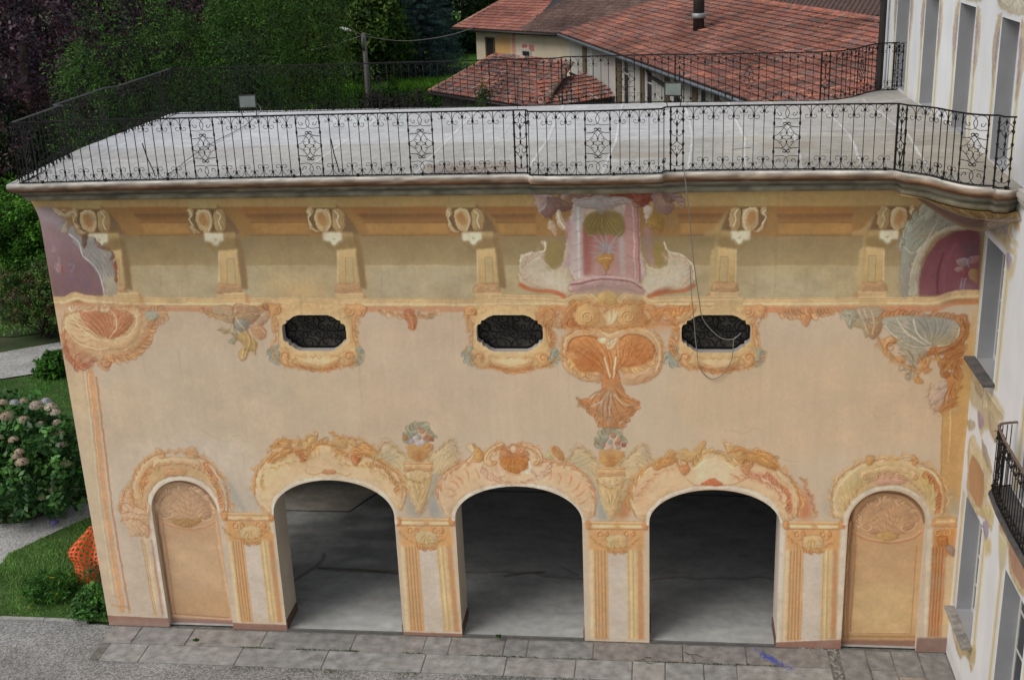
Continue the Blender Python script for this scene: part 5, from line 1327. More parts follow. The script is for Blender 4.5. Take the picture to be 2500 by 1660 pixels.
R|b05a48,4,1,1|-222 820 4 10 10 0 6 -8 -6 -10 -10 -2
R|8f9080,4,1,1|-198 830 6 10 10 2 4 -10 -4 -10 -10 0
R|a4604c,4,1,1|-174 828 6 10 10 0 6 -8 -6 -10 -10 -2
R|9a9680,4,1,1|-210 852 6 8 10 2 4 -10 -4 -10 -12 0
R|a87458,4,1,1|-186 858 6 10 10 0 6 -8 -6 -10 -10 -2
R|b07a58,4,1,1|-164 844 6 10 10 2 4 -10 -4 -10 -10 0
R|c09a90,4,1,1|-198 814 6 10 10 0 4 -8 -4 -10 -12 -2
R|7f8474,4,1,1|-220 838 6 8 10 2 6 -8 -6 -12 -10 0
R|8c3c34,4,1,1|-152 824 6 10 10 2 4 -10 -4 -10 -10 0
R|a08c74,4,1,1|-188 874 6 10 8 2 6 -10 -4 -10 -12 0
R|a87c64,4,1,1|-204 872 6 8 10 2 4 -10 -4 -10 -10 0
R|9c8a80,4,1,1|-170 814 4 10 10 0 6 -8 -4 -10 -12 -2
R|80867c,4,1,1|-228 814 4 10 10 0 6 -8 -6 -12 -10 0
R|b08448,4,1,1|-246 830 6 10 8 0 6 -8 -4 -10 -12 -2
A|8a8c70,7,111,1,0.8|-228 814 10 36 30 30 32 -18 18 -34
R|c4bcbc,4,1,1|-912 838 8 10 10 0 4 -10 -6 -8 -10 -2
R|c8c0c0,4,1,1|-890 822 8 10 10 0 4 -10 -6 -10 -12 0
R|a8a0a0,4,1,1|-926 824 8 10 10 0 4 -10 -6 -8 -10 -2
R|b8b4b8,4,1,1|-904 814 8 10 10 0 4 -10 -6 -8 -10 -2
R|c8944c,4,1,1|-872 808 8 10 10 0 4 -10 -6 -10 -10 0
R|b07844,4,1,1|-950 838 8 10 10 0 4 -10 -6 -10 -12 0
R|a86844,4,1,1|-860 836 6 10 12 0 4 -10 -6 -10 -12 0
R|cba67c,6,1,1|-806 528 -26 54 0 56 22 50 42 34 54 28 22 22 -16 22 0 20 18 4 18 -16 16 -22 6 -18 6 22 22 26 42 14 10 -14 16 -6 12 12 20 -12 14 20 26 -2 30 -24 20 -28 8 -14 8 36 18 22 18 0 20 -22 8 -38 34 -24 38 -36 22 -46 12 -54 -6 -54 -20 -14 -16 14 -30 34 -80 58 -64 16 -86 4 -78 -8 -68 -18 -52 -42 -26 -38 -8 -32
P|d0ae84,0.8,8,1|-798 546 -14 54 14 60 42 36 52 40 48 6 52 -28 58 -22 70 24 56 30 58 -18 56 -38 36 -56 8 -58 -14 -22 -40 50 -66 34 -80 18 -86 4 -78 -6 -74 -22 -48 -34 -30 -40
P|cf9a70,0.5,10,1|-808 608 16 58 46 30 24 22 6 -28 -50 -44 -22 -44
P|cf9668,0.5,10,1|-420 738 58 -14 64 -40 30 -58 -20 -14 -44 56 -64 28
P|d0a898,0.4,8,1|-656 706 52 -6 -8 -30 -46 6
L|cabda8,6.5,1,1.2,1,0|-778 506 6 40 26 38 52 40 68 20 78 12 86 -4 64 -16 64 -44 32 -42 10 -40
L|e6caa0,2.0,0.55,0.8,1,0|-802 528 -24 54 2 56 20 46 42 34 52 30 20 28 -2 18 -6 16
L|a8683a,1.6,0.7,0.8,1,0|-814 542 -16 58 4 44 20 48 38 32 52 28 20 20
L|a8683a,2.4,0.7,0.8,1,0|-350 750 36 -20 38 -32 24 -46 10 -58 -8 -58
L|e6caa0,1.9,0.5,0.8,1,0|-418 746 56 -12 44 -20 36 -30 22 -42 8 -48 -8 -54
L|b8643a,3.4,0.5,2.5,1,2|-794 602 20 4 14 10
L|b8643a,3.4,0.5,2.5,1,2|-800 630 24 0 12 -14
L|b8643a,3.4,0.5,2.5,1,2|-782 668 20 -8 16 -22
L|b8643a,3.4,0.5,2.5,1,2|-760 686 16 -12 12 -20
L|b8643a,3.4,0.5,2.5,1,2|-726 718 12 -20 2 -30
L|b8643a,3.4,0.5,2.5,1,2|-688 722 12 -24 4 -22
L|b8643a,3.4,0.5,2.5,1,2|-408 728 2 -26 -6 -28
L|b8643a,3.4,0.5,2.5,1,2|-380 710 10 -20 -8 -30
L|b8643a,3.4,0.5,2.5,1,2|-330 700 -4 -24 -12 -26
L|b8643a,3.4,0.5,2.5,1,2|-302 668 -10 -20 -20 -16
L|b8643a,3.4,0.5,2.5,1,2|-284 640 -16 -22 -20 -6
L|b8643a,3.4,0.5,2.5,1,2|-274 602 -20 -16 -14 -4
L|b8643a,3.4,0.5,2.5,1,2|-420 730 -4 -28 -18 -22
R|b9843c,5,1,1|-690 818 18 -16 18 -22 0 -28 -34 -4 -2 24 4 22
S|e8cc98,1.3,90,-1,2.6|-696 794 10 0
R|b87f44,5,1,1|-400 812 20 2 18 -26 6 -32 -18 4 -16 14 -12 18
S|c07040,1.2,90,1,2.6|-392 802 8 0
R|b8a874,4,1,1|-426 760 4 20 10 18 8 -20 10 -18
R|cba070,6,1,1|-652 748 8 32 22 28 42 16 2 -18 -22 -10 -20 -18 -8 -16 6 -14 16 4 0 -14 -16 -8 -20 4
L|a06838,2,0.6,0.8,1,0|-642 756 8 24 20 18 34 16
L|e2c698,1.8,0.7,0.8,1,0|-646 760 10 26 20 20 34 14
R|cba070,6,1,1|-506 824 26 -4 28 -22 16 -28 -4 -28 -20 -8 -12 6 12 12 6 18 -16 20 -22 14 -16 4
L|a06838,2,0.6,0.8,1,0|-506 812 32 -12 26 -28 0 -24
L|e2c698,1.8,0.7,0.8,1,0|-506 820 30 -4 26 -24 10 -30
S|cf9058,1.3,0,-1,2.8|-618 748 10 2
S|cf9058,1.3,180,1,2.8|-460 750 10 0
R|b56a2c,9,1,1|-592 770 24 4 28 -2 30 6 22 -10 0 -24 -18 -28 -36 -16 -30 14 -18 24
F|8a4a1c,8,2.6,0.45|-540 772 -50 -22 18 -36 30 -12 32 14 20 34
P|c08c3c,0.5,8,1|-558 736 34 0 18 -6 -32 -26
R|bc7c4c,5,1,1|-588 798 12 22 12 -20 22 -14 24 22 8 -8 16 -6 4 -18 -52 -8 -46 6
F|8c4c24,7,2.4,0.5|-542 772 -42 30 20 0 22 8 24 -2 22 -12
R|d0ac88,3,1,1|-552 804 12 12 12 -12 -4 -18 -16 0
L|c07858,2,0.65,0.8,1,0|-658 694 20 -18 26 2 20 22
L|c07858,2,0.65,0.8,1,0|-612 670 18 -10 20 4 4 10 16 -6
L|c07858,2,0.65,0.8,1,0|-518 672 16 -10 24 18 16 -24
L|c07858,2,0.65,0.8,1,0|-572 706 26 -12 30 4
A|cfa484,6,121,-1,0.8|-652 734 8 -28 32 -26 18 20
A|cfa484,6,122,-1,0.8|-476 722 22 -24 30 12 4 28
L|c88a7c,3,0.4,2,1,0|-602 750 -6 -36 14 -14
L|efe0c0,2.2,0.7,0.8,1,0|-488 750 8 -28 -20 -14 16 -4
L|96988c,11,0.5,7,1,0|-836 688 -22 -74 6 -88
R|cba676,6,1,1|-96 536 -26 68 14 64 30 48 32 28 12 28 38 0 18 32 24 -4 30 14 18 -12 42 40 14 -2 -6 -38 -24 -34 -18 -14 24 -6 18 40 36 8 36 -14 38 -32 -26 54 -16 40 12 0 28 -24 24 -6 32 -16 36 8 48 -26 14 -34 8 -186 -40 48 -62 34 -124 14 -122 -16 -74 -40 -32 -42 -20 -36
R|cba676,6,1,1|244 764 12 46 30 8 18 -16 30 6 26 -22 36 -14 6 -34 38 -26 38 -46 14 -62 -16 -56 -24 -14 -18 0 -20 34 -50 48 -62 32 -62 12
P|d0ac80,0.85,7,1|-84 550 -12 70 24 70 62 42 74 -20 50 36 66 28 68 -34 62 -32 84 -12 18 -110 -102 68 -128 10 -116 -12 -88 -46 -36 -58
P|cfc09c,0.6,7,1|96 692 30 56 60 28 50 -26 38 -68 -68 -14 -92 -2
P|cc9466,0.5,5,1|-84 578 -6 56 44 56 -12 -70 -14 -56
P|d0ac80,0.85,7,1|238 750 62 -14 74 -24 56 -40 32 -68 -16 -50 -26 34 -56 48 -62 30 -62 8
P|cf9a84,0.45,7,1|276 730 60 0 62 -46 -24 -14 -60 26
L|cabda8,6,1,1.2,1,0|240 658 62 -10 56 -30 40 -40 26 -52
P|cabda8,0.95,1,0|418 506 22 -14 -2 -464 -14 -2
L|e2c698,1.8,0.5,0.8,1,0|404 726 50 -54 22 -62 -4 -62
L|a8683a,1.8,0.7,0.8,1,0|408 736 54 -50 24 -68 -4 -70
A|b86c44,6,131,-1,0.8|374 718 30 -34 38 -32 14 -48 2 -42
P|b4582c,0.65,6,0|488 686 40 -74 10 -76 -56 6 14 62
P|90907c,0.5,9,0|602 688 24 28 -4 -42 -20 -82 8 -40 -50 -2 22 70
R|c08a48,4,1,1|250 804 30 12 18 -14 2 -38 -30 -8
R|bf8444,5,1,1|298 798 36 6 32 -26 34 -26 -4 -24 -48 24 -48 12
L|8c5424,1.8,0.6,0.8,1,0|312 778 42 -20 40 -22
L|e2b878,1.8,0.6,0.8,1,0|310 790 44 -18 40 -24
S|c07c48,1.4,0,-1,2.6|296 764 18 0
A|c08a50,6,132,1,0.8|322 804 50 -18 26 -14
L|cabda8,6,1,1.2,1,0|-56 508 6 42 28 40 32 26 56 26 62 16 60 4 74 -4 62 -16 50 -30 38 -44
L|e2c698,1.8,0.5,0.8,1,0|-90 542 -22 64 12 62 28 42 36 28
L|a8683a,1.8,0.7,0.8,1,0|-100 536 -22 68 12 68 32 48 38 26
R|c08444,5,1,1|-34 728 6 30 32 18 36 4 12 -20 -30 -14 -32 -18
R|c49a62,4,1,1|4 780 18 24 24 -6 -6 -22
R|c2985c,6,1,1|56 784 8 24 18 6 16 -16 28 28 20 10 -2 -34 -24 -34 -36 -14 -20 14
S|cc9a62,1.1,270,1,2.4|140 836 10 0
S|b86a3c,1.4,180,1,2.6|70 756 20 2
R|c07c48,4,1,1|58 740 32 6 6 -20 -18 -20 -16 14
R|c2985c,6,1,1|220 826 26 -6 30 -10 20 -20 -24 -20 -28 14 -18 20
S|cc9a62,1.1,270,-1,2.4|218 836 8 0
R|bc8444,5,1,1|302 792 30 12 36 -6 30 -26 10 -34 -38 6 -50 20
S|b86a3c,1.4,0,-1,2.6|296 758 22 0
R|c48450,4,1,1|272 744 30 6 8 -34 -18 -6
A|c2985c,7,133,1,0.8|110 744 22 24 14 22 34 6 36 -14 32 -32
L|e8d0a0,3,0.5,3,1,0|114 734 30 28 36 10 38 -10 30 -26
R|bc5c34,3,1,1|136 670 22 16 24 10 18 -12 12 -14
F|b04c28,6,1.6,0.6|176 666 -34 6 22 18 24 4 22 -20
L|b07040,2,0.6,0.8,1,0|84 692 30 -24 44 -2
L|b07040,2,0.6,0.8,1,0|206 668 50 6 42 26
A|c07a58,5,134,-1,0.8|310 716 48 -6 44 -26
R|cbaa78,6,1,1|606 552 -10 68 14 62 38 48 58 40 4 22 24 0 4 -20 50 14 46 -6 30 -6 -2 22 12 -2 20 -34 36 -18 38 -34 18 -52 4 -76 -16 -24 -28 16 -24 48 -44 40 -54 18 -42 0 -58 -22 -46 -42 -22 -48 -4 -34 -30 12
P|c4a468,0.7,5,1|626 594 -10 54 34 54 68 48 70 16 72 -12 72 -40 34 -60 0 -68 -26 14 -38 60 -62 30 -64 -2 -64 -22 -46 -52 -22 -48
P|9a9470,0.5,6,0|656 690 52 34 14 -20 -34 -34 -30 -22
P|b89040,0.5,5,0|664 670 46 34 2 -34 -36 -28
P|b89040,0.4,6,0|886 720 46 -12 16 -46 -36 12
L|e4c898,2.2,0.8,0.8,1,0|618 566 -10 54 14 54 38 50 46 34
L|e4c898,2.2,0.8,0.8,1,0|894 750 44 -18 28 -44 12 -60 0 -54
L|a8683a,1.6,0.7,0.8,1,0|604 566 -8 60 14 58 38 48 58 40
L|a8683a,1.6,0.7,0.8,1,0|900 762 48 -28 30 -46 12 -60 -2 -54
R|d0ac78,4,1,1|700 704 -2 24 38 16 52 12 60 -10 40 -18 2 -24 -18 0 -8 20 -62 12 -58 -12 -24 -10 -2 -16
S|c88c58,1.3,90,1,2.2|712 708 12 0
S|c88c58,1.3,90,-1,2.2|878 710 10 0
R|c8947c,4,1,1|740 690 22 22 30 6 34 -6 28 -16 -26 -14 -34 -2 -30 2
A|c49070,5,141,1,0.8|734 694 28 18 30 6 34 -6 32 -16
R|c08848,3,1,1|710 790 20 2 8 -20 -14 -18 -12 10
R|c08848,3,1,1|862 794 12 0 14 -26 -18 -8
P|c89c5c,0.7,3,1|776 772 22 24 20 -24
F|a8884c,7,2,0.4|656 566 -42 54 14 48 34 42 46 28
F|a8884c,7,2,0.4|936 586 -46 148 42 -20 30 -40 14 -60
A|b06c3c,6,142,-1,0.8|920 728 38 -40 16 -60 -2 -48
L|c8b9a2,6.5,1,1.2,1,0|650 524 6 50 34 52 46 34 52 12 54 -2 48 -30 36 -44 16 -58
P|c8b9a2,0.9,1.2,0|636 504 20 0 4 -472 -16 0
K|c48a4c,15,301,1,0.8|-1534 622 18 66 40 44 52 30 60 12 44 -12
K|c48a4c,15,302,1,0.8|-1186 766 60 4 58 -14 56 -40 44 -50 10 -64
K|c9a05c,9,303,-1,1.1|-1446 714 78 24 52 -6
K|c9a05c,9,304,-1,1.1|-1186 730 74 -4 72 -30 52 -54
K|c08c4a,9,305,1,0.8|-1312 768 40 36 50 2 40 -36
K|c48a4c,10,306,1,0.9|-1460 776 48 38 36 -8 46 8 48 32
K|c48a4c,10,307,1,0.9|-1212 848 32 -16 50 -6 44 -16 48 -38
K|c4885a,15,311,1,0.8|-824 616 24 58 44 40 52 22 46 8
K|c4885a,15,312,1,0.8|-418 746 56 -10 58 -28 36 -46 16 -68
K|cc9c78,10,313,-1,0.9|-650 720 38 -28 36 -22 36 -6 40 8 40 22 32 30
K|c89060,9,314,1,1.1|-640 784 28 28 36 8
K|c89060,9,315,1,1.1|-506 820 42 -16 26 -30
K|b87440,8,316,1,0.8|-594 796 26 6 30 12 26 -8 22 -12
K|c48a4c,15,321,1,0.8|-116 592 20 76 38 56 62 42 48 22
K|c48a4c,14,322,1,0.8|272 798 72 -14 62 -46
K|cc9468,9,323,-1,1.1|-84 634 50 70 62 28
K|c49a60,9,324,1,0.8|58 766 56 -4 36 30 54 0 44 -42 48 -6
K|cc9468,9,325,-1,1.1|260 710 80 -14 68 -46
K|c48a4c,14,331,1,0.8|262 798 60 -6 62 -34 56 -52 38 -68 4 -76
K|c4825c,9,332,-1,1.1|276 702 62 -6 62 -38 38 -68
K|b06c40,12,333,1,1.1|494 686 34 -82 16 -68
K|c89c64,14,334,1,0.8|608 566 -4 82 34 68 68 48 82 14 82 -4 66 -32 40 -60 12 -94
K|c0986a,9,335,1,0.9|656 594 44 76 80 36 84 -12 64 -68
K|a07c54,7,336,1,1.1|706 540 22 56 58 22 72 -14 34 -60
K|c48c54,14,341,1,0.8|-2028 550 12 88 50 74 74 44 116 2 76 -42 46 -78 4 -102
K|c0905c,9,342,1,0.9|-1994 566 32 88 64 52 90 10 84 -36 44 -78
K|c08c58,12,343,1,0.7|-2086 520 40 82 32 -66 38 -30
K|c08c58,10,344,1,0.7|-2078 474 56 2 36 -44 -46 -24
K|c98c4c,16,351,1,0.6|-342 1298 34 40 56 14 64 -20 62 18 58 -12 30 -40
K|c98c4c,12,352,-1,0.7|-330 1278 78 -14 62 6 64 -2 70 10
K|c48048,11,353,1,0.7|-32 1304 44 26 56 -6 38 14
K|c48048,11,354,1,0.7|-424 1304 38 28 38 -20
K|c88848,9,355,1,0.8|-348 1154 4 70 52 36 52 8
K|c88848,9,356,1,0.8|-138 1264 82 4 44 -44 10 -68
K|a87a50,14,357,-1,0.7|-284 988 46 -28 44 -26 52 20 52 36
K|c8a88c,10,358,1,0.9|-436 1542 -40 -38 -8 -54 44 -32
K|c8a88c,10,359,-1,0.9|12 1526 62 -12 22 -52 -34 -52
K|a4807c,9,360,1,0.7|-348 1752 54 12 62 -2
K|98584c,9,361,1,0.7|-178 1762 68 2 72 -16
K|b09c98,8,362,-1,0.7|-294 1720 62 4 48 -10 68 6
K|c49064,9,371,1,0.8|-2170 1316 82 18 86 6 90 6 52 -18
K|bc8458,13,372,-1,0.7|-1844 1280 -32 -54 -62 -56 -84 -32 -52 -24
K|b4683f,13,373,-1,0.7|-2190 1230 2 -60 30 -44 60 0
K|b08c60,12,374,-1,0.6|-1640 1334 50 -18 48 0 70 12 60 6
K|a88a58,13,375,1,0.6|-1586 1250 44 -18 30 -48 34 -12
K|b89c70,7,376,1,1.1|-2082 1698 0 -40 16 -42
K|a09478,13,381,-1,0.6|608 1318 58 -18 56 -8
K|b88450,14,382,-1,0.7|740 1212 36 -42 60 -38 46 -12
K|9c9880,12,383,1,0.7|810 1176 38 -50 -4 -38
K|b07438,15,384,-1,0.6|934 1170 50 -44 26 -50 -18 -76 -30 -38
K|b07438,10,385,-1,0.8|992 1288 22 -50 -24 -50 -48 -30
K|9ca294,11,386,1,0.7|786 1552 12 64 46 46 52 22
K|a49068,10,387,1,0.7|892 1734 56 -34 48 -40 34 -36
K|bf8850,9,391,-1,0.7|-1406 1184 28 -54 58 -12 76 -12 58 6 72 20 44 42
K|c08a54,8,392,-1,0.8|-1398 1316 20 -36 -8 -48 -14 -36
K|c08a54,8,393,1,0.8|-1064 1322 -26 -48 -4 -46 8 -36
K|bf8850,9,394,-1,0.7|-984 1328 68 -12 56 -4 62 12
K|bf8850,9,1639,-1,0.7|-688 1182 30 -54 56 -10 74 -12 56 6 68 18 40 42
K|c08a54,8,1640,-1,0.8|-688 1312 22 -36 -6 -46 -10 -36
K|c08a54,8,1641,1,0.8|-366 1316 -24 -46 -2 -46 12 -34
K|bf8850,9,2951,-1,0.7|36 1184 32 -52 54 -10 72 -12 52 6 64 18 36 40
K|c08a54,8,2952,-1,0.8|30 1312 22 -36 -2 -44 -8 -36
K|c08a54,8,2953,1,0.8|338 1316 -20 -44 0 -46 12 -34
K|c08a4c,8,1831,-1,0.6|-1678 446 44 -36 82 2 52 40
K|c08a4c,8,1441,-1,0.6|-978 442 46 -36 78 2 50 38
K|c08a4c,8,1121,-1,0.6|-256 442 44 -34 76 2 46 36
K|c08a4c,8,841,-1,0.6|460 460 46 -34 72 2 42 36
K|b09468,10,411,1,0.8|-1058 756 44 56 36 -20 30 -34
K|b09468,10,412,1,0.8|-844 766 48 42 34 14 16 -54
K|b08c50,8,413,-1,0.7|-940 680 38 -20 40 22
K|b09468,10,411,1,0.8|-346 746 40 56 36 -20 32 -34
K|b09468,10,412,1,0.8|-140 756 44 42 32 14 18 -54
K|b08c50,8,413,-1,0.7|-228 672 38 -20 38 22
P|8a6152,1,0.7,0|-2246 46 290 -6 268 -10 222 -2 466 -12 236 -2 470 -12 240 0 478 20 238 20 6 -126 -2942 -40
P|85604e,1,0.7,0|658 42 284 2 8 -116 -286 -12
P|7d6056,1,0.7,0|930 60 118 4 10 -130 -118 -6
L|d9c8ae,1.6,0.7,0.8,0,0|-2242 48 286 -6 268 -10 222 -2 466 -14 236 0 470 -12 240 0 478 20 230 20
P|9c8a80,0.4,5,0|-2212 30 272 -6 -8 -54 -272 10
P|7a5a50,0.4,4,0|-1688 20 222 -2 -6 -50 -224 -4
P|9a7060,0.4,4,0|-210 -14 148 0 0 -42 -182 2
'''

OPS_N = '''
G|b08a66,b08c68,1,2,0,270|-1970 658 296 4 0 -700 -364 -14
P|a5805c,0.6,10,0|-1920 526 198 -26 8 -460 -230 0
P|b99670,0.6,14,0|-1932 390 210 -10 8 -222 -218 32
P|a88058,0.6,10,0|-1940 128 236 6 -4 -102 -238 0
P|85603e,0.75,2,0|-1970 658 30 -30 -16 -134 2 -166 0 -304 -30 -10 -12 328 12 182
L|5f432e,1.8,0.7,0.8,1,0|-1952 524 -2 -172 2 -320
L|c39a70,2,0.6,0.8,1,0|-1942 526 -2 -174 -2 -312
L|8a6040,1.8,0.6,0.8,1,0|-1934 502 0 -158 -4 -296
L|6a4a34,5,0.7,2,1,0|-1972 524 12 46 38 44 52 20 54 -4 54 -20 34 -44 16 -44
L|b58e68,3,0.6,0.8,1,0|-1952 524 12 38 34 34 40 20 48 0 46 -20 34 -40 12 -42
L|7a5638,2,0.55,0.8,1,0|-1934 522 12 36 28 28 34 16 40 2 40 -20 30 -40 12 -36
P|8f6a4c,0.6,4,1|-1942 526 22 44 46 34 56 4 52 -24 34 -54 8 -44 -40 14 -56 94 -70 -8
R|a98462,5,1,1|-1946 496 14 44 28 30 34 16 56 8 40 -14 38 -36 10 -44 -26 -22 -44 -16 -44 -10 -40 8 -40 18
A|b89270,6,201,1,0.8|-1956 494 14 46 30 38 36 18 64 10 46 -18 36 -44 8 -44
F|86603e,8,2,0.4|-1838 456 -92 48 22 52 38 30 50 8 46 -14 30 -40 8 -40
L|d0aa82,1.8,0.7,0.8,1,0|-1946 488 18 -14 36 8 4 22 -18 0
L|d0aa82,1.8,0.7,0.8,1,0|-1724 508 -10 -30 -34 -8 -18 14 12 12
L|d0aa82,1.8,0.7,0.8,1,0|-1874 608 8 -12 -12 -14
L|d0aa82,1.8,0.7,0.8,1,0|-1798 610 -8 -10 10 -12
R|a07844,4,1,1|-1900 474 42 -6 22 8 26 -8 38 20 -18 -30 -30 -20 -28 -4 -34 14
F|6f4c28,5,2,0.5|-1836 474 -52 -14 26 -20 20 -4 30 8 22 18
L|b0704a,3,0.65,0.8,1,0|-1950 462 40 -18 68 -18 70 10 52 28
L|cfa078,1.6,0.6,0.8,1,0|-1952 466 42 -14 68 -18 72 10 50 26
L|a87a52,1.6,0.6,0.8,1,0|-1938 428 0 -238 4 -138
L|a87a52,1.6,0.6,0.8,1,0|-1730 432 6 -236 4 -156
L|c8a27c,3,0.5,0.8,1,0|-1718 464 6 -228 8 -204
L|8a5c3c,2.5,0.7,1,0,0|-1948 48 232 -12
L|c8a27c,1.8,0.6,1,0,0|-1952 38 236 -10
P|7f5f55,1,0.8,0|-1964 28 268 -4 -8 -80 -270 6
G|ab8058,b08c5c,1,2,0,270|632 664 314 6 20 -684 -326 -12
P|bb9a68,0.7,16,0|694 272 226 6 -10 -204 -218 -8
P|b08a60,0.5,14,0|698 428 206 0 4 -150 -208 -6
P|855c3c,0.75,2,0|632 664 40 -82 14 -56 10 -498 -34 -8
L|5f402a,1.8,0.6,0.8,1,0|680 520 -2 -176 10 -322
L|c2986c,2,0.6,0.8,1,0|672 520 -2 -178 8 -306
L|8a5a38,2,0.6,0.8,1,0|694 486 0 -178 2 -250
L|66442e,5,0.7,2,1,0|672 526 8 50 34 42 38 18 42 4 48 -6 44 -26 32 -42 12 -40
L|b88e64,3,0.6,0.8,1,0|684 526 10 42 28 36 34 20 38 4 46 -6 40 -26 26 -36 10 -34
L|7a5232,1.8,0.55,0.8,1,0|692 526 8 36 28 32 32 18 36 4 42 -6 38 -22 22 -32 8 -32
P|8c6446,0.6,4,1|696 534 12 48 46 32 60 6 62 -34 30 -54 -28 12 -52 54 -72 0
R|aa805a,5,1,1|710 520 8 42 26 28 28 14 42 2 36 -14 32 -26 18 -42 -12 -28 -36 -18 -48 -12 -48 10 -32 16
A|bd9068,6,211,1,0.8|702 500 8 48 22 36 34 20 36 6 42 -10 38 -28 20 -40
F|86603e,9,2,0.4|804 464 -86 50 8 48 30 28 40 12 42 -10 38 -34 22 -40
L|d4ac80,1.8,0.7,0.8,1,0|708 520 10 -28 22 -6 8 14 -10 8
L|d4ac80,1.8,0.7,0.8,1,0|904 524 -10 -28 -28 -10 -16 10 6 12
L|d4ac80,1.8,0.7,0.8,1,0|762 622 10 -18 -10 -16
L|d4ac80,1.8,0.7,0.8,1,0|834 616 -8 -14 10 -10
R|b0884c,4,1,1|762 466 30 14 12 8 18 -8 20 -16 -18 -14 -18 -12 -24 10
L|a86440,3,0.65,0.8,1,0|682 482 32 -24 50 -16 42 -6 48 6 42 16 26 26
L|d0a478,1.6,0.6,0.8,1,0|680 488 34 -22 50 -16 42 -4 48 6 42 16 22 22
P|a4764e,0.5,2,0|676 442 20 0 0 -384 -18 -8
L|8c5c3a,1.8,0.55,1,0,0|698 432 -2 -374 218 2 -4 368
L|caa070,1.6,0.6,0.8,0,0|692 58 218 10
P|8f6238,0.5,2,0|674 50 264 6 2 -18 -268 -6
L|7a4c2c,1.6,0.6,1,0,0|670 42 268 6
P|7a5646,1,0.8,0|638 26 312 8 2 -48 -312 -12
'''

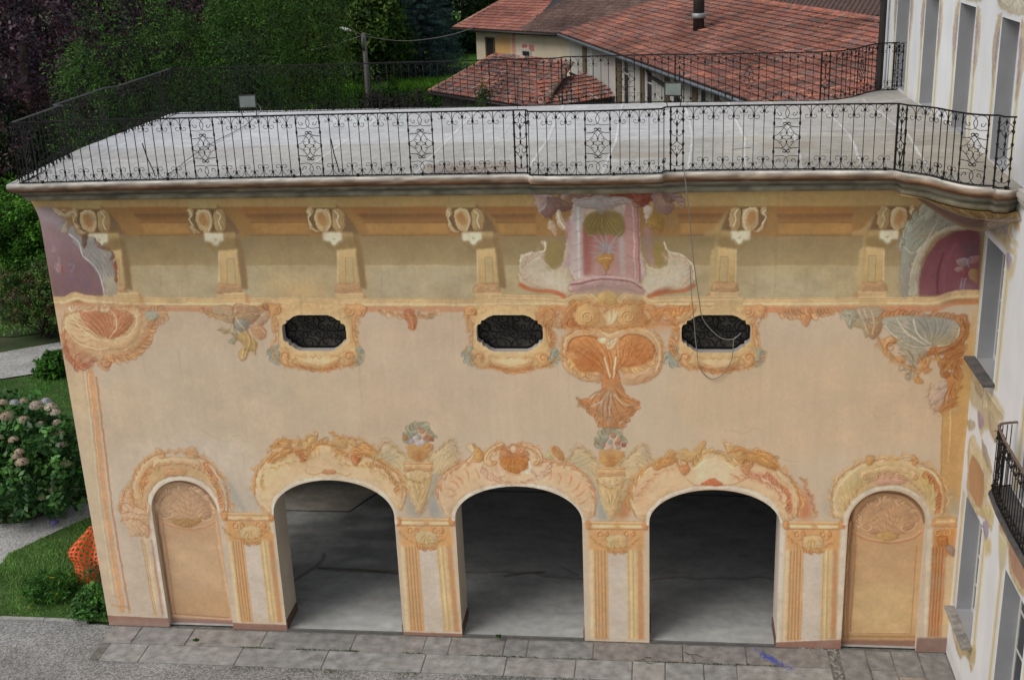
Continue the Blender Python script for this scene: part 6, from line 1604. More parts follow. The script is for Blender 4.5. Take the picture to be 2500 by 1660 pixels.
OPS_P = '''
P|d6d8da,0.95,0.8,0|-190 1820 14 0 0 456 -14 0
P|d6d8da,0.95,0.8,0|38 1820 -14 0 0 456 14 0
P|d8d0b4,0.95,0.8,0|-210 1820 20 0 0 456 -20 0
P|d8d0b4,0.95,0.8,0|58 1820 -20 0 0 456 20 0
P|bfa468,0.95,0.8,0|-220 1820 10 0 0 456 -10 0
P|bfa468,0.95,0.8,0|68 1820 -10 0 0 456 10 0
P|d9cca2,0.95,0.8,0|-236 1820 16 0 0 456 -16 0
P|d9cca2,0.95,0.8,0|84 1820 -16 0 0 456 16 0
P|d6d8da,1,1,0|-190 2276 228 0 0 18 -228 0
L|9c8a5c,1.2,0.6,0.8,0,0|-202 1820 0 456
L|9c8a5c,1.2,0.6,0.8,0,0|50 1820 0 456
L|9c8a5c,1.2,0.6,0.8,0,0|-214 1820 0 456
L|9c8a5c,1.2,0.6,0.8,0,0|62 1820 0 456
L|9c8a5c,1.2,0.6,0.8,0,0|-228 1820 0 456
L|9c8a5c,1.2,0.6,0.8,0,0|76 1820 0 456
R|b7a07c,5,1,1|-186 2286 -50 -30 -24 -70 24 -100 32 -30 8 120
R|8f7c8c,4,1,1|-192 2236 -24 -20 -4 -80 20 -30
L|c8bcc8,2,0.6,0.8,1,0|-200 2216 -6 -90
S|d8c898,1.3,90,-1,3|-236 2256 -24 0
R|b7a07c,5,1,1|34 2286 50 -30 24 -70 -24 -100 -32 -30 -8 120
R|8f7c8c,4,1,1|40 2236 24 -20 4 -80 -20 -30
L|c8bcc8,2,0.6,0.8,1,0|48 2216 6 -90
S|d8c898,1.3,90,1,3|84 2256 24 0
R|bcae8c,7,1,1|-216 2300 280 0 30 56 -50 80 -120 40 -120 -40 -50 -80
L|d8ccaa,2.5,0.7,0.8,1,0|-196 2326 80 24 80 -34 80 10
L|8c7c5c,1.6,0.6,0.8,1,0|-196 2318 80 24 80 -34 80 10
L|d8ccaa,2.5,0.7,0.8,1,0|-196 2356 80 24 80 -34 80 10
L|8c7c5c,1.6,0.6,0.8,1,0|-196 2348 80 24 80 -34 80 10
L|d8ccaa,2.5,0.7,0.8,1,0|-196 2386 80 24 80 -34 80 10
L|8c7c5c,1.6,0.6,0.8,1,0|-196 2378 80 24 80 -34 80 10
A|a8967c,10,221,1,0.8|-216 2316 20 100 120 50 120 -50 20 -100
R|9a8c98,5,1,1|-106 2376 60 10 -10 60 -44 -10
P|d6d8da,0.95,0.8,0|346 1820 14 0 0 456 -14 0
P|d6d8da,0.95,0.8,0|604 1820 -14 0 0 456 14 0
P|d8d0b4,0.95,0.8,0|326 1820 20 0 0 456 -20 0
P|d8d0b4,0.95,0.8,0|624 1820 -20 0 0 456 20 0
P|bfa468,0.95,0.8,0|316 1820 10 0 0 456 -10 0
P|bfa468,0.95,0.8,0|634 1820 -10 0 0 456 10 0
P|d9cca2,0.95,0.8,0|300 1820 16 0 0 456 -16 0
P|d9cca2,0.95,0.8,0|650 1820 -16 0 0 456 16 0
P|d6d8da,1,1,0|346 2276 258 0 0 18 -258 0
L|9c8a5c,1.2,0.6,0.8,0,0|334 1820 0 456
L|9c8a5c,1.2,0.6,0.8,0,0|616 1820 0 456
L|9c8a5c,1.2,0.6,0.8,0,0|322 1820 0 456
L|9c8a5c,1.2,0.6,0.8,0,0|628 1820 0 456
L|9c8a5c,1.2,0.6,0.8,0,0|308 1820 0 456
L|9c8a5c,1.2,0.6,0.8,0,0|642 1820 0 456
R|b7a07c,5,1,1|350 2286 -50 -30 -24 -70 24 -100 32 -30 8 120
R|8f7c8c,4,1,1|344 2236 -24 -20 -4 -80 20 -30
L|c8bcc8,2,0.6,0.8,1,0|336 2216 -6 -90
S|d8c898,1.3,90,-1,3|300 2256 -24 0
R|b7a07c,5,1,1|600 2286 50 -30 24 -70 -24 -100 -32 -30 -8 120
R|8f7c8c,4,1,1|606 2236 24 -20 4 -80 -20 -30
L|c8bcc8,2,0.6,0.8,1,0|614 2216 6 -90
S|d8c898,1.3,90,1,3|650 2256 24 0
R|bcae8c,7,1,1|320 2300 310 0 30 56 -50 80 -135 40 -135 -40 -50 -80
L|d8ccaa,2.5,0.7,0.8,1,0|340 2326 95 24 80 -34 95 10
L|8c7c5c,1.6,0.6,0.8,1,0|340 2318 95 24 80 -34 95 10
L|d8ccaa,2.5,0.7,0.8,1,0|340 2356 95 24 80 -34 95 10
L|8c7c5c,1.6,0.6,0.8,1,0|340 2348 95 24 80 -34 95 10
L|d8ccaa,2.5,0.7,0.8,1,0|340 2386 95 24 80 -34 95 10
L|8c7c5c,1.6,0.6,0.8,1,0|340 2378 95 24 80 -34 95 10
A|a8967c,10,221,1,0.8|320 2316 20 100 135 50 135 -50 20 -100
R|9a8c98,5,1,1|445 2376 60 10 -10 60 -44 -10
P|d6d8da,0.95,0.8,0|926 1820 14 0 0 456 -14 0
P|d6d8da,0.95,0.8,0|1194 1820 -14 0 0 456 14 0
P|d8d0b4,0.95,0.8,0|906 1820 20 0 0 456 -20 0
P|d8d0b4,0.95,0.8,0|1214 1820 -20 0 0 456 20 0
P|bfa468,0.95,0.8,0|896 1820 10 0 0 456 -10 0
P|bfa468,0.95,0.8,0|1224 1820 -10 0 0 456 10 0
P|d9cca2,0.95,0.8,0|880 1820 16 0 0 456 -16 0
P|d9cca2,0.95,0.8,0|1240 1820 -16 0 0 456 16 0
P|d6d8da,1,1,0|926 2276 268 0 0 18 -268 0
L|9c8a5c,1.2,0.6,0.8,0,0|914 1820 0 456
L|9c8a5c,1.2,0.6,0.8,0,0|1206 1820 0 456
L|9c8a5c,1.2,0.6,0.8,0,0|902 1820 0 456
L|9c8a5c,1.2,0.6,0.8,0,0|1218 1820 0 456
L|9c8a5c,1.2,0.6,0.8,0,0|888 1820 0 456
L|9c8a5c,1.2,0.6,0.8,0,0|1232 1820 0 456
R|b7a07c,5,1,1|930 2286 -50 -30 -24 -70 24 -100 32 -30 8 120
R|8f7c8c,4,1,1|924 2236 -24 -20 -4 -80 20 -30
L|c8bcc8,2,0.6,0.8,1,0|916 2216 -6 -90
S|d8c898,1.3,90,-1,3|880 2256 -24 0
R|b7a07c,5,1,1|1190 2286 50 -30 24 -70 -24 -100 -32 -30 -8 120
R|8f7c8c,4,1,1|1196 2236 24 -20 4 -80 -20 -30
L|c8bcc8,2,0.6,0.8,1,0|1204 2216 6 -90
S|d8c898,1.3,90,1,3|1240 2256 24 0
R|bcae8c,7,1,1|900 2300 320 0 30 56 -50 80 -140 40 -140 -40 -50 -80
L|d8ccaa,2.5,0.7,0.8,1,0|920 2326 100 24 80 -34 100 10
L|8c7c5c,1.6,0.6,0.8,1,0|920 2318 100 24 80 -34 100 10
L|d8ccaa,2.5,0.7,0.8,1,0|920 2356 100 24 80 -34 100 10
L|8c7c5c,1.6,0.6,0.8,1,0|920 2348 100 24 80 -34 100 10
L|d8ccaa,2.5,0.7,0.8,1,0|920 2386 100 24 80 -34 100 10
L|8c7c5c,1.6,0.6,0.8,1,0|920 2378 100 24 80 -34 100 10
A|a8967c,10,221,1,0.8|900 2316 20 100 140 50 140 -50 20 -100
R|9a8c98,5,1,1|1030 2376 60 10 -10 60 -44 -10
P|d6d8da,0.95,0.8,0|1496 1820 14 0 0 456 -14 0
P|d6d8da,0.95,0.8,0|1804 1820 -14 0 0 456 14 0
P|d8d0b4,0.95,0.8,0|1476 1820 20 0 0 456 -20 0
P|d8d0b4,0.95,0.8,0|1824 1820 -20 0 0 456 20 0
P|bfa468,0.95,0.8,0|1466 1820 10 0 0 456 -10 0
P|bfa468,0.95,0.8,0|1834 1820 -10 0 0 456 10 0
P|d9cca2,0.95,0.8,0|1450 1820 16 0 0 456 -16 0
P|d9cca2,0.95,0.8,0|1850 1820 -16 0 0 456 16 0
P|d6d8da,1,1,0|1496 2276 308 0 0 18 -308 0
L|9c8a5c,1.2,0.6,0.8,0,0|1484 1820 0 456
L|9c8a5c,1.2,0.6,0.8,0,0|1816 1820 0 456
L|9c8a5c,1.2,0.6,0.8,0,0|1472 1820 0 456
L|9c8a5c,1.2,0.6,0.8,0,0|1828 1820 0 456
L|9c8a5c,1.2,0.6,0.8,0,0|1458 1820 0 456
L|9c8a5c,1.2,0.6,0.8,0,0|1842 1820 0 456
R|b7a07c,5,1,1|1500 2286 -50 -30 -24 -70 24 -100 32 -30 8 120
R|8f7c8c,4,1,1|1494 2236 -24 -20 -4 -80 20 -30
L|c8bcc8,2,0.6,0.8,1,0|1486 2216 -6 -90
S|d8c898,1.3,90,-1,3|1450 2256 -24 0
R|b7a07c,5,1,1|1800 2286 50 -30 24 -70 -24 -100 -32 -30 -8 120
R|8f7c8c,4,1,1|1806 2236 24 -20 4 -80 -20 -30
L|c8bcc8,2,0.6,0.8,1,0|1814 2216 6 -90
S|d8c898,1.3,90,1,3|1850 2256 24 0
R|bcae8c,7,1,1|1470 2300 360 0 30 56 -50 80 -160 40 -160 -40 -50 -80
L|d8ccaa,2.5,0.7,0.8,1,0|1490 2326 120 24 80 -34 120 10
L|8c7c5c,1.6,0.6,0.8,1,0|1490 2318 120 24 80 -34 120 10
L|d8ccaa,2.5,0.7,0.8,1,0|1490 2356 120 24 80 -34 120 10
L|8c7c5c,1.6,0.6,0.8,1,0|1490 2348 120 24 80 -34 120 10
L|d8ccaa,2.5,0.7,0.8,1,0|1490 2386 120 24 80 -34 120 10
L|8c7c5c,1.6,0.6,0.8,1,0|1490 2378 120 24 80 -34 120 10
A|a8967c,10,221,1,0.8|1470 2316 20 100 160 50 160 -50 20 -100
R|9a8c98,5,1,1|1620 2376 60 10 -10 60 -44 -10
P|d6d8da,0.95,0.8,0|-934 1820 14 0 0 456 -14 0
P|d6d8da,0.95,0.8,0|-666 1820 -14 0 0 456 14 0
P|d8d0b4,0.95,0.8,0|-954 1820 20 0 0 456 -20 0
P|d8d0b4,0.95,0.8,0|-646 1820 -20 0 0 456 20 0
P|bfa468,0.95,0.8,0|-964 1820 10 0 0 456 -10 0
P|bfa468,0.95,0.8,0|-636 1820 -10 0 0 456 10 0
P|d9cca2,0.95,0.8,0|-980 1820 16 0 0 456 -16 0
P|d9cca2,0.95,0.8,0|-620 1820 -16 0 0 456 16 0
P|d6d8da,1,1,0|-934 2276 268 0 0 18 -268 0
L|9c8a5c,1.2,0.6,0.8,0,0|-946 1820 0 456
L|9c8a5c,1.2,0.6,0.8,0,0|-654 1820 0 456
L|9c8a5c,1.2,0.6,0.8,0,0|-958 1820 0 456
L|9c8a5c,1.2,0.6,0.8,0,0|-642 1820 0 456
L|9c8a5c,1.2,0.6,0.8,0,0|-972 1820 0 456
L|9c8a5c,1.2,0.6,0.8,0,0|-628 1820 0 456
R|b7a07c,5,1,1|-930 2286 -50 -30 -24 -70 24 -100 32 -30 8 120
R|8f7c8c,4,1,1|-936 2236 -24 -20 -4 -80 20 -30
L|c8bcc8,2,0.6,0.8,1,0|-944 2216 -6 -90
S|d8c898,1.3,90,-1,3|-980 2256 -24 0
R|b7a07c,5,1,1|-670 2286 50 -30 24 -70 -24 -100 -32 -30 -8 120
R|8f7c8c,4,1,1|-664 2236 24 -20 4 -80 -20 -30
L|c8bcc8,2,0.6,0.8,1,0|-656 2216 6 -90
S|d8c898,1.3,90,1,3|-620 2256 24 0
R|bcae8c,7,1,1|-960 2300 320 0 30 56 -50 80 -140 40 -140 -40 -50 -80
L|d8ccaa,2.5,0.7,0.8,1,0|-940 2326 100 24 80 -34 100 10
L|8c7c5c,1.6,0.6,0.8,1,0|-940 2318 100 24 80 -34 100 10
L|d8ccaa,2.5,0.7,0.8,1,0|-940 2356 100 24 80 -34 100 10
L|8c7c5c,1.6,0.6,0.8,1,0|-940 2348 100 24 80 -34 100 10
L|d8ccaa,2.5,0.7,0.8,1,0|-940 2386 100 24 80 -34 100 10
L|8c7c5c,1.6,0.6,0.8,1,0|-940 2378 100 24 80 -34 100 10
A|a8967c,10,221,1,0.8|-960 2316 20 100 140 50 140 -50 20 -100
R|9a8c98,5,1,1|-830 2376 60 10 -10 60 -44 -10
P|b3aca2,0.35,6,0|-320 1800 2360 0 0 40 -2360 30
P|d6d8da,0.95,0.8,0|-274 1160 14 0 0 432 -14 0
P|d6d8da,0.95,0.8,0|-30 1160 -14 0 0 432 14 0
P|d8d0b4,0.95,0.8,0|-294 1160 20 0 0 432 -20 0
P|d8d0b4,0.95,0.8,0|-10 1160 -20 0 0 432 20 0
P|bfa468,0.95,0.8,0|-304 1160 10 0 0 432 -10 0
P|bfa468,0.95,0.8,0|0 1160 -10 0 0 432 10 0
P|d9cca2,0.95,0.8,0|-320 1160 16 0 0 432 -16 0
P|d9cca2,0.95,0.8,0|16 1160 -16 0 0 432 16 0
P|d6d8da,1,1,0|-274 1592 244 0 0 18 -244 0
L|9c8a5c,1.2,0.6,0.8,0,0|-286 1160 0 432
L|9c8a5c,1.2,0.6,0.8,0,0|-18 1160 0 432
L|9c8a5c,1.2,0.6,0.8,0,0|-298 1160 0 432
L|9c8a5c,1.2,0.6,0.8,0,0|-6 1160 0 432
L|9c8a5c,1.2,0.6,0.8,0,0|-312 1160 0 432
L|9c8a5c,1.2,0.6,0.8,0,0|8 1160 0 432
P|d6d8da,0.95,0.8,0|-314 230 14 0 0 454 -14 0
P|d6d8da,0.95,0.8,0|-66 230 -14 0 0 454 14 0
P|d8d0b4,0.95,0.8,0|-334 230 20 0 0 454 -20 0
P|d8d0b4,0.95,0.8,0|-46 230 -20 0 0 454 20 0
P|bfa468,0.95,0.8,0|-344 230 10 0 0 454 -10 0
P|bfa468,0.95,0.8,0|-36 230 -10 0 0 454 10 0
P|d9cca2,0.95,0.8,0|-360 230 16 0 0 454 -16 0
P|d9cca2,0.95,0.8,0|-20 230 -16 0 0 454 16 0
P|d6d8da,1,1,0|-314 684 248 0 0 18 -248 0
L|9c8a5c,1.2,0.6,0.8,0,0|-326 230 0 454
L|9c8a5c,1.2,0.6,0.8,0,0|-54 230 0 454
L|9c8a5c,1.2,0.6,0.8,0,0|-338 230 0 454
L|9c8a5c,1.2,0.6,0.8,0,0|-42 230 0 454
L|9c8a5c,1.2,0.6,0.8,0,0|-352 230 0 454
L|9c8a5c,1.2,0.6,0.8,0,0|-28 230 0 454
P|d6d8da,0.95,0.8,0|-844 0 14 0 0 690 -14 0
P|d6d8da,0.95,0.8,0|-574 0 -14 0 0 690 14 0
P|d8d0b4,0.95,0.8,0|-864 0 20 0 0 690 -20 0
P|d8d0b4,0.95,0.8,0|-554 0 -20 0 0 690 20 0
P|bfa468,0.95,0.8,0|-874 0 10 0 0 690 -10 0
P|bfa468,0.95,0.8,0|-544 0 -10 0 0 690 10 0
P|d9cca2,0.95,0.8,0|-890 0 16 0 0 690 -16 0
P|d9cca2,0.95,0.8,0|-528 0 -16 0 0 690 16 0
P|d6d8da,1,1,0|-844 690 270 0 0 18 -270 0
L|9c8a5c,1.2,0.6,0.8,0,0|-856 0 0 690
L|9c8a5c,1.2,0.6,0.8,0,0|-562 0 0 690
L|9c8a5c,1.2,0.6,0.8,0,0|-868 0 0 690
L|9c8a5c,1.2,0.6,0.8,0,0|-550 0 0 690
L|9c8a5c,1.2,0.6,0.8,0,0|-882 0 0 690
L|9c8a5c,1.2,0.6,0.8,0,0|-536 0 0 690
P|d6d8da,0.95,0.8,0|-894 960 14 0 0 632 -14 0
P|d6d8da,0.95,0.8,0|-626 960 -14 0 0 632 14 0
P|d8d0b4,0.95,0.8,0|-914 960 20 0 0 632 -20 0
P|d8d0b4,0.95,0.8,0|-606 960 -20 0 0 632 20 0
P|bfa468,0.95,0.8,0|-924 960 10 0 0 632 -10 0
P|bfa468,0.95,0.8,0|-596 960 -10 0 0 632 10 0
P|d9cca2,0.95,0.8,0|-940 960 16 0 0 632 -16 0
P|d9cca2,0.95,0.8,0|-580 960 -16 0 0 632 16 0
P|d6d8da,1,1,0|-894 1592 268 0 0 18 -268 0
L|9c8a5c,1.2,0.6,0.8,0,0|-906 960 0 632
L|9c8a5c,1.2,0.6,0.8,0,0|-614 960 0 632
L|9c8a5c,1.2,0.6,0.8,0,0|-918 960 0 632
L|9c8a5c,1.2,0.6,0.8,0,0|-602 960 0 632
L|9c8a5c,1.2,0.6,0.8,0,0|-932 960 0 632
L|9c8a5c,1.2,0.6,0.8,0,0|-588 960 0 632
P|b8a47c,0.9,2,0|-300 1612 300 0 0 208 -300 0
R|ac9a74,7,1,1|586 1614 -190 30 -362 72 -80 -2 36 -30 90 -24 130 -18 176 -24 150 -24
R|9a8f84,7,1,1|4 1678 -50 36 -66 26 -110 18 -28 -36 0 -38 70 -50 84 -18 80 8
L|cfc6a8,2.6,0.75,0.8,1,0|-12 1676 -82 32 -90 -2 -10 -26 66 -24 48 8
L|75684c,1.6,0.6,0.8,1,0|-12 1676 -82 30 -90 -2 -10 -24 66 -24 48 8
L|cfc6a8,2.6,0.75,0.8,1,0|-46 1672 -68 24 -46 -8 22 -16
L|75684c,1.6,0.6,0.8,1,0|-46 1672 -68 24 -48 -8 24 -16
L|cfc6a8,2.6,0.75,0.8,1,0|-86 1730 -34 -12 -98 16
L|75684c,1.6,0.6,0.8,1,0|-86 1728 -36 -12 -96 18
L|cfc6a8,2.6,0.75,0.8,1,0|-144 1736 -34 -16 -58 -2
L|75684c,1.6,0.6,0.8,1,0|-144 1734 -36 -16 -56 0
R|8f7c86,4,1,1|-6 1648 -60 10 -6 -16 58 -14
R|9a8a98,4,1,1|-186 1698 -38 14 -32 -46 36 -18
P|b98c50,0.9,2,0|-296 1710 -52 42 -32 -52 50 -12
P|b98c50,0.8,2,0|-184 1628 -66 16 -8 -20 42 -4
L|d9c283,5,0.95,1,1,0|-210 1754 -74 -12 -12 -32 28 -42 -48 -14 -56 -4
L|9c8450,1.6,0.7,0.8,1,0|-222 1758 -82 -12 -10 -32 26 -40 -46 -12 -48 -4
L|9c8450,1.6,0.7,0.8,1,0|-200 1748 -68 -12 -10 -30 24 -40 -48 -20 -58 -4
R|cdb882,4,0,1|-256 1628 -108 6 -12 -16 114 -8
R|9a86a0,4,1,1|-268 1596 -24 10 -38 -8 6 -42 38 6
P|c9b584,0.9,2,0|-298 1550 -40 42 -42 34 16 -66 44 -34
P|bca578,0.95,1.5,0|34 1130 -104 16 -126 -24 -104 22 -108 -10 -8 -22 86 -50 -64 -30 70 -28 60 8 48 -22 30 -40 54 28 16 40 72 -14 52 12
R|c0aa80,5,1,1|32 1128 -76 4 -38 -20 54 -22 50 10
R|ab9060,5,1,1|-78 1122 -76 -2 -12 -34 52 -18 62 4
R|c8b68c,6,1,1|-196 1122 -80 12 -120 2 -8 -26 90 -8 80 -4
R|b39c74,6,1,1|-242 1074 -82 2 -52 6 -2 -44 28 -30 56 2 40 28
R|a8966a,4,1,1|6 926 -54 28 -50 10 0 -20 66 -34
R|9a7c90,4,1,1|-116 1018 -88 2 16 -34 32 -18 20 20
A|c8b484,8,231,-1,0.8|-132 1056 -56 8 -72 38
L|d9cba0,3,0.7,0.8,1,0|12 1074 -66 -10 -2 -46
L|d9cba0,3,0.7,0.8,1,0|-110 1118 -38 -24 -66 -20
L|8c7a50,2,0.6,0.8,1,0|-94 1120 -28 -32 -54 -28
L|8c7a50,2,0.6,0.8,1,0|-186 1110 -98 2 -106 2
L|d9cba0,2.6,0.7,0.8,1,0|-218 1118 -104 2 -84 2
L|8c7a50,2,0.6,0.8,1,0|-268 1078 -62 -16 -16 -44
R|c6ac74,7,1,1|-54 892 -52 30 -34 -12 -102 6 -62 -10 -34 -22 -36 -60 -8 -62 120 -62 128 -30 64 42 12 78 18 54
P|d0b884,0.7,3,1|-120 924 -42 -28 -100 6 -26 -34 56 -4 118 -6
R|ab9468,5,1,1|-188 944 -42 6 -94 -26 -38 -28 52 -6 48 12
R|9a8a78,4,1,1|-204 938 -56 6 -26 -30 54 -10
G|b07a44,b58050,1,1,0,270|-102 848 -74 6 -84 -4 -24 -52 18 -68 40 -14 124 0 22 36 -4 58
L|9c5434,1.6,0.7,0.8,1,0|-184 854 -14 -78 6 -52
L|9c5a34,1.8,0.7,0.8,1,0|-102 846 18 -36 2 -58 -22 -34 -122 -2
L|7a4c2c,1.6,0.7,0.8,1,0|-102 848 -76 8 -82 -6
P|8c7c90,0.0,1,0|8 726 -64 30 -14 -44 58 -20
R|c8b074,6,1,1|-252 726 -146 74 -12 -72 38 -12 58 2
R|8f7c98,5,1,1|-300 694 -40 32 -32 -10 0 -36 22 -20 28 14
P|c9b070,0.9,1.5,0|-348 664 -58 34 -16 -42 52 -50
R|b89c60,6,1,1|-42 138 -68 6 -62 14 -126 64 -60 50 -16 -48 36 -74 36 16 60 -14 50 -48 70 4
L|e0d09c,2.4,0.7,0.8,1,0|-112 138 -58 -18
L|8c7440,1.8,0.6,0.8,1,0|-112 134 -58 -14
L|e0d09c,2.4,0.7,0.8,1,0|-190 160 -64 4
L|8c7440,1.8,0.6,0.8,1,0|-190 158 -64 6
L|e0d09c,2.4,0.7,0.8,1,0|-260 194 -54 -20
L|8c7440,1.8,0.6,0.8,1,0|-260 192 -54 -18
L|e0d09c,2.4,0.7,0.8,1,0|-324 236 -18 -52
L|8c7440,1.8,0.6,0.8,1,0|-324 234 -18 -50
L|e0d09c,2.4,0.7,0.8,1,0|-348 256 -14 -42
L|8c7440,1.8,0.6,0.8,1,0|-348 254 -14 -40
P|c0b080,0.9,1.5,0|-466 796 -78 34 -46 -20 4 -24 6 -88 44 -56 36 58
P|b07048,0.9,1.5,0|-476 806 -58 16 -2 -38 48 -14
L|e8dcc0,2.5,0.8,0.8,1,0|-492 760 -76 4
R|c8a868,7,1,1|-558 826 -76 30 -92 10 -56 -152 142 -10 40 40
G|b07c50,a8785c,1,1.2,0,270|-632 846 -94 16 -50 -136 134 -6 30 30 8 52
L|6e3c2a,2.2,0.8,0.8,1,0|-632 846 28 -44 -8 -52
L|9c5a3c,2,0.5,0.8,1,0|-676 740 12 52 2 54
L|8f8c68,3,0.4,2,1,0|-688 840 -28 -92
P|b9a98c,0.5,3,0|-500 700 -66 36 -14 -38 44 -56
P|ced2d6,0.0,1,0|-530 656 -70 24 12 -38 48 -12
P|b4b0a6,0.35,5,0|-1200 0 1210 0 0 50 -1210 20
R|b8a078,5,1,1|-600 810 100 30 60 40 -80 30 -120 -10
'''

# ------------------------------------------------------------ materials
ALB = 1.55                                                   # photo value -> paint reflectance
M = {}
M['fresco'] = mat('fresco', (1, 1, 1), .9, .05, 1.3, .12, 60, attr='Col', spec=.12)
M['deck'] = mat('deck', (1, 1, 1), .85, .10, 4, .25, 45, attr='Col', spec=.25)
M['iron'] = mat('wrought_iron', (.012, .011, .011), .55, .35, 12, 0, metal=.3)
M['handrail'] = mat('handrail_iron', (.10, .10, .105), .45, .3, 9, metal=.4)
M['plaster_w'] = mat('plaster_white', (.60, .60, .60), .9, .06, 2)
M['trimw'] = mat('white_reveal', (.40, .37, .335), .9, .05, 3)
M['cream_reveal'] = mat('cream_reveal', (.58, .50, .40), .9, .08, 1.5, col2=(.53, .455, .365))
M['greyreveal'] = mat('grey_reveal', (.30, .30, .31), .9, .08, 2.5)
M['plinth'] = mat('plinth_red', (.13, .08, .06), .9, .15, 3)
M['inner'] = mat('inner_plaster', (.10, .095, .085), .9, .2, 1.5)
M['concrete'] = mat('concrete', (1, 1, 1), .85, .12, 6, .3, 30, attr='Col', spec=.2)
M['glass'] = mat('window_glass', (.02, .022, .025), .08, .1, 2, spec=.8)
M['joinery'] = mat('white_joinery', (.52, .51, .48), .6, .08, 8)
M['slate'] = mat('slate_sill', (.07, .07, .075), .7, .3, 8, .3, 30, col2=(.11, .10, .095))
M['sillstone'] = mat('stone_sill', (.20, .19, .175), .85, .3, 14, .4, 40, col2=(.30, .28, .25))
M['stone'] = mat('paving_stone', (.19, .18, .165), .85, .38, 5, .5, 30, attr='Col', spec=.2)
M['gutter'] = mat('gutter_metal', (.13, .15, .165), .5, .15, 4, metal=.4)
M['pipe'] = mat('brown_pipe', (.030, .024, .022), .5, .15, 4)
M['tiles'] = mat('roof_tiles', (1, 1, 1), .85, .28, 9, .5, 25, attr='Col', spec=.15)
M['housewall'] = mat('house_wall', (.48, .46, .42), .9, .08, 1.2, col2=(.43, .41, .37))
M['dark'] = mat('dark_glass', (.030, .030, .030), .3, .2, 2)
M['backing'] = mat('window_backing', (.115, .102, .085), .8, .3, 6)
M['brown'] = mat('brown_paint', (.13, .095, .055), .8, .12, 3)
M['wood'] = mat('bark', (.045, .035, .026), .95, .35, 8, .6, 20)
M['leaf'] = mat('leaves', (1, 1, 1), .65, .25, 1.4, attr='Col', spec=.2, trans=.25)
M['lamp_white'] = mat('lamp_white', (.6, .6, .6), .4, .04, 3)
M['pole'] = mat('pole_concrete', (.11, .105, .095), .9, .3, 9)
M['cable'] = mat('pale_cable', (.22, .21, .18), .6, .1, 5)
M['alu'] = mat('alu_housing', (.30, .31, .30), .5, .1, 9, metal=.5)
M['lens'] = mat('lamp_lens', (.16, .19, .17), .25, .25, 6, spec=.7)
M['net'] = mat('orange_net', (.75, .085, .022), .5, .12, 12)
M['blue'] = mat('blue_bloom', (.14, .14, .42), .8, .3, 30)
# ------------------------------------------------------------ painted grids
def shade_lin(a, k=ALB, sat=.86, con=.93, piv=(186, 163, 135), sc=.965):
    piv = np.array(piv, float); a = (piv + (a - piv) * con) * sc
    g = a.mean(-1, keepdims=True); a = g + (a - g) * sat
    return (lin(a.clip(4, 250)) * k).clip(0, .85)
def grid_mesh(name, cv, fn, m, keep=None, parent=None, post=None, **kw):
    h, w = cv.h, cv.w
    X = cv.x0 + np.arange(w) * cv.cell; Z = cv.z0 + np.arange(h) * cv.cell; X, Z = np.meshgrid(X / 100., Z / 100.)
    idx = np.arange(h * w).reshape(h, w)
    F = np.stack([idx[:-1, :-1], idx[:-1, 1:], idx[1:, 1:], idx[1:, :-1]], -1).reshape(-1, 4)
    if keep is not None:
        cx = (X[:-1, :-1] + cv.cell / 200).ravel(); cz = (Z[:-1, :-1] + cv.cell / 200).ravel()
        kf = keep(cx, cz); rem = np.zeros(h * w, bool); rem[F[~kf].ravel()] = True; used = np.zeros(h * w, bool); used[F[kf].ravel()] = True
        bnd = (rem & used).reshape(h, w)
        if post is not None: X, Z = post(X, Z, bnd)
        F = F[kf]
    V = fn(X, Z).reshape(-1, 3); C = shade_lin(cv.a, **kw).reshape(-1, 3)
    used = np.zeros(len(V), bool); used[F.ravel()] = True; mp = np.cumsum(used) - 1
    return link(name, raw_mesh(name, V[used], mp[F], m, C[used]), parent)
# openings of the garden front (metres)
def arch_pts(x0, x1, zs, zt, n=22, e=2.0):
    c = (x0 + x1) / 2; a = (x1 - x0) / 2
    return [(c - a * math.cos(math.pi * i / n), zs + (zt - zs) * abs(math.sin(math.pi * i / n)) ** (2 / e)) for i in range(n + 1)]
def opening(x0, x1, zs, zt): return [(x0, -.2)] + arch_pts(x0, x1, zs, zt) + [(x1, -.2)]
ARCH = [(-7.37, -5.02, 2.58, 3.31), (-3.86, -1.48, 2.55, 3.25), (-.25, 2.11, 2.56, 3.25)]
NICHE = [(-9.80, -8.47, 2.58, 3.25), (3.30, 4.66, 2.60, 3.30)]
def win_shape(cx, cz=6.225, a=.59, b=.34):
    q = [(.27, b), (.37, b - .035), (.44, b - .09), (.50, b - .105), (.505, b - .16), (.56, b - .175), (.585, b - .22), (a, .0), (.585, -b + .21), (.55, -b + .17), (.50, -b + .16), (.49, -b + .105), (.43, -b + .085), (.37, -b + .03), (.29, -b)]
    R_ = q; L_ = [(-x, z) for x, z in reversed(q)]
    return [(cx + x, cz + z) for x, z in R_ + L_]
WINS = [-6.225, -2.685, .90]
OPEN = [opening(*a) for a in ARCH] + [opening(*a) for a in NICHE] + [win_shape(x) for x in WINS]
def inside(P, X, Z):
    r = np.zeros(X.shape, bool); n = len(P)
    for i in range(n):
        x1, y1 = P[i]; x2, y2 = P[(i + 1) % n]
        if y1 == y2: continue
        r ^= ((y1 > Z) != (y2 > Z)) & (X < (x2 - x1) * (Z - y1) / (y2 - y1) + x1)
    return r
def keep_w(X, Z):
    k = np.ones(X.shape, bool)
    for P in OPEN: k &= ~inside(P, X, Z)
    return k
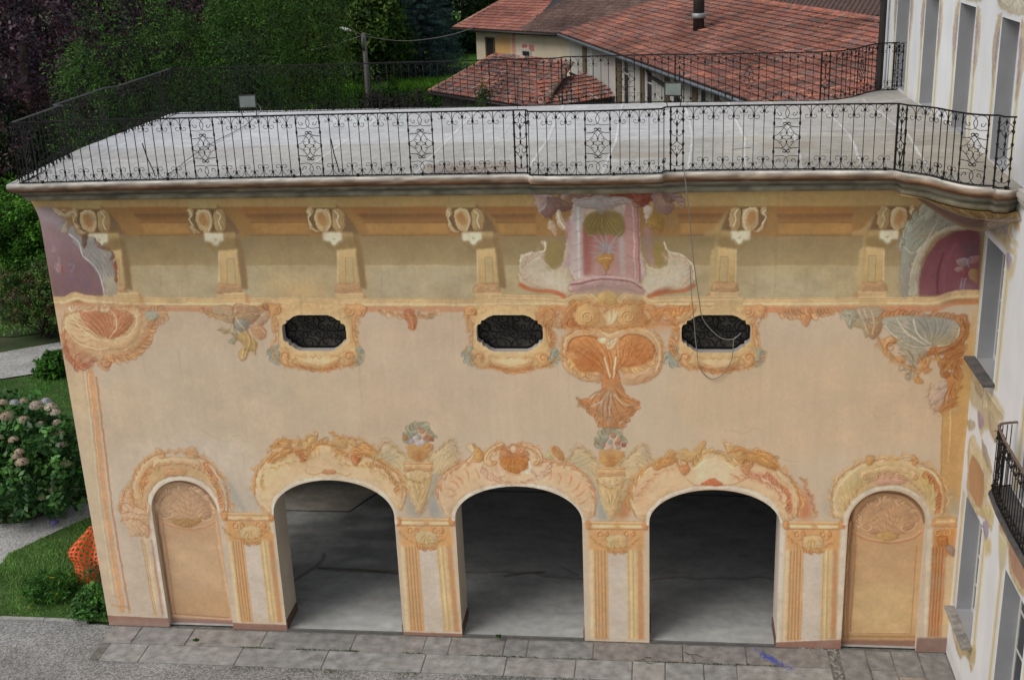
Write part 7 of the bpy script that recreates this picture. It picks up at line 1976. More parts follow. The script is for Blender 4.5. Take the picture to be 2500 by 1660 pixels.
def snap(X, Z, bnd):
    X = X.copy(); Z = Z.copy(); ii = np.argwhere(bnd); px = X[bnd]; pz = Z[bnd]; bd = np.full(len(px), 1e9); bx = px.copy(); bz = pz.copy()
    for P in OPEN:
        for i in range(len(P)):
            a = np.array(P[i]); d = np.array(P[(i + 1) % len(P)]) - a; L = d @ d
            if L < 1e-12: continue
            t = (((px - a[0]) * d[0] + (pz - a[1]) * d[1]) / L).clip(0, 1); qx = a[0] + t * d[0]; qz = a[1] + t * d[1]; q = np.hypot(px - qx, pz - qz)
            m = q < bd; bd[m] = q[m]; bx[m] = qx[m]; bz[m] = qz[m]
    X[bnd] = bx; Z[bnd] = bz
    return X, Z
def strip(name, P, y0, y1, m, parent, closed=False, flip=False, mb=None):
    "reveal: a ribbon running back from the outline P (x,z)"
    b = mb or MB(); n = len(P); V = [(x, y0, z) for x, z in P] + [(x, y1, z) for x, z in P]
    b.add(V, [[i, (i + 1) % n, n + (i + 1) % n, n + i] for i in range(n if closed else n - 1)])
    return b if mb else b.build(name, m, parent)
# ============================================================ LOGGIA BUILDING
LOG = thing('loggia_building', 'low frescoed garden wing with three open arches and a paved roof terrace', 'building', (-3, 0, 0))
def child(o):                                                   # keep world position under a thing placed at its base
    o.parent = LOG; o.location = -LOG.location; return o
XL, XR = -11.07, 5.2
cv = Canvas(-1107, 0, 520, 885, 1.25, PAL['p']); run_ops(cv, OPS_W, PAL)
lowf = vnoise(cv.h, cv.w, 140, 9, 4)[..., None]; hue = vnoise(cv.h, cv.w, 90, 10, 3)[..., None]
cv.a *= 1 + .03 * lowf; cv.a += hue * np.array([2., 0., -2.5]); cv.a *= (1 + .018 * vnoise(cv.h, cv.w, 3, 12, 2))[..., None]
for i in range(46):
    x = rnd.uniform(-1090, 500); z0_ = rnd.choice([868, 868, 868, 590, 690]); L0 = rnd.uniform(30, 190); cv.line([(x, z0_), (x + rnd.uniform(-1, 1), z0_ - L0 * .5), (x + rnd.uniform(-2, 2), z0_ - L0)], (112, 92, 66), rnd.uniform(2, 6), rnd.uniform(.05, .15), 4.5, 1, 1)
for i in range(15):
    x = rnd.uniform(-1050, 480); z = rnd.uniform(330, 580); q = [(x, z)]
    for j in range(rnd.randint(3, 8)): q.append((q[-1][0] + rnd.uniform(-9, 22), q[-1][1] + rnd.uniform(-14, 9)))
    cv.line(q, (138, 116, 92), 1.1, rnd.uniform(.15, .35), 1.0, 0)
for i in range(20):
    x = rnd.uniform(-1080, 500); z = rnd.uniform(20, 560); s_ = rnd.uniform(6, 30); cv.poly([(x + s_ * math.cos(a) * rnd.uniform(.6, 1.5), z + s_ * math.sin(a) * rnd.uniform(.5, 1.)) for a in np.linspace(0, 5.6, 8)], rnd.choice([(200, 180, 152), (168, 146, 122), (178, 158, 136)]), rnd.uniform(.08, .22), s_ * .3)
run = vnoise(cv.h, cv.w, 60, 13, 3, .12)[..., None]; cv.a *= 1 + .02 * run
def wall_fn(X, Z):
    q = ((Z - 8.25) / .55).clip(0, 1) ** 2
    return np.stack([X - .13 * q * ((-10.2 - X) / .87).clip(0, 1), -.06 * q, Z], -1)
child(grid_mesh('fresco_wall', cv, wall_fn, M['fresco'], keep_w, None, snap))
for i, (x0, x1, zs, zt) in enumerate(ARCH):
    child(strip('arch_reveal', [(x0, 0)] + arch_pts(x0, x1, zs, zt) + [(x1, 0)], 0, .72, M['cream_reveal'], None))
    for xa, xb in ((x0 - .002, x0 + .022), (x1 - .022, x1 + .002)):
        child(MB().box(xa, .004, 0, xb, .70, .22).build('arch_plinth', M['plinth'], None))
cvn = Canvas(-990, 0, -840, 335, 1.25, (176, 140, 104)); run_ops(cvn, OPS_N, PAL); cvm = Canvas(322, 0, 474, 335, 1.25, (176, 140, 104)); run_ops(cvm, OPS_N, PAL)
for c_, (x0, x1, zs, zt), lb in ((cvn, NICHE[0], 'painted blind door at the garden end of the wall'), (cvm, NICHE[1], 'painted blind door beside the white palace')):
    o = child(grid_mesh('blind_door', c_, lambda X, Z: np.stack([X, X * 0 + .12, Z], -1), M['fresco'], sc=1.04)); o['label'] = lb
    r = strip('door_reveal', [(x0, 0)] + arch_pts(x0, x1, zs, zt) + [(x1, 0)], 0, .12, M['cream_reveal'], None); r.parent = o
# body behind the front: side walls, rear wall, ceilings, attic box
def panel_wall(name, quads, m, th=None):
    b = MB()
    for q in quads: b.box(*q)
    return child(b.build(name, m))
panel_wall('side_wall', [(XL, .72, 3.0, XL + .5, 7.0, 8.7), (XL, .0, .0, XL + .001, .7, 8.6), (XL + .002, .005, 0, XL + .5, 1.6, 3.0), (XL, 4.6, 0, XL + .5, 7.0, 3.0)], M['plaster_w'])  # low gap is an unseen opening, added to let light into the arcade
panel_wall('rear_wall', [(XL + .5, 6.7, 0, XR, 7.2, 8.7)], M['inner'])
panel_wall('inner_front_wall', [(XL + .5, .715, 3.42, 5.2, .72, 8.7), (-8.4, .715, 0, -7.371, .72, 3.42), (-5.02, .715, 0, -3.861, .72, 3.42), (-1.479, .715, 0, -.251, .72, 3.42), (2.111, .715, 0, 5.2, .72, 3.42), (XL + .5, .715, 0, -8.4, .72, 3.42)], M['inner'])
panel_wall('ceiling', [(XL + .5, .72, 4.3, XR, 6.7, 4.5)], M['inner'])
# floor
cf = Canvas(-1060, 5, 520, 674, 3.0, (128, 128, 125))
n1 = vnoise(cf.h, cf.w, 22, 41, 5)[..., None]; n2 = vnoise(cf.h, cf.w, 7, 42, 3, 2.5)[..., None]; cf.a *= 1 + .07 * n1 + .09 * n2
for i in range(70):
    x = rnd.uniform(-1050, 500); y = rnd.uniform(80, 600); s_ = rnd.uniform(5, 26)
    cf.poly([(x + s_ * math.cos(a) * rnd.uniform(.5, 1.3) * 1.8, y + s_ * math.sin(a) * rnd.uniform(.5, 1.2)) for a in np.linspace(0, 5.6, 8)], rnd.choice([(150, 150, 146), (84, 80, 74), (136, 134, 130), (92, 90, 86)]), rnd.uniform(.12, .4), s_ * .35)
for i in range(26):                                             # dusty pale patch inside the first arch, with the side light painted in
    x = rnd.gauss(-720, 90); y = rnd.gauss(430, 90); s_ = rnd.uniform(12, 45)
    cf.poly([(x + s_ * math.cos(a) * rnd.uniform(.5, 1.5) * 1.7, y + s_ * math.sin(a) * rnd.uniform(.4, 1.)) for a in np.linspace(0, 5.6, 8)], (176, 176, 170), rnd.uniform(.2, .5), 6)
P_ = [(-740, 238)]
while P_[-1][0] < 515: P_.append((P_[-1][0] + rnd.uniform(18, 40), 232 + 10 * math.sin(P_[-1][0] / 90) + rnd.uniform(-7, 7)))
cf.line(P_, (62, 56, 50), 2.2, .55, 2.4); cf.line([(x + 4, y + 5) for x, y in P_], (84, 76, 68), 8, .22, 5)
for a_, b_ in (((-735, 238), (-560, 224)), ((-250, 245), (-330, 225)), ((-215, 268), (-178, 236))): cf.line([a_, ((a_[0] + b_[0]) / 2, (a_[1] + b_[1]) / 2 + 4), b_], (66, 54, 44), 9 if a_[1] != 268 else 3, .5, 5)
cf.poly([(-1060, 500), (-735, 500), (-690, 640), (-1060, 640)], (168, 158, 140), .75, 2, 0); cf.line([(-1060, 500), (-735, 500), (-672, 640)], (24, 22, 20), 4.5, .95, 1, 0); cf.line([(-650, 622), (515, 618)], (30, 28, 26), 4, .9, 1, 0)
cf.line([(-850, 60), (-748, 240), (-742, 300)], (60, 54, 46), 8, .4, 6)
child(grid_mesh('arcade_floor', cf, lambda X, Z: np.stack([X, Z, X * 0 + .035], -1), M['concrete'], con=1., sat=.9, k=1.72, sc=1.))
M['thr'] = mat('threshold_concrete', (.13, .125, .115), .85, .2, 7, .3, 30)
for x0, x1, _, _ in ARCH: child(MB().box(x0 + .004, .002, -.02, x1 - .004, .05, .034).build('threshold', M['thr']))
# windows
GM = M['iron']
def spiral(cx, cz, r, a0, turns, dr, y, n=22, k=.8):
    return [(cx + r * (1 - k * i / n) * math.cos(a0 + dr * turns * 6.283 * i / n), y, cz + r * (1 - k * i / n) * math.sin(a0 + dr * turns * 6.283 * i / n)) for i in range(n + 1)]
for cx in WINS:
    cz = 6.225; P = win_shape(cx)
    fr_ = child(strip('window_frame', P, 0, .16, M['trimw'], None, True))
    b = MB(); strip('', P, .16, .34, None, None, True, mb=b); P2 = [(cx + (x - cx) * .97, cz + (z - cz) * .96) for x, z in P]
    rr = b.build('inner_reveal', M['dark'], fr_)
    b = MB()
    for s_ in (-1, 1):
        for (dx, dz, r, a0, t, d) in ((.12, .21, .10, 0, 1.3, s_), (.28, .21, .09, 2, 1.2, -s_), (.10, .06, .08, 1.6, 1.3, s_), (.23, .05, .07, 0, 1.3, -s_), (.44, .06, .13, 1.5, 1.4, s_), (.47, -.10, .12, 4, 1.3, -s_), (.07, -.08, .09, 3, 1.3, s_), (.24, -.09, .09, 0, 1.2, s_), (.16, -.24, .12, .3, .8, s_), (.36, -.2, .10, 2, 1.1, -s_)):
            q = spiral(0, 0, r, a0, t, d, .2); b.tube([(cx + s_ * (dx + x), y, cz + dz + z) for x, y, z in q], .011, 5)
        b.tube(catmull([(cx + s_ * x, .2, cz + z) for x, z in ((.0, .3), (.05, .16), (.02, .02), (.2, -.03), (.36, -.02), (.42, .1), (.52, .18))]), .013, 5)
        b.tube(catmull([(cx + s_ * x, .2, cz + z) for x, z in ((0, -.3), (.05, -.2), (.2, -.16), (.34, -.17), (.5, -.22))]), .013, 5)
    b.tube([(x, .2, z) for x, z in P2], .018, 4, closed=True)
    g = b.build('grille', GM, fr_)
    b = MB(); b.box(cx - .62, .27, cz - .37, cx + .62, .29, cz + .37); b.build('dark_backing', M['backing'], fr_)
# cornice: plan path (x,y of outer lip) and profile
def path_front():
    P = [(-11.20, -.68)]
    for x, y in ((-9.7, -.55), (-6.3, -.44), (-4.3, -.41), (-2.36, -.40), (-2.22, -.41), (-2.17, -.56), (-2.0, -.60), (-1.5, -.64), (-1.05, -.65), (-.14, -.60), (-.03, -.58), (.02, -.42), (.14, -.40), (1.2, -.40), (2.5, -.46), (3.62, -.56), (3.72, -.74)): P.append((x, y))
    P += [(v.x, v.y) for v in catmull([(3.74, -.76, 0), (3.92, -.90, 0), (4.08, -1.08, 0), (4.22, -1.36, 0), (4.40, -1.64, 0), (4.60, -1.80, 0), (4.78, -1.85, 0)], 4)] + [(4.82, -1.99), (4.98, -2.04), (5.19, -1.85)]
    return P
PF = path_front()
def curve_y(x, P=PF):
    return float(np.interp(x, [p[0] for p in P], [p[1] for p in P]))
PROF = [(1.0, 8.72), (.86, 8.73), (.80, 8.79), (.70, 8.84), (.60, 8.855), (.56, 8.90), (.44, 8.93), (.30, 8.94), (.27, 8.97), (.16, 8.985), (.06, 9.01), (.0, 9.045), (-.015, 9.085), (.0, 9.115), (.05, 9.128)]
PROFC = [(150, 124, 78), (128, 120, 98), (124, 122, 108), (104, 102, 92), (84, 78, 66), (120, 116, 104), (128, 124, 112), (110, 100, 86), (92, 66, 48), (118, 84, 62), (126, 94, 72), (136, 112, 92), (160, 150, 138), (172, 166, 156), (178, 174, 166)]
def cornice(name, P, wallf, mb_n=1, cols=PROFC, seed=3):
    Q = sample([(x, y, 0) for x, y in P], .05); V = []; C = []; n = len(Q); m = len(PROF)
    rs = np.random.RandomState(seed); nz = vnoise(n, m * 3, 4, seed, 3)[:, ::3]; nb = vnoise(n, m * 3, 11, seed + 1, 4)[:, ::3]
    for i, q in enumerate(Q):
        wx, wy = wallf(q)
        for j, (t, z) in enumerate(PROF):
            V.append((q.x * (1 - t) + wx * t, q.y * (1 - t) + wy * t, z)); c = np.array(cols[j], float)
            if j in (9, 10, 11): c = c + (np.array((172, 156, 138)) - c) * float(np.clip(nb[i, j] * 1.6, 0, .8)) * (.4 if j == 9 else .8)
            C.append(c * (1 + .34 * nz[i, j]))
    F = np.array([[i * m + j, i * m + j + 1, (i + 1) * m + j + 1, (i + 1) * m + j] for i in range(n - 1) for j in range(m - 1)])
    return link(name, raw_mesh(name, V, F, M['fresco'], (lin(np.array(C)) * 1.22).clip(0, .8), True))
def wf(q):
    if q.x > 3.7:                                               # the swept corner: vault falls back to the wall angle
        return min(q.x + .05, 5.19), min(-.06, q.y + .30)
    return max(q.x + .02 * (q.x < -11), -11.22), -.06
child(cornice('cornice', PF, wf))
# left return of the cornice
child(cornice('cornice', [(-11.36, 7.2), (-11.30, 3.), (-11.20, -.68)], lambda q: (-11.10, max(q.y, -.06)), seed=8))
# swept corner soffit (painted shell) between wall, palace and cornice
cs = Canvas(0, 0, 180, 160, 1.5, (150, 124, 84))
cs.poly([(0, 100), (60, 90), (120, 100), (180, 90), (180, 160), (0, 160)], (152, 122, 74), .8, 8); cs.poly([(20, 10), (110, 10), (120, 50), (60, 60), (10, 40)], (112, 84, 84), .8, 6); cs.poly([(115, 0), (180, 0), (180, 70), (125, 70)], (138, 128, 118), .8, 6)
for i in range(13): cs.line([(20 + i * 12, 150 - i), (10 + i * 13, 110), (30 + i * 11, 78), (60 + i * 7, 48)], (92, 72, 44) if i % 2 else (206, 188, 146), 3., .65, 1.4, 1, 2)
cs.relief([(10, 62), (40, 40), (70, 46), (100, 36), (112, 52), (80, 66), (50, 62), (24, 78)], (130, 104, 100), h=5); cs.line([(0, 84), (50, 66), (100, 60), (140, 40), (178, 30)], (214, 200, 170), 3.4, .7, 1.2)
for q in ((128, 20), (150, 40), (166, 16)): cs.scroll(q[0], q[1], 10, 1.5, 90, 1, (196, 184, 160), 3)
def soffit(X, Z):                                               # X: along plan curve 0..1.8, Z: 0 wall .. 1.6 lip
    u = (X / 1.8).clip(0, 1); v = (Z / 1.6).clip(0, 1)
    K = np.array([(v_.x, v_.y) for v_ in sample([(x, y, 0) for x, y in PF if x >= 3.72], .03)]); s_ = u * (len(K) - 1); i0 = s_.astype(int).clip(0, len(K) - 2); f = s_ - i0
    kx = K[i0, 0] * (1 - f) + K[i0 + 1, 0] * f; ky = K[i0, 1] * (1 - f) + K[i0 + 1, 1] * f
    bx = np.where(u > .62, 5.185, 3.75 + 1.435 * u / .62); by = np.where(u > .62, -(u - .62) / .38 * 1.95, -.012)
    bz = np.where(u > .62, 8.0 + (u - .62) / .38 * .66, 8.70 - .70 * np.sin((u / .62).clip(0, 1) * math.pi / 2) ** 1.5)
    w_ = v ** 1.5; z = bz + (8.75 - bz) * v ** .9
    return np.stack([bx * (1 - w_) + (kx) * w_, by * (1 - w_) + (ky + .12) * w_, z], -1)
child(grid_mesh('corner_vault', cs, soffit, M['fresco'], con=1.))
# roof terrace deck
cd = Canvas(-1142, -215, 520, 900, 2.0, (168, 168, 168))
w1 = vnoise(cd.h, cd.w, 60, 51, 5)[..., None]; w2 = vnoise(cd.h, cd.w, 12, 52, 4, 3.)[..., None]; w3 = vnoise(cd.h, cd.w, 3, 53, 2)[..., None]
yy = (cd.z0 + np.arange(cd.h) * cd.cell)[:, None, None]; xx = (cd.x0 + np.arange(cd.w) * cd.cell)[None, :, None]
front = 1 / (1 + np.exp((yy - 222) / 4.)); dirt = np.clip((xx - 20) / 480., 0, 1)
cd.a = cd.a * (1 - .105 * front * (1 - .3 * dirt)) + front * np.array([3, 1, -4.]); cd.a = cd.a * (1 - .17 * dirt) + dirt * np.array([4, 0, -7.])
cd.a *= 1 + .06 * w1 + .05 * w2 + .08 * w3; cd.a += np.clip((-xx - 500) / 600, 0, 1) * np.array([7, 8, 11.])
def wob(x0_, y0_, x1_, y1_, a=.9, n=4): return [(x0_ + (x1_ - x0_) * i / n + rnd.uniform(-a, a), y0_ + (y1_ - y0_) * i / n + rnd.uniform(-a, a)) for i in range(n + 1)]
for x in (-1065, -965, -866, -770, -618, -520, -417, -320, -228, -100, 38, 130, 220, 316, 416):
    big = x in (-1065, -618, -417, -228, -100, 38, 130, 220, 316, 416, -866); Pj = wob(x, -45, x + 14, 222) + wob(x + 14, 226, x + 8, 700)
    cd.line([(p[0] + 3, p[1]) for p in Pj], (128, 124, 118), 3 if big else 1.6, .4, 2, 1); cd.line(Pj, (206, 208, 214) if big else (194, 194, 194), 3.6 if big else 2.0, .52 if big else .4, 2.2, 1)
cd.line(wob(-1100, 222, 520, 214, 1.2, 40), (192, 190, 184), 3.2, .6, 1.5, 1)
cd.line(wob(440, 640, 520, 690), (196, 194, 190), 4, .7, 2)
cd.poly([(60, -45), (140, -38), (145, 60), (66, 60)], (150, 146, 136), .0, 6)
for q in ([(-90, 66), (22, 66), (22, 112), (-90, 112)], [(-90, 140), (22, 140), (22, 160), (-90, 160)], [(170, 112), (262, 112), (262, 168), (170, 168)]): cd.poly(q, (132, 124, 112), .6, 4, 0)
for i in range(46):
    x = rnd.uniform(120, 500); y = rnd.uniform(-60, 260); s_ = rnd.uniform(5, 24)
    cd.poly([(x + s_ * math.cos(a) * rnd.uniform(.5, 1.3) * 2, y + s_ * math.sin(a) * rnd.uniform(.4, 1.)) for a in np.linspace(0, 5.6, 8)], rnd.choice([(108, 100, 86), (176, 168, 148), (120, 112, 92)]), rnd.uniform(.12, .38), s_ * .3)
for i in range(60):
    x = rnd.uniform(-1080, 480); y = rnd.uniform(-40, 680); s_ = rnd.uniform(4, 18)
    cd.poly([(x + s_ * math.cos(a) * 2.2, y + s_ * math.sin(a) * .7) for a in np.linspace(0, 5.6, 8)], rnd.choice([(132, 126, 116), (188, 186, 182)]), rnd.uniform(.08, .28), s_ * .4)
cd.poly([(-410, 0), (-330, -30), (-250, -20), (-230, 30), (-300, 60), (-380, 50)], (112, 92, 76), .35, 10); cd.line(wob(-380, -20, -270, 20), (90, 70, 58), 6, .5, 4)
cd.line([(118, 118), (150, 132)], (52, 48, 44), 4, .9, 1)
def deck_z(y): return 9.128 + np.interp(y, [-2.2, -.4, 2.2, 6.9, 9], [0, 0, .10, .02, .0])
def back_y(x): return np.interp(x, [-11.42, -11.1, 3.4, 3.9, 4.3, 4.7, 5.2], [6.95, 7.2, 7.0, 7.15, 7.6, 8.3, 8.9])
PFx = [p[0] for p in PF]; PFy = [p[1] for p in PF]
def keep_d(X, Y): return (Y > np.interp(X, PFx, PFy) + .03) & (Y < back_y(X)) & (X > -11.18 - .02 * Y)
child(grid_mesh('terrace_deck', cd, lambda X, Y: np.stack([X, Y, deck_z(Y)], -1), M['deck'], keep_d, None, lambda X, Z, b_: (X, np.where(b_ & (Z < 2), np.interp(X, PFx, PFy) + .03, np.where(b_ & (Z > 6), back_y(X), Z))), con=1., sat=1., k=1.18, sc=1.03))
b = MB(); K = [(x, float(back_y(x))) for x in np.linspace(-11.42, 5.19, 60)]
b.add([(x, y, 9.14) for x, y in K] + [(x, y, 8.7) for x, y in K], [[i, i + 1, 61 + i - 1 + 1 - 1, 60 + i] for i in range(59)]); child(b.build('rear_fascia', M['inner']))

# ============================================================ RAILINGS
ZB, ZT = 9.15, 10.17
def scroll_pts(h, s_, big=1):
    "one C scroll from the rail to the collar, then curling outwards (in bar-local x,z; z measured down from the rail)"
    c = .16 if big else .085; w = s_
    P = [(w, -.004), (w * .72, -.006), (w * .35, -.03), (w * .10, -c * .62), (.006, -c), (.02, -c - .035), (.055, -c - .05), (.085, -c - .03), (.085, -c + .0), (.062, -c + .012), (.05, -c - .006)] if big else \
        [(w, -.004), (w * .7, -.004), (w * .3, -.02), (.006, -c), (.018, -c - .022), (.042, -c - .03), (.06, -c - .014), (.052, -c + .004)]
    return [(x, z) for x, z in P]
def bar_mesh(big, s_):
    b = MB(); H_ = ZT - ZB; b.tube([(0, 0, 0), (0, 0, H_)], .0078, 4)
    c = .16 if big else .085; cb = .085 if big else .16
    for zc in (H_ - c, cb): b.lathe(0, 0, [(.012, zc - .022), (.022, zc - .012), (.022, zc + .012), (.012, zc + .022)], 6)
    for s in (-1, 1):
        q = scroll_pts(H_, s_, big); b.tube(catmull([(s * x, 0, H_ + z) for x, z in q], 3), .0048, 4)
        q = scroll_pts(H_, s_, not big); b.tube(catmull([(s * x, 0, -z) for x, z in q], 3), .0048, 4)
    return b.mesh('baluster', M['iron'])
SP = .16
BAR = [bar_mesh(1, SP), bar_mesh(0, SP)]
def bar_plain():
    b = MB(); b.tube([(0, 0, 0), (0, 0, ZT - ZB)], .0078, 4)
    for zc in (.5,): b.lathe(0, 0, [(.01, zc - .03), (.017, zc), (.01, zc + .03)], 6)
    return b.mesh('baluster', M['iron'])
def ornate_panel(w):
    b = MB(); H_ = ZT - ZB; T = lambda P, r=.0058: b.tube(catmull([((u - .5) * w, 0, v * H_) for u, v in P], 4), r, 4)
    for u in (0, 1): b.tube([((u - .5) * w, 0, 0), ((u - .5) * w, 0, H_)], .011, 4)
    for u in (0, 1):
        for v in (.12, .28, .50, .72, .88): b.lathe((u - .5) * w, 0, [(.013, v * H_ - .03), (.02, v * H_), (.013, v * H_ + .03)], 6)
    for m_ in (0, 1):
        f = (lambda P: [(1 - u, v) for u, v in P]) if m_ else (lambda P: P)
        for up in (0, 1):
            g = (lambda P: [(u, 1 - v) for u, v in f(P)]) if up else f
            T(g([(.01, .12), (.08, .03), (.28, .004), (.46, .03), (.57, .10), (.56, .15), (.50, .19), (.36, .215), (.20, .212), (.02, .205)]))     # interlaced oval
            T(g([(.02, .34), (.22, .335), (.38, .315), (.52, .28), (.60, .27), (.64, .285), (.60, .305)]))
            T(g([(.02, .47), (.14, .455), (.28, .40), (.40, .33), (.50, .285), (.44, .262), (.36, .275), (.37, .295)]))
            T(g([(.02, .34), (.30, .335), (.44, .37), (.50, .43), (.44, .475), (.32, .48), (.24, .455), (.27, .43), (.34, .435)]))
            T(g([(.10, .10), (.16, .15), (.26, .16), (.28, .13), (.22, .12)]), .006)
    for u, v in ((.5, .29), (.5, .71), (.5, .43), (.5, .57), (.32, .5), (.68, .5)): b.lathe((u - .5) * w, 0, [(.008, v * H_ - .014), (.016, v * H_), (.008, v * H_ + .014)], 6)
    return b.mesh('scroll_panel', M['iron'])
def lyre_panel(w):
    b = MB(); H_ = ZT - ZB; T = lambda P, r=.0062: b.tube(catmull([((u - .5) * w, 0, v * H_) for u, v in P], 4), r, 4)
    for u in (0, 1):
        b.tube([((u - .5) * w, 0, -.02), ((u - .5) * w, 0, H_)], .018 if u == 0 else .012, 4)
        for v in (.1, .28, .42, .62, .8, .93): b.lathe((u - .5) * w, 0, [(.014, v * H_ - .025), (.024, v * H_), (.014, v * H_ + .025)], 6)
    for v0 in (.02, .50):
        for m_ in (0, 1):
            f = (lambda P: [(1 - u, v0 + v) for u, v in P]) if m_ else (lambda P: [(u, v0 + v) for u, v in P])
            T(f([(.02, .10), (.2, .06), (.42, .05), (.5, .12), (.48, .2), (.3, .26), (.05, .33), (.1, .38), (.35, .42), (.5, .46)])); T(f([(.05, .33), (.3, .30), (.42, .34), (.32, .38)]), .006)
    for v in (.12, .25, .5, .62, .75, .93): b.lathe(0, 0, [(.004, v * H_ - .05), (.016, v * H_ - .01), (.018, v * H_), (.004, v * H_ + .05)], 6)
    return b.mesh('lyre_panel', M['iron'])
PANEL = ornate_panel(.40); LYRE = lyre_panel(.20); PLAINBAR = bar_plain()
def along(P):
    P = [Vector((x, y, 0)) for x, y in P]; d = [0.]
    for a, b_ in zip(P, P[1:]): d.append(d[-1] + (b_ - a).length)
    def at(s_):
        s_ = min(max(s_, 0), d[-1] - 1e-6)
        for i in range(len(P) - 1):
            if s_ <= d[i + 1]:
                t = (s_ - d[i]) / max(d[i + 1] - d[i], 1e-9); v = P[i].lerp(P[i + 1], t); e = P[i + 1] - P[i]; return v, math.atan2(e.y, e.x)
    return at, d[-1], d
def railing(name, label, P, panels, lyres, feet=1.1, zoff=0., rz=None, tilt=0):
    """P plan path; panels / lyres: distances along it"""
    at, L_, d = along(P); root = thing(name, label, 'railing', (P[0][0], P[0][1], ZB + zoff)); base = root.location.copy()
    def put(me, s_, nm=None):
        v, a = at(s_); o = link(nm or me.name, me, root, Vector((v.x, v.y, ZB + zoff)) - base); o.rotation_euler = (0, 0, a); return o
    Q = [(x - base.x, y - base.y, 0) for x, y in P]
    b = MB(); b.tube([(x, y, ZT - ZB + .006) for x, y, _ in Q], .016, 4); b.build('top_rail', rz or M['iron'], root)
    b = MB(); b.tube([(x, y, 0) for x, y, _ in Q], .013, 4)
    for i in range(int(L_ / feet) + 1):
        v, a = at(.4 + i * feet); b.box(v.x - base.x - .018, v.y - base.y - .018, -.03, v.x - base.x + .018, v.y - base.y + .018, .03)
    b.build('bottom_rail', M['iron'], root)
    occ = [(p - .20, p + .20) for p in panels] + [(p - .10, p + .10) for p in lyres]
    for p in panels: put(PANEL, p)
    for p in lyres: put(LYRE, p)
    cuts = sorted(occ); start = 0.0; segs = []
    for a_, b_ in cuts:
        if a_ - start > .05: segs.append((start, a_))
        start = b_
    if L_ - start > .05: segs.append((start, L_))
    k = 0
    for a_, b_ in segs:
        n = max(int(round((b_ - a_) / SP)), 1)
        for i in range(n + 1):
            if i == 0 and a_ > 0 or i == n and b_ < L_: continue
            put(BAR[k % 2], a_ + (b_ - a_) * i / n); k += 1
    return root
off = .055
PR = [(x + (.06 if i == 0 else 0), y + off) for i, (x, y) in enumerate(PF)]; PR[0] = (-10.98, PF[0][1] + .07); PR[-1] = (4.985, -1.98); PR[-2] = (4.86, -1.95)
at_, L_, dd_ = along(PR)
def s_of(x):
    best = None
    for i in range(2000):
        v, _ = at_(L_ * i / 2000)
        if best is None or abs(v.x - x) < best[0]: best = (abs(v.x - x), L_ * i / 2000)
    return best[1]
front_rail = railing('iron_railing', 'black wrought iron railing along the front edge of the terrace, over the frescoes', PR, [s_of(x) for x in (-7.69, -5.87, -3.98, -1.05, 1.94, 4.50)], [s_of(x) for x in (-2.33, .21, 3.66)] + [L_ - .13], zoff=0)
PS = [(-10.98, -.52), (-11.06, 1.3), (-10.95, 1.32), (-11.22, 1.45), (-11.28, 3.8), (-11.12, 4.0), (-11.14, 6.9)]
side_rail = railing('iron_railing', 'wrought iron railing along the garden side of the terrace, running back to the trees', PS, [3.05, 4.3], [.35, 7.1], zoff=0, rz=M['handrail'])
PB = [(-11.14, 6.92), (-2.3, 7.02), (-2.2, 7.2), (.0, 7.2), (.45, 7.05), (3.35, 6.85), (3.75, 7.0), (4.1, 7.35), (4.5, 8.0), (4.75, 8.25), (5.17, 8.3)]
back_rail = railing('iron_railing', 'wrought iron railing along the rear edge of the terrace, in front of the tiled roofs', PB, [1.4, 4.8, 7.5, 10.4, 13.1, 15.9], [9.1, 11.6, 14.7, 17.6], zoff=0)
def brace(root, x, y, dy, h=.62):
    b = MB(); q = Vector((x, y, ZB)) - root.location; b.tube([tuple(q + Vector(v)) for v in ((0, 0, h), (0, dy * .35, h * .55), (0, dy * .8, .12), (0, dy, -.02))], .010, 5); b.build('brace', M['iron'], root)
for x in (-8.75, -5.5, 3.72): brace(front_rail, x, curve_y(x) + .06, .34)
for x in (-8.9, -6.3, -3.2): brace(back_rail, x, 6.98, -.30)
for y in (1.4, 3.9): brace(side_rail, -11.1, y, .1)
# ============================================================ floodlights on the deck
def flood(x, y, z, yaw, label, tilt=.5):
    t = thing('floodlight', label, 'floodlight', (x, y, z), 'floodlights on the roof terrace')
    b = MB(); b.box(-.17, -.02, .20, .17, .0, .46, b=.008); hz = b.build('rim', M['pipe'], t)
    b = MB(); b.box(-.145, -.026, .225, .145, -.021, .435); b.build('lens', M['lens'], t)
    b = MB(); b.add([(-.15, .002, .22), (.15, .002, .22), (.15, .002, .44), (-.15, .002, .44), (-.08, .14, .30), (.08, .14, .30), (.08, .14, .42), (-.08, .14, .42)], [[0, 3, 2, 1], [4, 5, 6, 7], [0, 1, 5, 4], [1, 2, 6, 5], [2, 3, 7, 6], [3, 0, 4, 7]]); b.build('housing', M['alu'], t)
    for s in (-1, 1):
        b = MB(); b.tube([(s * .15, .02, .30), (s * .155, .03, .18), (s * .12, .03, .0)], .011, 4); b.build('bracket_leg', M['pipe'], t)
    t.rotation_euler = (0, 0, yaw); t.scale = (1.15,) * 3; return t
flood(-9.05, 5.9, float(deck_z(5.9)), .15, 'black rimmed floodlight standing on the terrace near its garden end')
flood(.20, 6.35, float(deck_z(6.35)), -.25, 'pale faced floodlight standing on the terrace in front of the long tiled roof')
b = MB(); b.tube(catmull([(-8.9, 6.0, 9.5), (-8.75, 5.8, 9.35), (-8.72, 4.5, 9.22), (-8.6, 2.0, 9.26), (-8.5, -.2, 9.16)]), .008, 5); tag(b.build('power_cable', M['cable']), 'thin grey cable running from the left floodlight across the deck', 'cable')
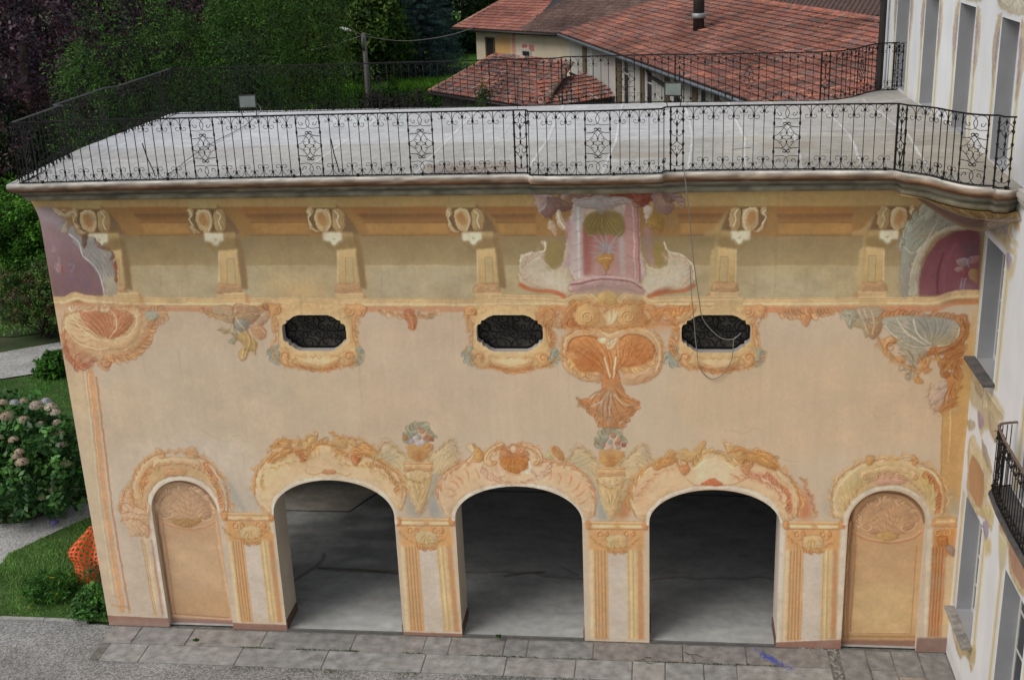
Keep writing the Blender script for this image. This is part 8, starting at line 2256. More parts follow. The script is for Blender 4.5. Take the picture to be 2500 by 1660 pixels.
# white rope hanging down the front, looped over the third window
RP = [(0.33, -.42, 9.2), (.34, -.43, 9.05), (.40, -.40, 8.6), (.50, -.25, 7.6), (.60, -.12, 6.9), (.66, -.06, 6.55), (.80, -.05, 6.33), (1.0, -.05, 6.16), (1.2, -.05, 6.15), (1.32, -.05, 6.26)]
b = MB(); b.tube(catmull(RP, 8), .009, 5); b.tube(catmull([(.44, -.22, 7.5), (.48, -.12, 6.9), (.52, -.05, 6.5), (.545, -.05, 6.2), (.58, -.05, 5.9), (.60, -.03, 5.72), (.68, -.03, 5.52), (.84, -.03, 5.40), (1.02, -.03, 5.48), (1.15, -.03, 5.70), (1.19, -.05, 5.9), (1.20, -.05, 6.12), (1.25, -.05, 6.2)], 8), .008, 5)
tag(b.build('hanging_rope', M['cable'], None, True), 'thin pale rope hanging from the terrace railing and looped across the right hand oval window', 'rope')
# ============================================================ PALACE
PAL_ = thing('palace', 'tall white palace with ochre framed windows at right angles to the frescoed wing', 'building', (5.2, 0, 0))
def pchild(o, par=None):
    o.parent = par or PAL_
    if par is None: o.location = -PAL_.location
    return o
PW = [(-.88, .12, 9.16, 11.38), (1.8, 2.95, 9.2, 11.4), (4.7, 5.9, 9.2, 11.4), (7.55, 8.95, 9.2, 11.4), (-4.6, -3.4, 9.16, 11.38), (-1.3, -.22, 5.88, 7.96), (-1.5, -.4, 1.18, 3.42), (-4.15, -2.94, .04, 3.45), (-4.4, -3.2, 4.8, 7.96)]
cp = Canvas(-620, 0, 1052, 1560, 2.5, (217, 217, 217)); cp.wx *= .6; cp.wz *= .6; run_ops(cp, OPS_P, PAL)
cp.a *= (1 + .03 * vnoise(cp.h, cp.w, 40, 61, 4) + .03 * vnoise(cp.h, cp.w, 60, 62, 3, .15))[..., None]
def keep_p(Y, Z):
    k = np.ones(Y.shape, bool)
    for a_, b_, c_, d_ in PW: k &= ~((Y > a_) & (Y < b_) & (Z > c_) & (Z < d_))
    return k
def snap_p(Y, Z, bnd):
    Y = Y.copy(); Z = Z.copy()
    for a_, b_, c_, d_ in PW:
        near = bnd & (Y > a_ - .04) & (Y < b_ + .04) & (Z > c_ - .04) & (Z < d_ + .04)
        for arr, lo, hi in ((Y, a_, b_), (Z, c_, d_)):
            for e in (lo, hi): m_ = near & (np.abs(arr - e) < .0251); arr[m_] = e
    return Y, Z
pchild(grid_mesh('facade_wall', cp, lambda Y, Z: np.stack([Y * 0 + 5.2, Y, Z], -1), M['fresco'], keep_p, None, snap_p, con=.86, piv=(214, 216, 222), sat=.85, k=.92, sc=1.))
b = MB(); b.box(5.62, -16, 0, 14, 10.5, 16); b.box(5.2, 10.3, 0, 5.62, 10.5, 16); b.box(5.2, -16, 0, 5.62, -6.21, 16); b.box(5.2, -6.2, 15.58, 5.62, 10.5, 16); pchild(b.build('body_wall', M['plaster_w']))
for a_, b_, c_, d_ in PW:
    n_ = 3 if d_ - c_ < 2.4 else 4
    b = MB(); V = [(5.2, a_, c_), (5.2, b_, c_), (5.2, b_, d_), (5.2, a_, d_)]; V2 = [(5.5, y, z) for _, y, z in V]
    b.add(V + V2, [[i, (i + 1) % 4, 4 + (i + 1) % 4, 4 + i] for i in range(4)]); w = pchild(b.build('window', M['greyreveal']))
    b = MB(); b.box(5.46, a_, c_, 5.50, a_ + .07, d_).box(5.46, b_ - .07, c_, 5.50, b_, d_).box(5.462, a_ + .07, d_ - .07, 5.498, b_ - .07, d_).box(5.462, a_ + .07, c_, 5.498, b_ - .07, c_ + (.07 if c_ > 1 else .3))
    b.box(5.455, (a_ + b_) / 2 - .045, c_ + .07, 5.505, (a_ + b_) / 2 + .045, d_ - .07)
    for i in range(1, n_ + 1):
        z = c_ + (d_ - c_) * i / (n_ + 1); b.box(5.465, a_ + .07, z - .018, 5.495, b_ - .07, z + .018)
    b.build('window_frame', M['joinery'], w)
    b = MB(); b.box(5.475, a_ + .02, c_ + .02, 5.485, b_ - .02, d_ - .02); b.build('pane', M['glass'], w)
    b = MB(); b.box(5.52, a_, c_, 5.54, b_, d_); b.build('curtain', mat('curtain', (.12, .11, .09), .9, .2, 5) if 'curtain' not in bpy.data.materials else bpy.data.materials['curtain'], w)
    if c_ > 1 and c_ < 9:
        if c_ != 4.8:
            b = MB(); b.box(5.02, a_ - .12, c_ - .06, 5.47, b_ + .12, c_ - .001, b=.012); b.build('sill', M['slate'] if c_ > 5 else M['sillstone'], w)
# string course / cornice stub where the terrace cornice dies into the palace
b = MB(); 
for i, (o_, z) in enumerate(((.02, 8.84), (.05, 8.90), (.09, 8.96), (.12, 9.03), (.10, 9.08))): b.box(5.2 - o_, -2.38 + i * .01, z, 5.199, -1.9 - i * .012, z + .055)
pchild(b.build('string_course', M['trimw']))
# drainpipe at the far corner
b = MB(); b.tube([(5.05, 9.9, 0), (5.05, 9.9, 15.5)], .075, 10); b.tube([(5.05, 9.9, 11.0), (5.05, 9.9, 11.05)], .09, 10); pchild(b.build('drainpipe', M['pipe']))
# balcony
BA = thing('balcony_railing', 'bulging wrought iron balcony railing fixed to the white palace at first floor level', 'railing', (4.9, -2.9, 4.76))
b = MB(); P_ = [(5.199, -2.74), (4.93, -2.80), (4.84, -2.92), (4.80, -3.4), (4.78, -4.2), (4.78, -5.4), (5.199, -5.4)]
sl = MB(); n = len(P_)
for z0, z1, e in ((4.62, 4.69, .03), (4.692, 4.752, .0)):
    q = [(x + (e if x < 5.1 else 0), y - (e if i == 0 else 0)) for i, (x, y) in enumerate(P_)]
    sl.add([(x, y, z0) for x, y in q] + [(x, y, z1) for x, y in q], [[i, (i + 1) % n, n + (i + 1) % n, n + i] for i in range(n)] + [list(range(n))[::-1], [n + i for i in range(n)]])
pchild(sl.build('balcony_slab', M['slate']))
base = BA.location
R_ = [(x - base.x, y - base.y) for x, y in [(5.19, -2.78), (4.95, -2.84), (4.88, -2.94), (4.84, -3.4), (4.82, -4.2), (4.82, -5.3)]]
b.tube([(x, y, 1.06) for x, y in R_], .02, 4); b.build('top_rail', mat('old_wood_rail', (.16, .11, .085), .7, .2, 8), BA)
b = MB(); b.tube([(x, y, .03) for x, y in R_], .014, 4); b.build('bottom_rail', M['iron'], BA)
at2, L2, _ = along([(x, y) for x, y in R_])
bb = BAR[0]; s_ = .08; k = 0
while s_ < L2:
    v, a = at2(s_); o = link('baluster', BAR[k % 2] if .3 < s_ else PLAINBAR, BA, (v.x, v.y, .01)); o.rotation_euler = (0, 0, a); s_ += .125 if s_ > .3 else .07; k += 1
o = link('scroll_panel', PANEL, BA, (at2(.32)[0].x - .0, at2(.52)[0].y, .01)); o.rotation_euler = (0, 0, at2(.52)[1])

# ============================================================ GROUND
def ground(name, pts, z, m, C=None, label=None): 
    b = MB(); b.add([(x, y, z) for x, y in pts], [list(range(len(pts)))]); o = b.build(name, m); tag(o, kind='structure'); return o
def gravel_mat(name, c1, c2, c3, sc=70.):
    m = bpy.data.materials.new(name); m.use_nodes = True; n = m.node_tree.nodes; l = m.node_tree.links; p = n['Principled BSDF']; p.inputs['Roughness'].default_value = .95; p.inputs['Specular IOR Level'].default_value = .1
    tc = n.new('ShaderNodeTexCoord'); v = n.new('ShaderNodeTexVoronoi'); v.inputs['Scale'].default_value = sc; v.inputs['Randomness'].default_value = 1; l.new(tc.outputs['Object'], v.inputs['Vector'])
    cr = n.new('ShaderNodeValToRGB'); cr.color_ramp.elements[0].color = (*c1, 1); cr.color_ramp.elements[1].color = (*c3, 1); e = cr.color_ramp.elements.new(.5); e.color = (*c2, 1)
    sx = n.new('ShaderNodeSeparateColor'); l.new(v.outputs['Color'], sx.inputs[0]); l.new(sx.outputs[0], cr.inputs[0])
    nz = n.new('ShaderNodeTexNoise'); nz.inputs['Scale'].default_value = .9; nz.inputs['Detail'].default_value = 6; l.new(tc.outputs['Object'], nz.inputs['Vector']); mr = n.new('ShaderNodeMapRange'); mr.inputs['From Min'].default_value = .3; mr.inputs['From Max'].default_value = .7; mr.inputs['To Min'].default_value = .78; mr.inputs['To Max'].default_value = 1.15; l.new(nz.outputs['Fac'], mr.inputs['Value'])
    mu = n.new('ShaderNodeVectorMath'); mu.operation = 'SCALE'; l.new(cr.outputs[0], mu.inputs[0]); l.new(mr.outputs[0], mu.inputs['Scale']); l.new(mu.outputs[0], p.inputs['Base Color'])
    b = n.new('ShaderNodeBump'); b.inputs['Strength'].default_value = .8; b.inputs['Distance'].default_value = .012; l.new(v.outputs['Distance'], b.inputs['Height']); l.new(b.outputs[0], p.inputs['Normal'])
    return m
M['gravel'] = gravel_mat('gravel', (.13, .125, .12), (.235, .228, .22), (.38, .37, .355), 42)
M['path'] = gravel_mat('path_gravel', (.24, .23, .22), (.36, .35, .335), (.52, .51, .49), 34)
M['soil'] = mat('soil', (.035, .065, .018), .95, .4, .8, .6, 14, col2=(.06, .055, .03))
M['grassbase'] = mat('grass_base', (.03, .075, .012), .95, .35, 3, .5, 30, col2=(.05, .095, .02))
ground('ground', [(-320, -60), (260, -60), (260, 420), (-320, 420)], -.06, M['soil'])
ground('gravel_yard', [(-40, -22), (8, -22), (5.19, -.0), (5.19, .0), (-11.05, .0), (-11.3, .02), (-14.2, .05), (-40, -.6)], -.012, M['gravel'])
# lawn patches left of the wing (from the survey points)
lawn_near = [(-11.15, .10), (-12.0, .12), (-13.5, .14), (-18, .1), (-18, 1.0), (-14.75, 1.6), (-14.62, 2.3), (-14.68, 2.7), (-14.3, 3.4), (-14.0, 3.95), (-13.6, 4.5), (-12.5, 6.2), (-11.15, 8)]
ground('lawn', lawn_near, .0, M['grassbase'])
path2 = [(-20, -.2), (-18, 1.0), (-14.75, 1.6), (-14.62, 2.3), (-14.68, 2.7), (-14.3, 3.4), (-14.0, 3.95), (-13.6, 4.5), (-12.5, 6.2), (-11.15, 8), (-11.3, 9.8), (-13.6, 6.6), (-14.5, 4.9), (-15.2, 4.2), (-17, 3.9), (-20, 3.6)]
ground('garden_path', path2, -.02, M['path'])
lawn2 = [(-20.5, 4.5), (-15.0, 6.5), (-13.4, 8.5), (-11.3, 12), (-11, 24), (-16, 17), (-19.6, 14.0), (-20.7, 13.3), (-30, 11.3)]
ground('lawn', lawn2, -.01, M['grassbase'])
ground('garden_path', [(-32, 13.0), (-22, 13.3), (-20.7, 13.6), (-20.0, 14.0), (-16.5, 17.2), (-12, 23.5), (-12.4, 26.5), (-18, 19.2), (-20.4, 17.1), (-21.5, 16.4), (-22.2, 15.9), (-32, 15.2)], -.015, M['path'])
ground('lawn', [(-40, 18), (-22.6, 17.6), (-20.5, 18.5), (-14, 26), (-14, 60), (-45, 60)], -.03, mat('rough_grass', (.028, .07, .012), .95, .4, 1.5, .5, 20, col2=(.04, .05, .02)))
b = MB(); b.add([(-45, 57.5, .4), (-12, 57.5, .4), (-12, 64, 2.3), (-45, 64, 2.3), (-12, 120, 3.2), (-60, 120, 3.2)], [[0, 1, 2, 3], [3, 2, 4, 5]]); tag(b.build('lawn', mat('sunny_grass', (.075, .21, .012), .95, .25, .6, .5, 10, col2=(.10, .24, .02))), kind='structure')
# kerb and stone paving
b = MB(); x = -20.
while x < -11.6:
    L1 = rnd.uniform(.9, 1.3); b.box(x, .03 - .006, -.10, min(x + L1, -11.55) - .012, .13, .045 + rnd.uniform(-.006, .006), b=.008); x += L1
tag(b.build('kerb', mat('kerb_stone', (.30, .29, .27), .85, .25, 9, .4, 30)), kind='structure')
b = MB()
def slab(x0, y0, x1, y1, c, t=.0):
    c = np.array(c) * rnd.uniform(.92, 1.08); g = .008
    b.box(x0 + g, y0 + g, -.14, x1 - g, y1 - g, t + rnd.uniform(-.006, .008), tuple(c), b=.016)
x = -10.95; xs = [-10.95, -10.35, -9.25, -7.75, -5.95, -4.55, -4.05, -3.0, -2.55, -1.3, .38, 1.55, 3.06]
for a_, b_ in zip(xs, xs[1:]): slab(a_, -.62 + (.0), b_, -.03, rnd.choice([(.235, .22, .205), (.225, .22, .21), (.24, .228, .214), (.22, .20, .185)]), .004)
xs = [-10.75, -9.95, -8.05, -6.35, -4.45, -2.9, -1.6, -.55, .05, .75, 1.35, 3.06]
for a_, b_ in zip(xs, xs[1:]): slab(a_, -1.22, b_, -.62, rnd.choice([(.27, .265, .25), (.26, .255, .242), (.28, .27, .25)]), .0)
for i in range(12): slab(3.06 - 1.25 * (i + 1), -1.80, 3.06 - 1.25 * i, -1.22, (.24, .235, .22), -.008) if i < 3 else None
for i, x in enumerate((3.26, 3.74, 4.2, 4.68)):
    x1 = (3.74, 4.2, 4.68, 5.19)[i]; y = .0; k = 0
    while y > -6:
        h_ = (1.05, .62, .8, 1.2)[i] if k == 0 else rnd.uniform(.7, 1.2); slab(x + .012 * k, y - h_, x1 + .012 * k if i < 3 else 5.19, y, rnd.choice([(.22, .215, .20), (.20, .19, .178), (.26, .225, .185), (.21, .203, .19)]), .0); y -= h_; k += 1
tag(b.build('pavement', M['stone']), kind='structure')
b = MB()
b.add([(-10.95, -1.215, -.008), (3.06, -1.215, -.008), (3.06, -6.2, -.008), (5.19, -6.2, -.008), (5.19, .74, -.008), (-10.95, .74, -.008)], [[0, 1, 2, 3, 4, 5]]); 
tag(b.build('joint_bed', mat('joint_mortar', (.12, .115, .10), .95, .35, 9, .7, 30, col2=(.17, .16, .145))), kind='structure')
b = MB()                                                        # rubble in the broken joint by the right pier
for i in range(70):
    x = rnd.gauss(3.15, .045); y = -rnd.uniform(.02, 1.8); s_ = rnd.uniform(.018, .05)
    if i > 50: x = rnd.uniform(2.5, 3.2); y = -rnd.uniform(.0, .06)
    bm = bmesh.new(); bmesh.ops.create_icosphere(bm, subdivisions=1, radius=1)
    V = [(x + v.co.x * s_ * rnd.uniform(.6, 1.2), y + v.co.y * s_ * rnd.uniform(.6, 1.2), .0 + v.co.z * s_ * .6) for v in bm.verts]; bm.verts.index_update(); b.add(V, [[v.index for v in f.verts] for f in bm.faces]); bm.free()
tag(b.build('rubble', mat('rubble_stone', (.22, .21, .19), .9, .4, 20)), kind='stuff')
# blue paint splash on the slabs
b = MB()
for i in range(420):
    x = 2.0 + rnd.gauss(0, .075 if i < 170 else .17); y = -.42 - (x - 2.0) * .95 + rnd.gauss(0, .025 if i < 170 else .08); r_ = abs(rnd.gauss(0, .006)) + .003; m_ = 6
    b.add([(x + r_ * math.cos(6.283 * j / m_) * rnd.uniform(.6, 1.6), y + r_ * math.sin(6.283 * j / m_) * rnd.uniform(.5, 1.2), .0165 + i * .000005) for j in range(m_)], [list(range(m_))])
tag(b.build('paint_specks', mat('blue_paint', (.07, .10, .42), .9, .3, 20)), kind='stuff')
# ============================================================ ROOFS
def tile_colors(n, pal, rs): 
    c = np.array(pal, float)[rs.randint(0, len(pal), n)]; g = c.mean(1, keepdims=True); c = g + (c - g) * .76; return lin(c) * 1.0 * (1 + .34 * (rs.rand(n, 1) - .5))
def tiled_roof(name, origin, u, s, rows, width, tw, tl, pal, parent, seed=1, clip=None, amp=.045, lift=.03):
    """barrel tiles: u along the eave, s up the slope; each tile is a half-round strip tapering, rows lapped"""
    rs = np.random.RandomState(seed); u = np.array(u); s = np.array(s); nrm = np.cross(u, s); nrm = nrm if nrm[2] > 0 else -nrm; o = np.array(origin)
    nc = int(width / tw); K = 5; V = []; F = []; C = []; cnt = 0
    cc = tile_colors(nc * rows, pal, rs).reshape(nc, rows, 3); blot = vnoise(nc + 2, rows * 4 + 2, 12, seed + 5, 3)
    th = np.linspace(0, math.pi, K); mean = cc.reshape(-1, 3).mean(0) * np.array([1.06, .97, .95])
    for i in range(nc):
        jx = rs.uniform(-.012, .012)
        for j in range(rows):
            a0 = (i + .5) * tw + jx + rs.uniform(-.008, .008); b0 = j * tl + rs.uniform(-.02, .02); b1 = b0 + tl * 1.08
            if clip is not None and not clip(a0, b0 + tl / 2): continue
            r0 = tw * .54; r1 = tw * .44
            for (bb_, r_, hh) in ((b0, r0, lift), (b1, r1, 0.)):
                for t in th:
                    V.append(o + u * (a0 - r_ * math.cos(t)) + s * bb_ + nrm * (amp * 1.25 * math.sin(t) * (r_ / r0) + hh + (-.01 if t in (0,) else 0)))
            for k in range(K - 1): F.append([cnt + k, cnt + k + 1, cnt + K + k + 1, cnt + K + k])
            F.append([cnt + k for k in range(K)][::-1])
            c = (cc[i, j] * .76 + mean * .24) * (1 + .6 * blot[i, j * 4]); C += [c] * (K - 1) + [c * .5]; cnt += 2 * K
    me = raw_mesh(name, np.array(V), [list(map(int, f)) for f in F], M['tiles'], np.array(C).clip(.005, .9), False, 'FACE')
    return link(name, me, parent)
def ridge_caps(name, A_, B_, n, r, pal, parent, seed=3):
    rs = np.random.RandomState(seed); A_ = Vector(A_); B_ = Vector(B_); b = MB(); d = (B_ - A_); L1 = d.length / n; d.normalize(); h = Vector((0, 0, 1)); e = d.cross(h).normalized(); up = e.cross(d)
    for i in range(n):
        c = tuple(tile_colors(1, pal, rs)[0]); P0 = A_ + d * L1 * i; K = 7
        V = [P0 + d * (q * L1 * 1.1) + e * (r * (1 - .14 * q) * math.cos(t)) + up * (r * .8 * (1 - .14 * q) * math.sin(t) + .03 * (1 - q)) for q in (0, 1) for t in np.linspace(0, math.pi, K)]
        b.add(V, [[k, k + 1, K + k + 1, K + k] for k in range(K - 1)] + [list(range(K))[::-1]], c)
    return b.build(name, M['tiles'], parent)
PAL_RED = [(158, 92, 76), (142, 80, 68), (176, 98, 74), (118, 82, 74), (104, 90, 84), (150, 104, 88), (186, 112, 82), (130, 74, 62), (112, 96, 90), (164, 88, 66), (92, 80, 76)]
PAL_MIX = PAL_RED + [(188, 96, 66), (150, 134, 128), (134, 120, 116), (96, 86, 84), (178, 128, 110), (120, 100, 94)]
PAL_NEW = [(164, 104, 88), (156, 98, 84), (172, 110, 92), (150, 92, 80)]
PAL_BRN = [(112, 84, 74), (104, 78, 68), (118, 92, 82), (98, 76, 68)]
U = np.array([.3059, -.9521, 0]); Nn = np.array([.9521, .3059, 0]); th = math.radians(15); S_ = Nn * math.cos(th) + np.array([0, 0, math.sin(th)])
E1 = np.array([-7.34, 56.96, 6.5])
H1 = thing('long_house', 'long cream house with a big old red tiled roof behind the terrace', 'house', (E1[0], E1[1], 0))
def hput(o, H): o.parent = H; o.location = Vector(o.location) - H.location; return o
hput(tiled_roof('roof', E1, U, S_, 19, 40, .21, .42, PAL_RED, None, 4, None, .07, .045), H1)
b = MB(); q0 = E1 - Nn * .02; q = [E1 + U * 0, E1 + U * 40, E1 + U * 40 + S_ * 7.9, E1 + S_ * 7.9]; q2 = [p - np.array([0, 0, .16]) for p in q]
b.add([tuple(p) for p in q] + [tuple(p) for p in q2], [[0, 1, 2, 3], [7, 6, 5, 4], [0, 4, 5, 1], [1, 5, 6, 2], [2, 6, 7, 3], [3, 7, 4, 0]]); hput(b.build('roof_deck', M['pipe']), H1)
hput(ridge_caps('ridge', E1 + S_ * 7.95 + U * .0, E1 + S_ * 7.95 + U * 40, 96, .17, [(176, 96, 72), (160, 92, 72), (146, 92, 80)], None), H1)
hput(ridge_caps('verge', E1 - U * .05 + S_ * 0, E1 - U * .05 + S_ * 7.9, 20, .13, [(196, 106, 78), (188, 100, 74)], None, 5), H1)
b = MB(); g0 = E1 - Nn * .10 + np.array([0, 0, -.06]); b.tube([tuple(g0 - U * .1), tuple(g0 + U * 40)], .085, 8); hput(b.build('gutter', M['gutter'], None, True), H1)
Wo = E1 + Nn * .6
def wallbox(b, u0, u1, z0, z1, d0, d1, c=None):
    V = [tuple(Wo + U * uu + Nn * dd + np.array([0, 0, zz - 6.5])) for zz in (z0, z1) for dd in (d0, d1) for uu in (u0, u1)]
    b.add(V, [[0, 2, 3, 1], [4, 5, 7, 6], [0, 1, 5, 4], [2, 6, 7, 3], [0, 4, 6, 2], [1, 3, 7, 5]], c)
b = MB(); wallbox(b, .3, 39.5, 0, 6.6, 0, 12); hput(b.build('wall', M['housewall']), H1)
b = MB(); 
V = [E1 + S_ * 7.9, E1 + S_ * 7.9 + U * 40, E1 + Nn * 15.3 + U * 40, E1 + Nn * 15.3]; b.add([tuple(v - np.array([0, 0, .05])) for v in V], [[0, 1, 2, 3]]); hput(b.build('back_roof', M['pipe']), H1)
for a0, a1 in ((7.2, 8.1), (14.15, 15.2), (18.5, 19.15), (22.3, 23.0), (26.05, 26.75), (28.8, 29.3), (32, 32.7)):
    b = MB(); wallbox(b, a0, a1, 0, 6.35, -.05, -.002); hput(b.build('painted_pilaster', M['brown']), H1)
for a0, a1 in ((15.75, 16.5), (19.65, 20.4), (23.6, 24.3), (27.2, 27.8), (8.5, 9.3)):
    b = MB(); wallbox(b, a0, a1, 3.2, 6.25, -.012, -.003); w_ = hput(b.build('window', M['dark'] if a0 > 9 else M['joinery']), H1)
    b = MB(); wallbox(b, a0 - .12, a0, 3.2, 6.3, -.04, -.004); wallbox(b, a1, a1 + .1, 3.2, 6.3, -.04, -.004); wallbox(b, a0, a1, 5.45, 5.53, -.035, -.013); f_ = b.build('window_frame', M['joinery'], None); f_.parent = w_
b = MB(); pz = lambda uu, zz, dd=-.12: tuple(Wo + U * uu + Nn * dd + np.array([0, 0, zz - 6.5]))
b.tube([pz(21.1, 6.3, -.5), pz(21.2, 5.95, -.4), pz(21.6, 5.8, -.15), pz(24.1, 5.55, -.12), pz(24.65, 5.3, -.12), pz(24.7, 0, -.12)], .085, 8); hput(b.build('downpipe', M['pipe'], None, True), H1)
b = MB(); b.tube([pz(.2, 6.3, -.5), pz(3.2, 6.25, -.3), pz(3.4, 6.0, -.12), pz(3.2, 0, -.12)], .075, 8); hput(b.build('downpipe', M['pipe'], None, True), H1)
# chimney flue
fx, fy, fz = E1 + U * 17.7 + S_ * 3.9
CH = thing('chimney_flue', 'dark round metal flue rising through the long red tiled roof', 'chimney', (float(fx), float(fy), float(fz) - .1))
b = MB(); b.lathe(0, 0, [(.27, 0), (.27, 3.2)], 18); b.build('pipe', mat('flue_metal', (.045, .04, .038), .45, .2, 3, metal=.3), CH, True)
b = MB(); b.lathe(0, 0, [(.33, .72), (.34, .78), (.34, .90), (.29, .96)], 18); b.build('collar', M['alu'], CH, True)
b = MB(); sN = Vector(S_); uN = Vector(U); nN = Vector(np.cross(U, S_)); nN = nN if nN.z > 0 else -nN
b.add([tuple(uN * a_ + sN * c_ + nN * d_) for d_ in (.10, .14) for a_, c_ in ((-.42, -.75), (.42, -.75), (.42, .55), (-.42, .55))], [[0, 1, 2, 3], [7, 6, 5, 4], [0, 4, 5, 1], [1, 5, 6, 2], [2, 6, 7, 3], [3, 7, 4, 0]]); b.build('flashing', M['gutter'] if 0 else M['lamp_white'], CH)
# low hipped roof in front of the far house
B1 = np.array([-13.09, 47.89, 4.0]); UB = np.array([.69238, -.72153, 0]); NB = np.array([.7215, .6924, 0]); tb = math.radians(20); SB = NB * math.cos(tb) + np.array([0, 0, math.sin(tb)])
H2 = thing('low_outbuilding', 'low outbuilding with a hipped roof of mossy mixed red and grey tiles', 'outbuilding', (-11.5, 49, 0))
def clipB(a, s_): return a > (s_ - .1) * .06 - .1 and s_ < 4.75 and a < 9.9 - max(s_ - .5, 0) * .64 and a > -.6
hput(tiled_roof('roof', B1, UB, SB, 12, 10.2, .21, .40, PAL_MIX, None, 14, clipB, .055, .05), H2)
b = MB(); q = [B1, B1 + UB * 10.1, B1 + UB * 7.1 + SB * 4.75, B1 + UB * .3 + SB * 4.75]; q2 = [p - np.array([0, 0, .14]) for p in q]
b.add([tuple(p) for p in q] + [tuple(p) for p in q2], [[0, 1, 2, 3], [7, 6, 5, 4], [0, 4, 5, 1], [1, 5, 6, 2], [2, 6, 7, 3], [3, 7, 4, 0]]); hput(b.build('roof_deck', M['pipe']), H2)
hput(ridge_caps('hip', B1 + UB * -.05, B1 + UB * .28 + SB * 4.7, 11, .16, [(168, 118, 96), (176, 104, 76), (150, 110, 92)], None, 7), H2); hput(ridge_caps('ridge', B1 + UB * .3 + SB * 4.72, B1 + UB * 7.1 + SB * 4.72, 16, .16, PAL_MIX, None, 8), H2)
hput(ridge_caps('hip', B1 + UB * 9.9 + SB * .2, B1 + UB * 7.2 + SB * 4.7, 12, .19, [(120, 96, 82), (170, 100, 76), (140, 116, 100)], None, 9), H2)
T2_ = B1 + UB * 10.0; SB2 = UB * math.cos(tb) * -1 + np.array([0, 0, math.sin(tb)])
hput(tiled_roof('roof', T2_ + UB * .1 + NB * -.1, NB, SB2, 9, 5.5, .21, .40, PAL_MIX, None, 15, lambda a, s_: s_ < a * 1.5 and s_ < 3.0, .055, .05), H2)
b = MB(); hb = lambda a, n_, z: tuple(B1 + UB * a + NB * n_ + np.array([0, 0, z - 4.0]))
V = [hb(.5, .5, 0), hb(9.5, .5, 0), hb(9.5, 5.2, 0), hb(.5, 5.2, 0), hb(.5, .5, 3.98), hb(9.5, .5, 3.98), hb(9.5, 5.2, 3.98), hb(.5, 5.2, 3.98)]; b.add(V, [[0, 1, 5, 4], [1, 2, 6, 5], [2, 3, 7, 6], [3, 0, 4, 7]]); hput(b.build('wall', M['pole']), H2)
b = MB(); b.tube([hb(-.1, -.12, 3.93), hb(10.2, -.12, 3.93)], .075, 8); hput(b.build('gutter', M['pipe'], None, True), H2)
# far house
A1 = np.array([-13.43, 59.35, 6.5]) ; UA = np.array([.7552, -.6555, 0]); NA = np.array([.6555, .7552, 0]); ta = math.radians(18); SA = NA * math.cos(ta) + np.array([0, 0, math.sin(ta)])
H3 = thing('far_house', 'far pale house with flaking ochre paint, red brick trim and a two part tiled roof', 'house', (-13, 60, 0))
hput(tiled_roof('roof', A1, UA, SA, 16, 7.6, .21, .42, PAL_NEW + PAL_RED[:3], None, 24, lambda a, s_: a < 6.3 - s_ * .38 + .1, .045, .03), H3)
hput(tiled_roof('roof', A1 + UA * 5.6, UA, SA, 18, 12, .24, .42, PAL_BRN, None, 25, lambda a, s_: a > .6 - s_ * .38 - .1, .07, .0), H3)
b = MB(); q = [A1, A1 + UA * 16, A1 + UA * 16 + SA * 8, A1 + SA * 8 + UA * .3]; q2 = [p - np.array([0, 0, .14]) for p in q]
b.add([tuple(p) for p in q] + [tuple(p) for p in q2], [[0, 1, 2, 3], [7, 6, 5, 4], [0, 4, 5, 1], [1, 5, 6, 2], [2, 6, 7, 3], [3, 7, 4, 0]]); hput(b.build('roof_deck', M['pipe']), H3)
hput(ridge_caps('verge', A1 - UA * .05, A1 - UA * .05 + SA * 7, 16, .12, [(190, 130, 112), (178, 116, 98)], None, 12), H3)
b = MB(); b.tube([tuple(A1 - NA * .1 - UA * .2 - np.array([0, 0, .08])), tuple(A1 - NA * .1 + UA * 9.5 - np.array([0, 0, .08]))], .08, 8); hput(b.build('gutter', M['pipe'], None, True), H3)
WA = A1 + UA * 1.3 + NA * .7
ch = Canvas(0, 0, 1400, 640, 4, (186, 172, 146)); hp = lambda x, z: (x * 100, z * 100)
ch.a *= (1 + .10 * vnoise(ch.h, ch.w, 40, 71, 4))[..., None]; ch.poly([(0, 300), (420, 300), (420, 620), (0, 620)], (196, 182, 158), .6, 10)
ch.poly([(175, 380), (330, 380), (330, 590), (230, 600), (175, 560)], (190, 140, 82), .85, 14); ch.poly([(60, 400), (110, 420), (105, 520), (50, 470)], (188, 160, 118), .6, 16)
for z in range(300, 640, 8): ch.line([(345, z), (378 if (z // 8) % 2 else 372, z)], (176, 66, 66), 5, .9, 1, 0)
for z in (424, 434, 444): ch.line([(378, z), (440, z)], (176, 66, 66), 6, .9, 1, 0)
for x0 in (438, 500):
    for i in range(6): ch.line([(x0 + i * 8, 535 + (10 if x0 == 438 else -2) + (i if x0 == 438 else -i)), (x0 + i * 8, 562)], (176, 66, 66), 6, .9, 1, 0)
ch.poly([(378, 300), (440, 300), (440, 420), (378, 420)], (200, 160, 150), .5, 6)
o = grid_mesh('wall', ch, lambda X, Z: WA[None, None] * 0 + WA + X[..., None] * UA + np.stack([X * 0, X * 0, Z - 6.5], -1), M['fresco'], con=1.); hput(o, H3)
b = MB(); qa = lambda a, n_, z: tuple(WA + UA * a + NA * n_ + np.array([0, 0, z - 6.5])); V = [qa(0, .01, 0), qa(14, .01, 0), qa(14, 9, 0), qa(0, 9, 0), qa(0, .01, 6.4), qa(14, .01, 6.4), qa(14, 9, 6.4), qa(0, 9, 6.4)]
b.add(V, [[0, 1, 5, 4], [1, 2, 6, 5], [2, 3, 7, 6], [3, 0, 4, 7]]); hput(b.build('rear_walls', M['housewall']), H3)
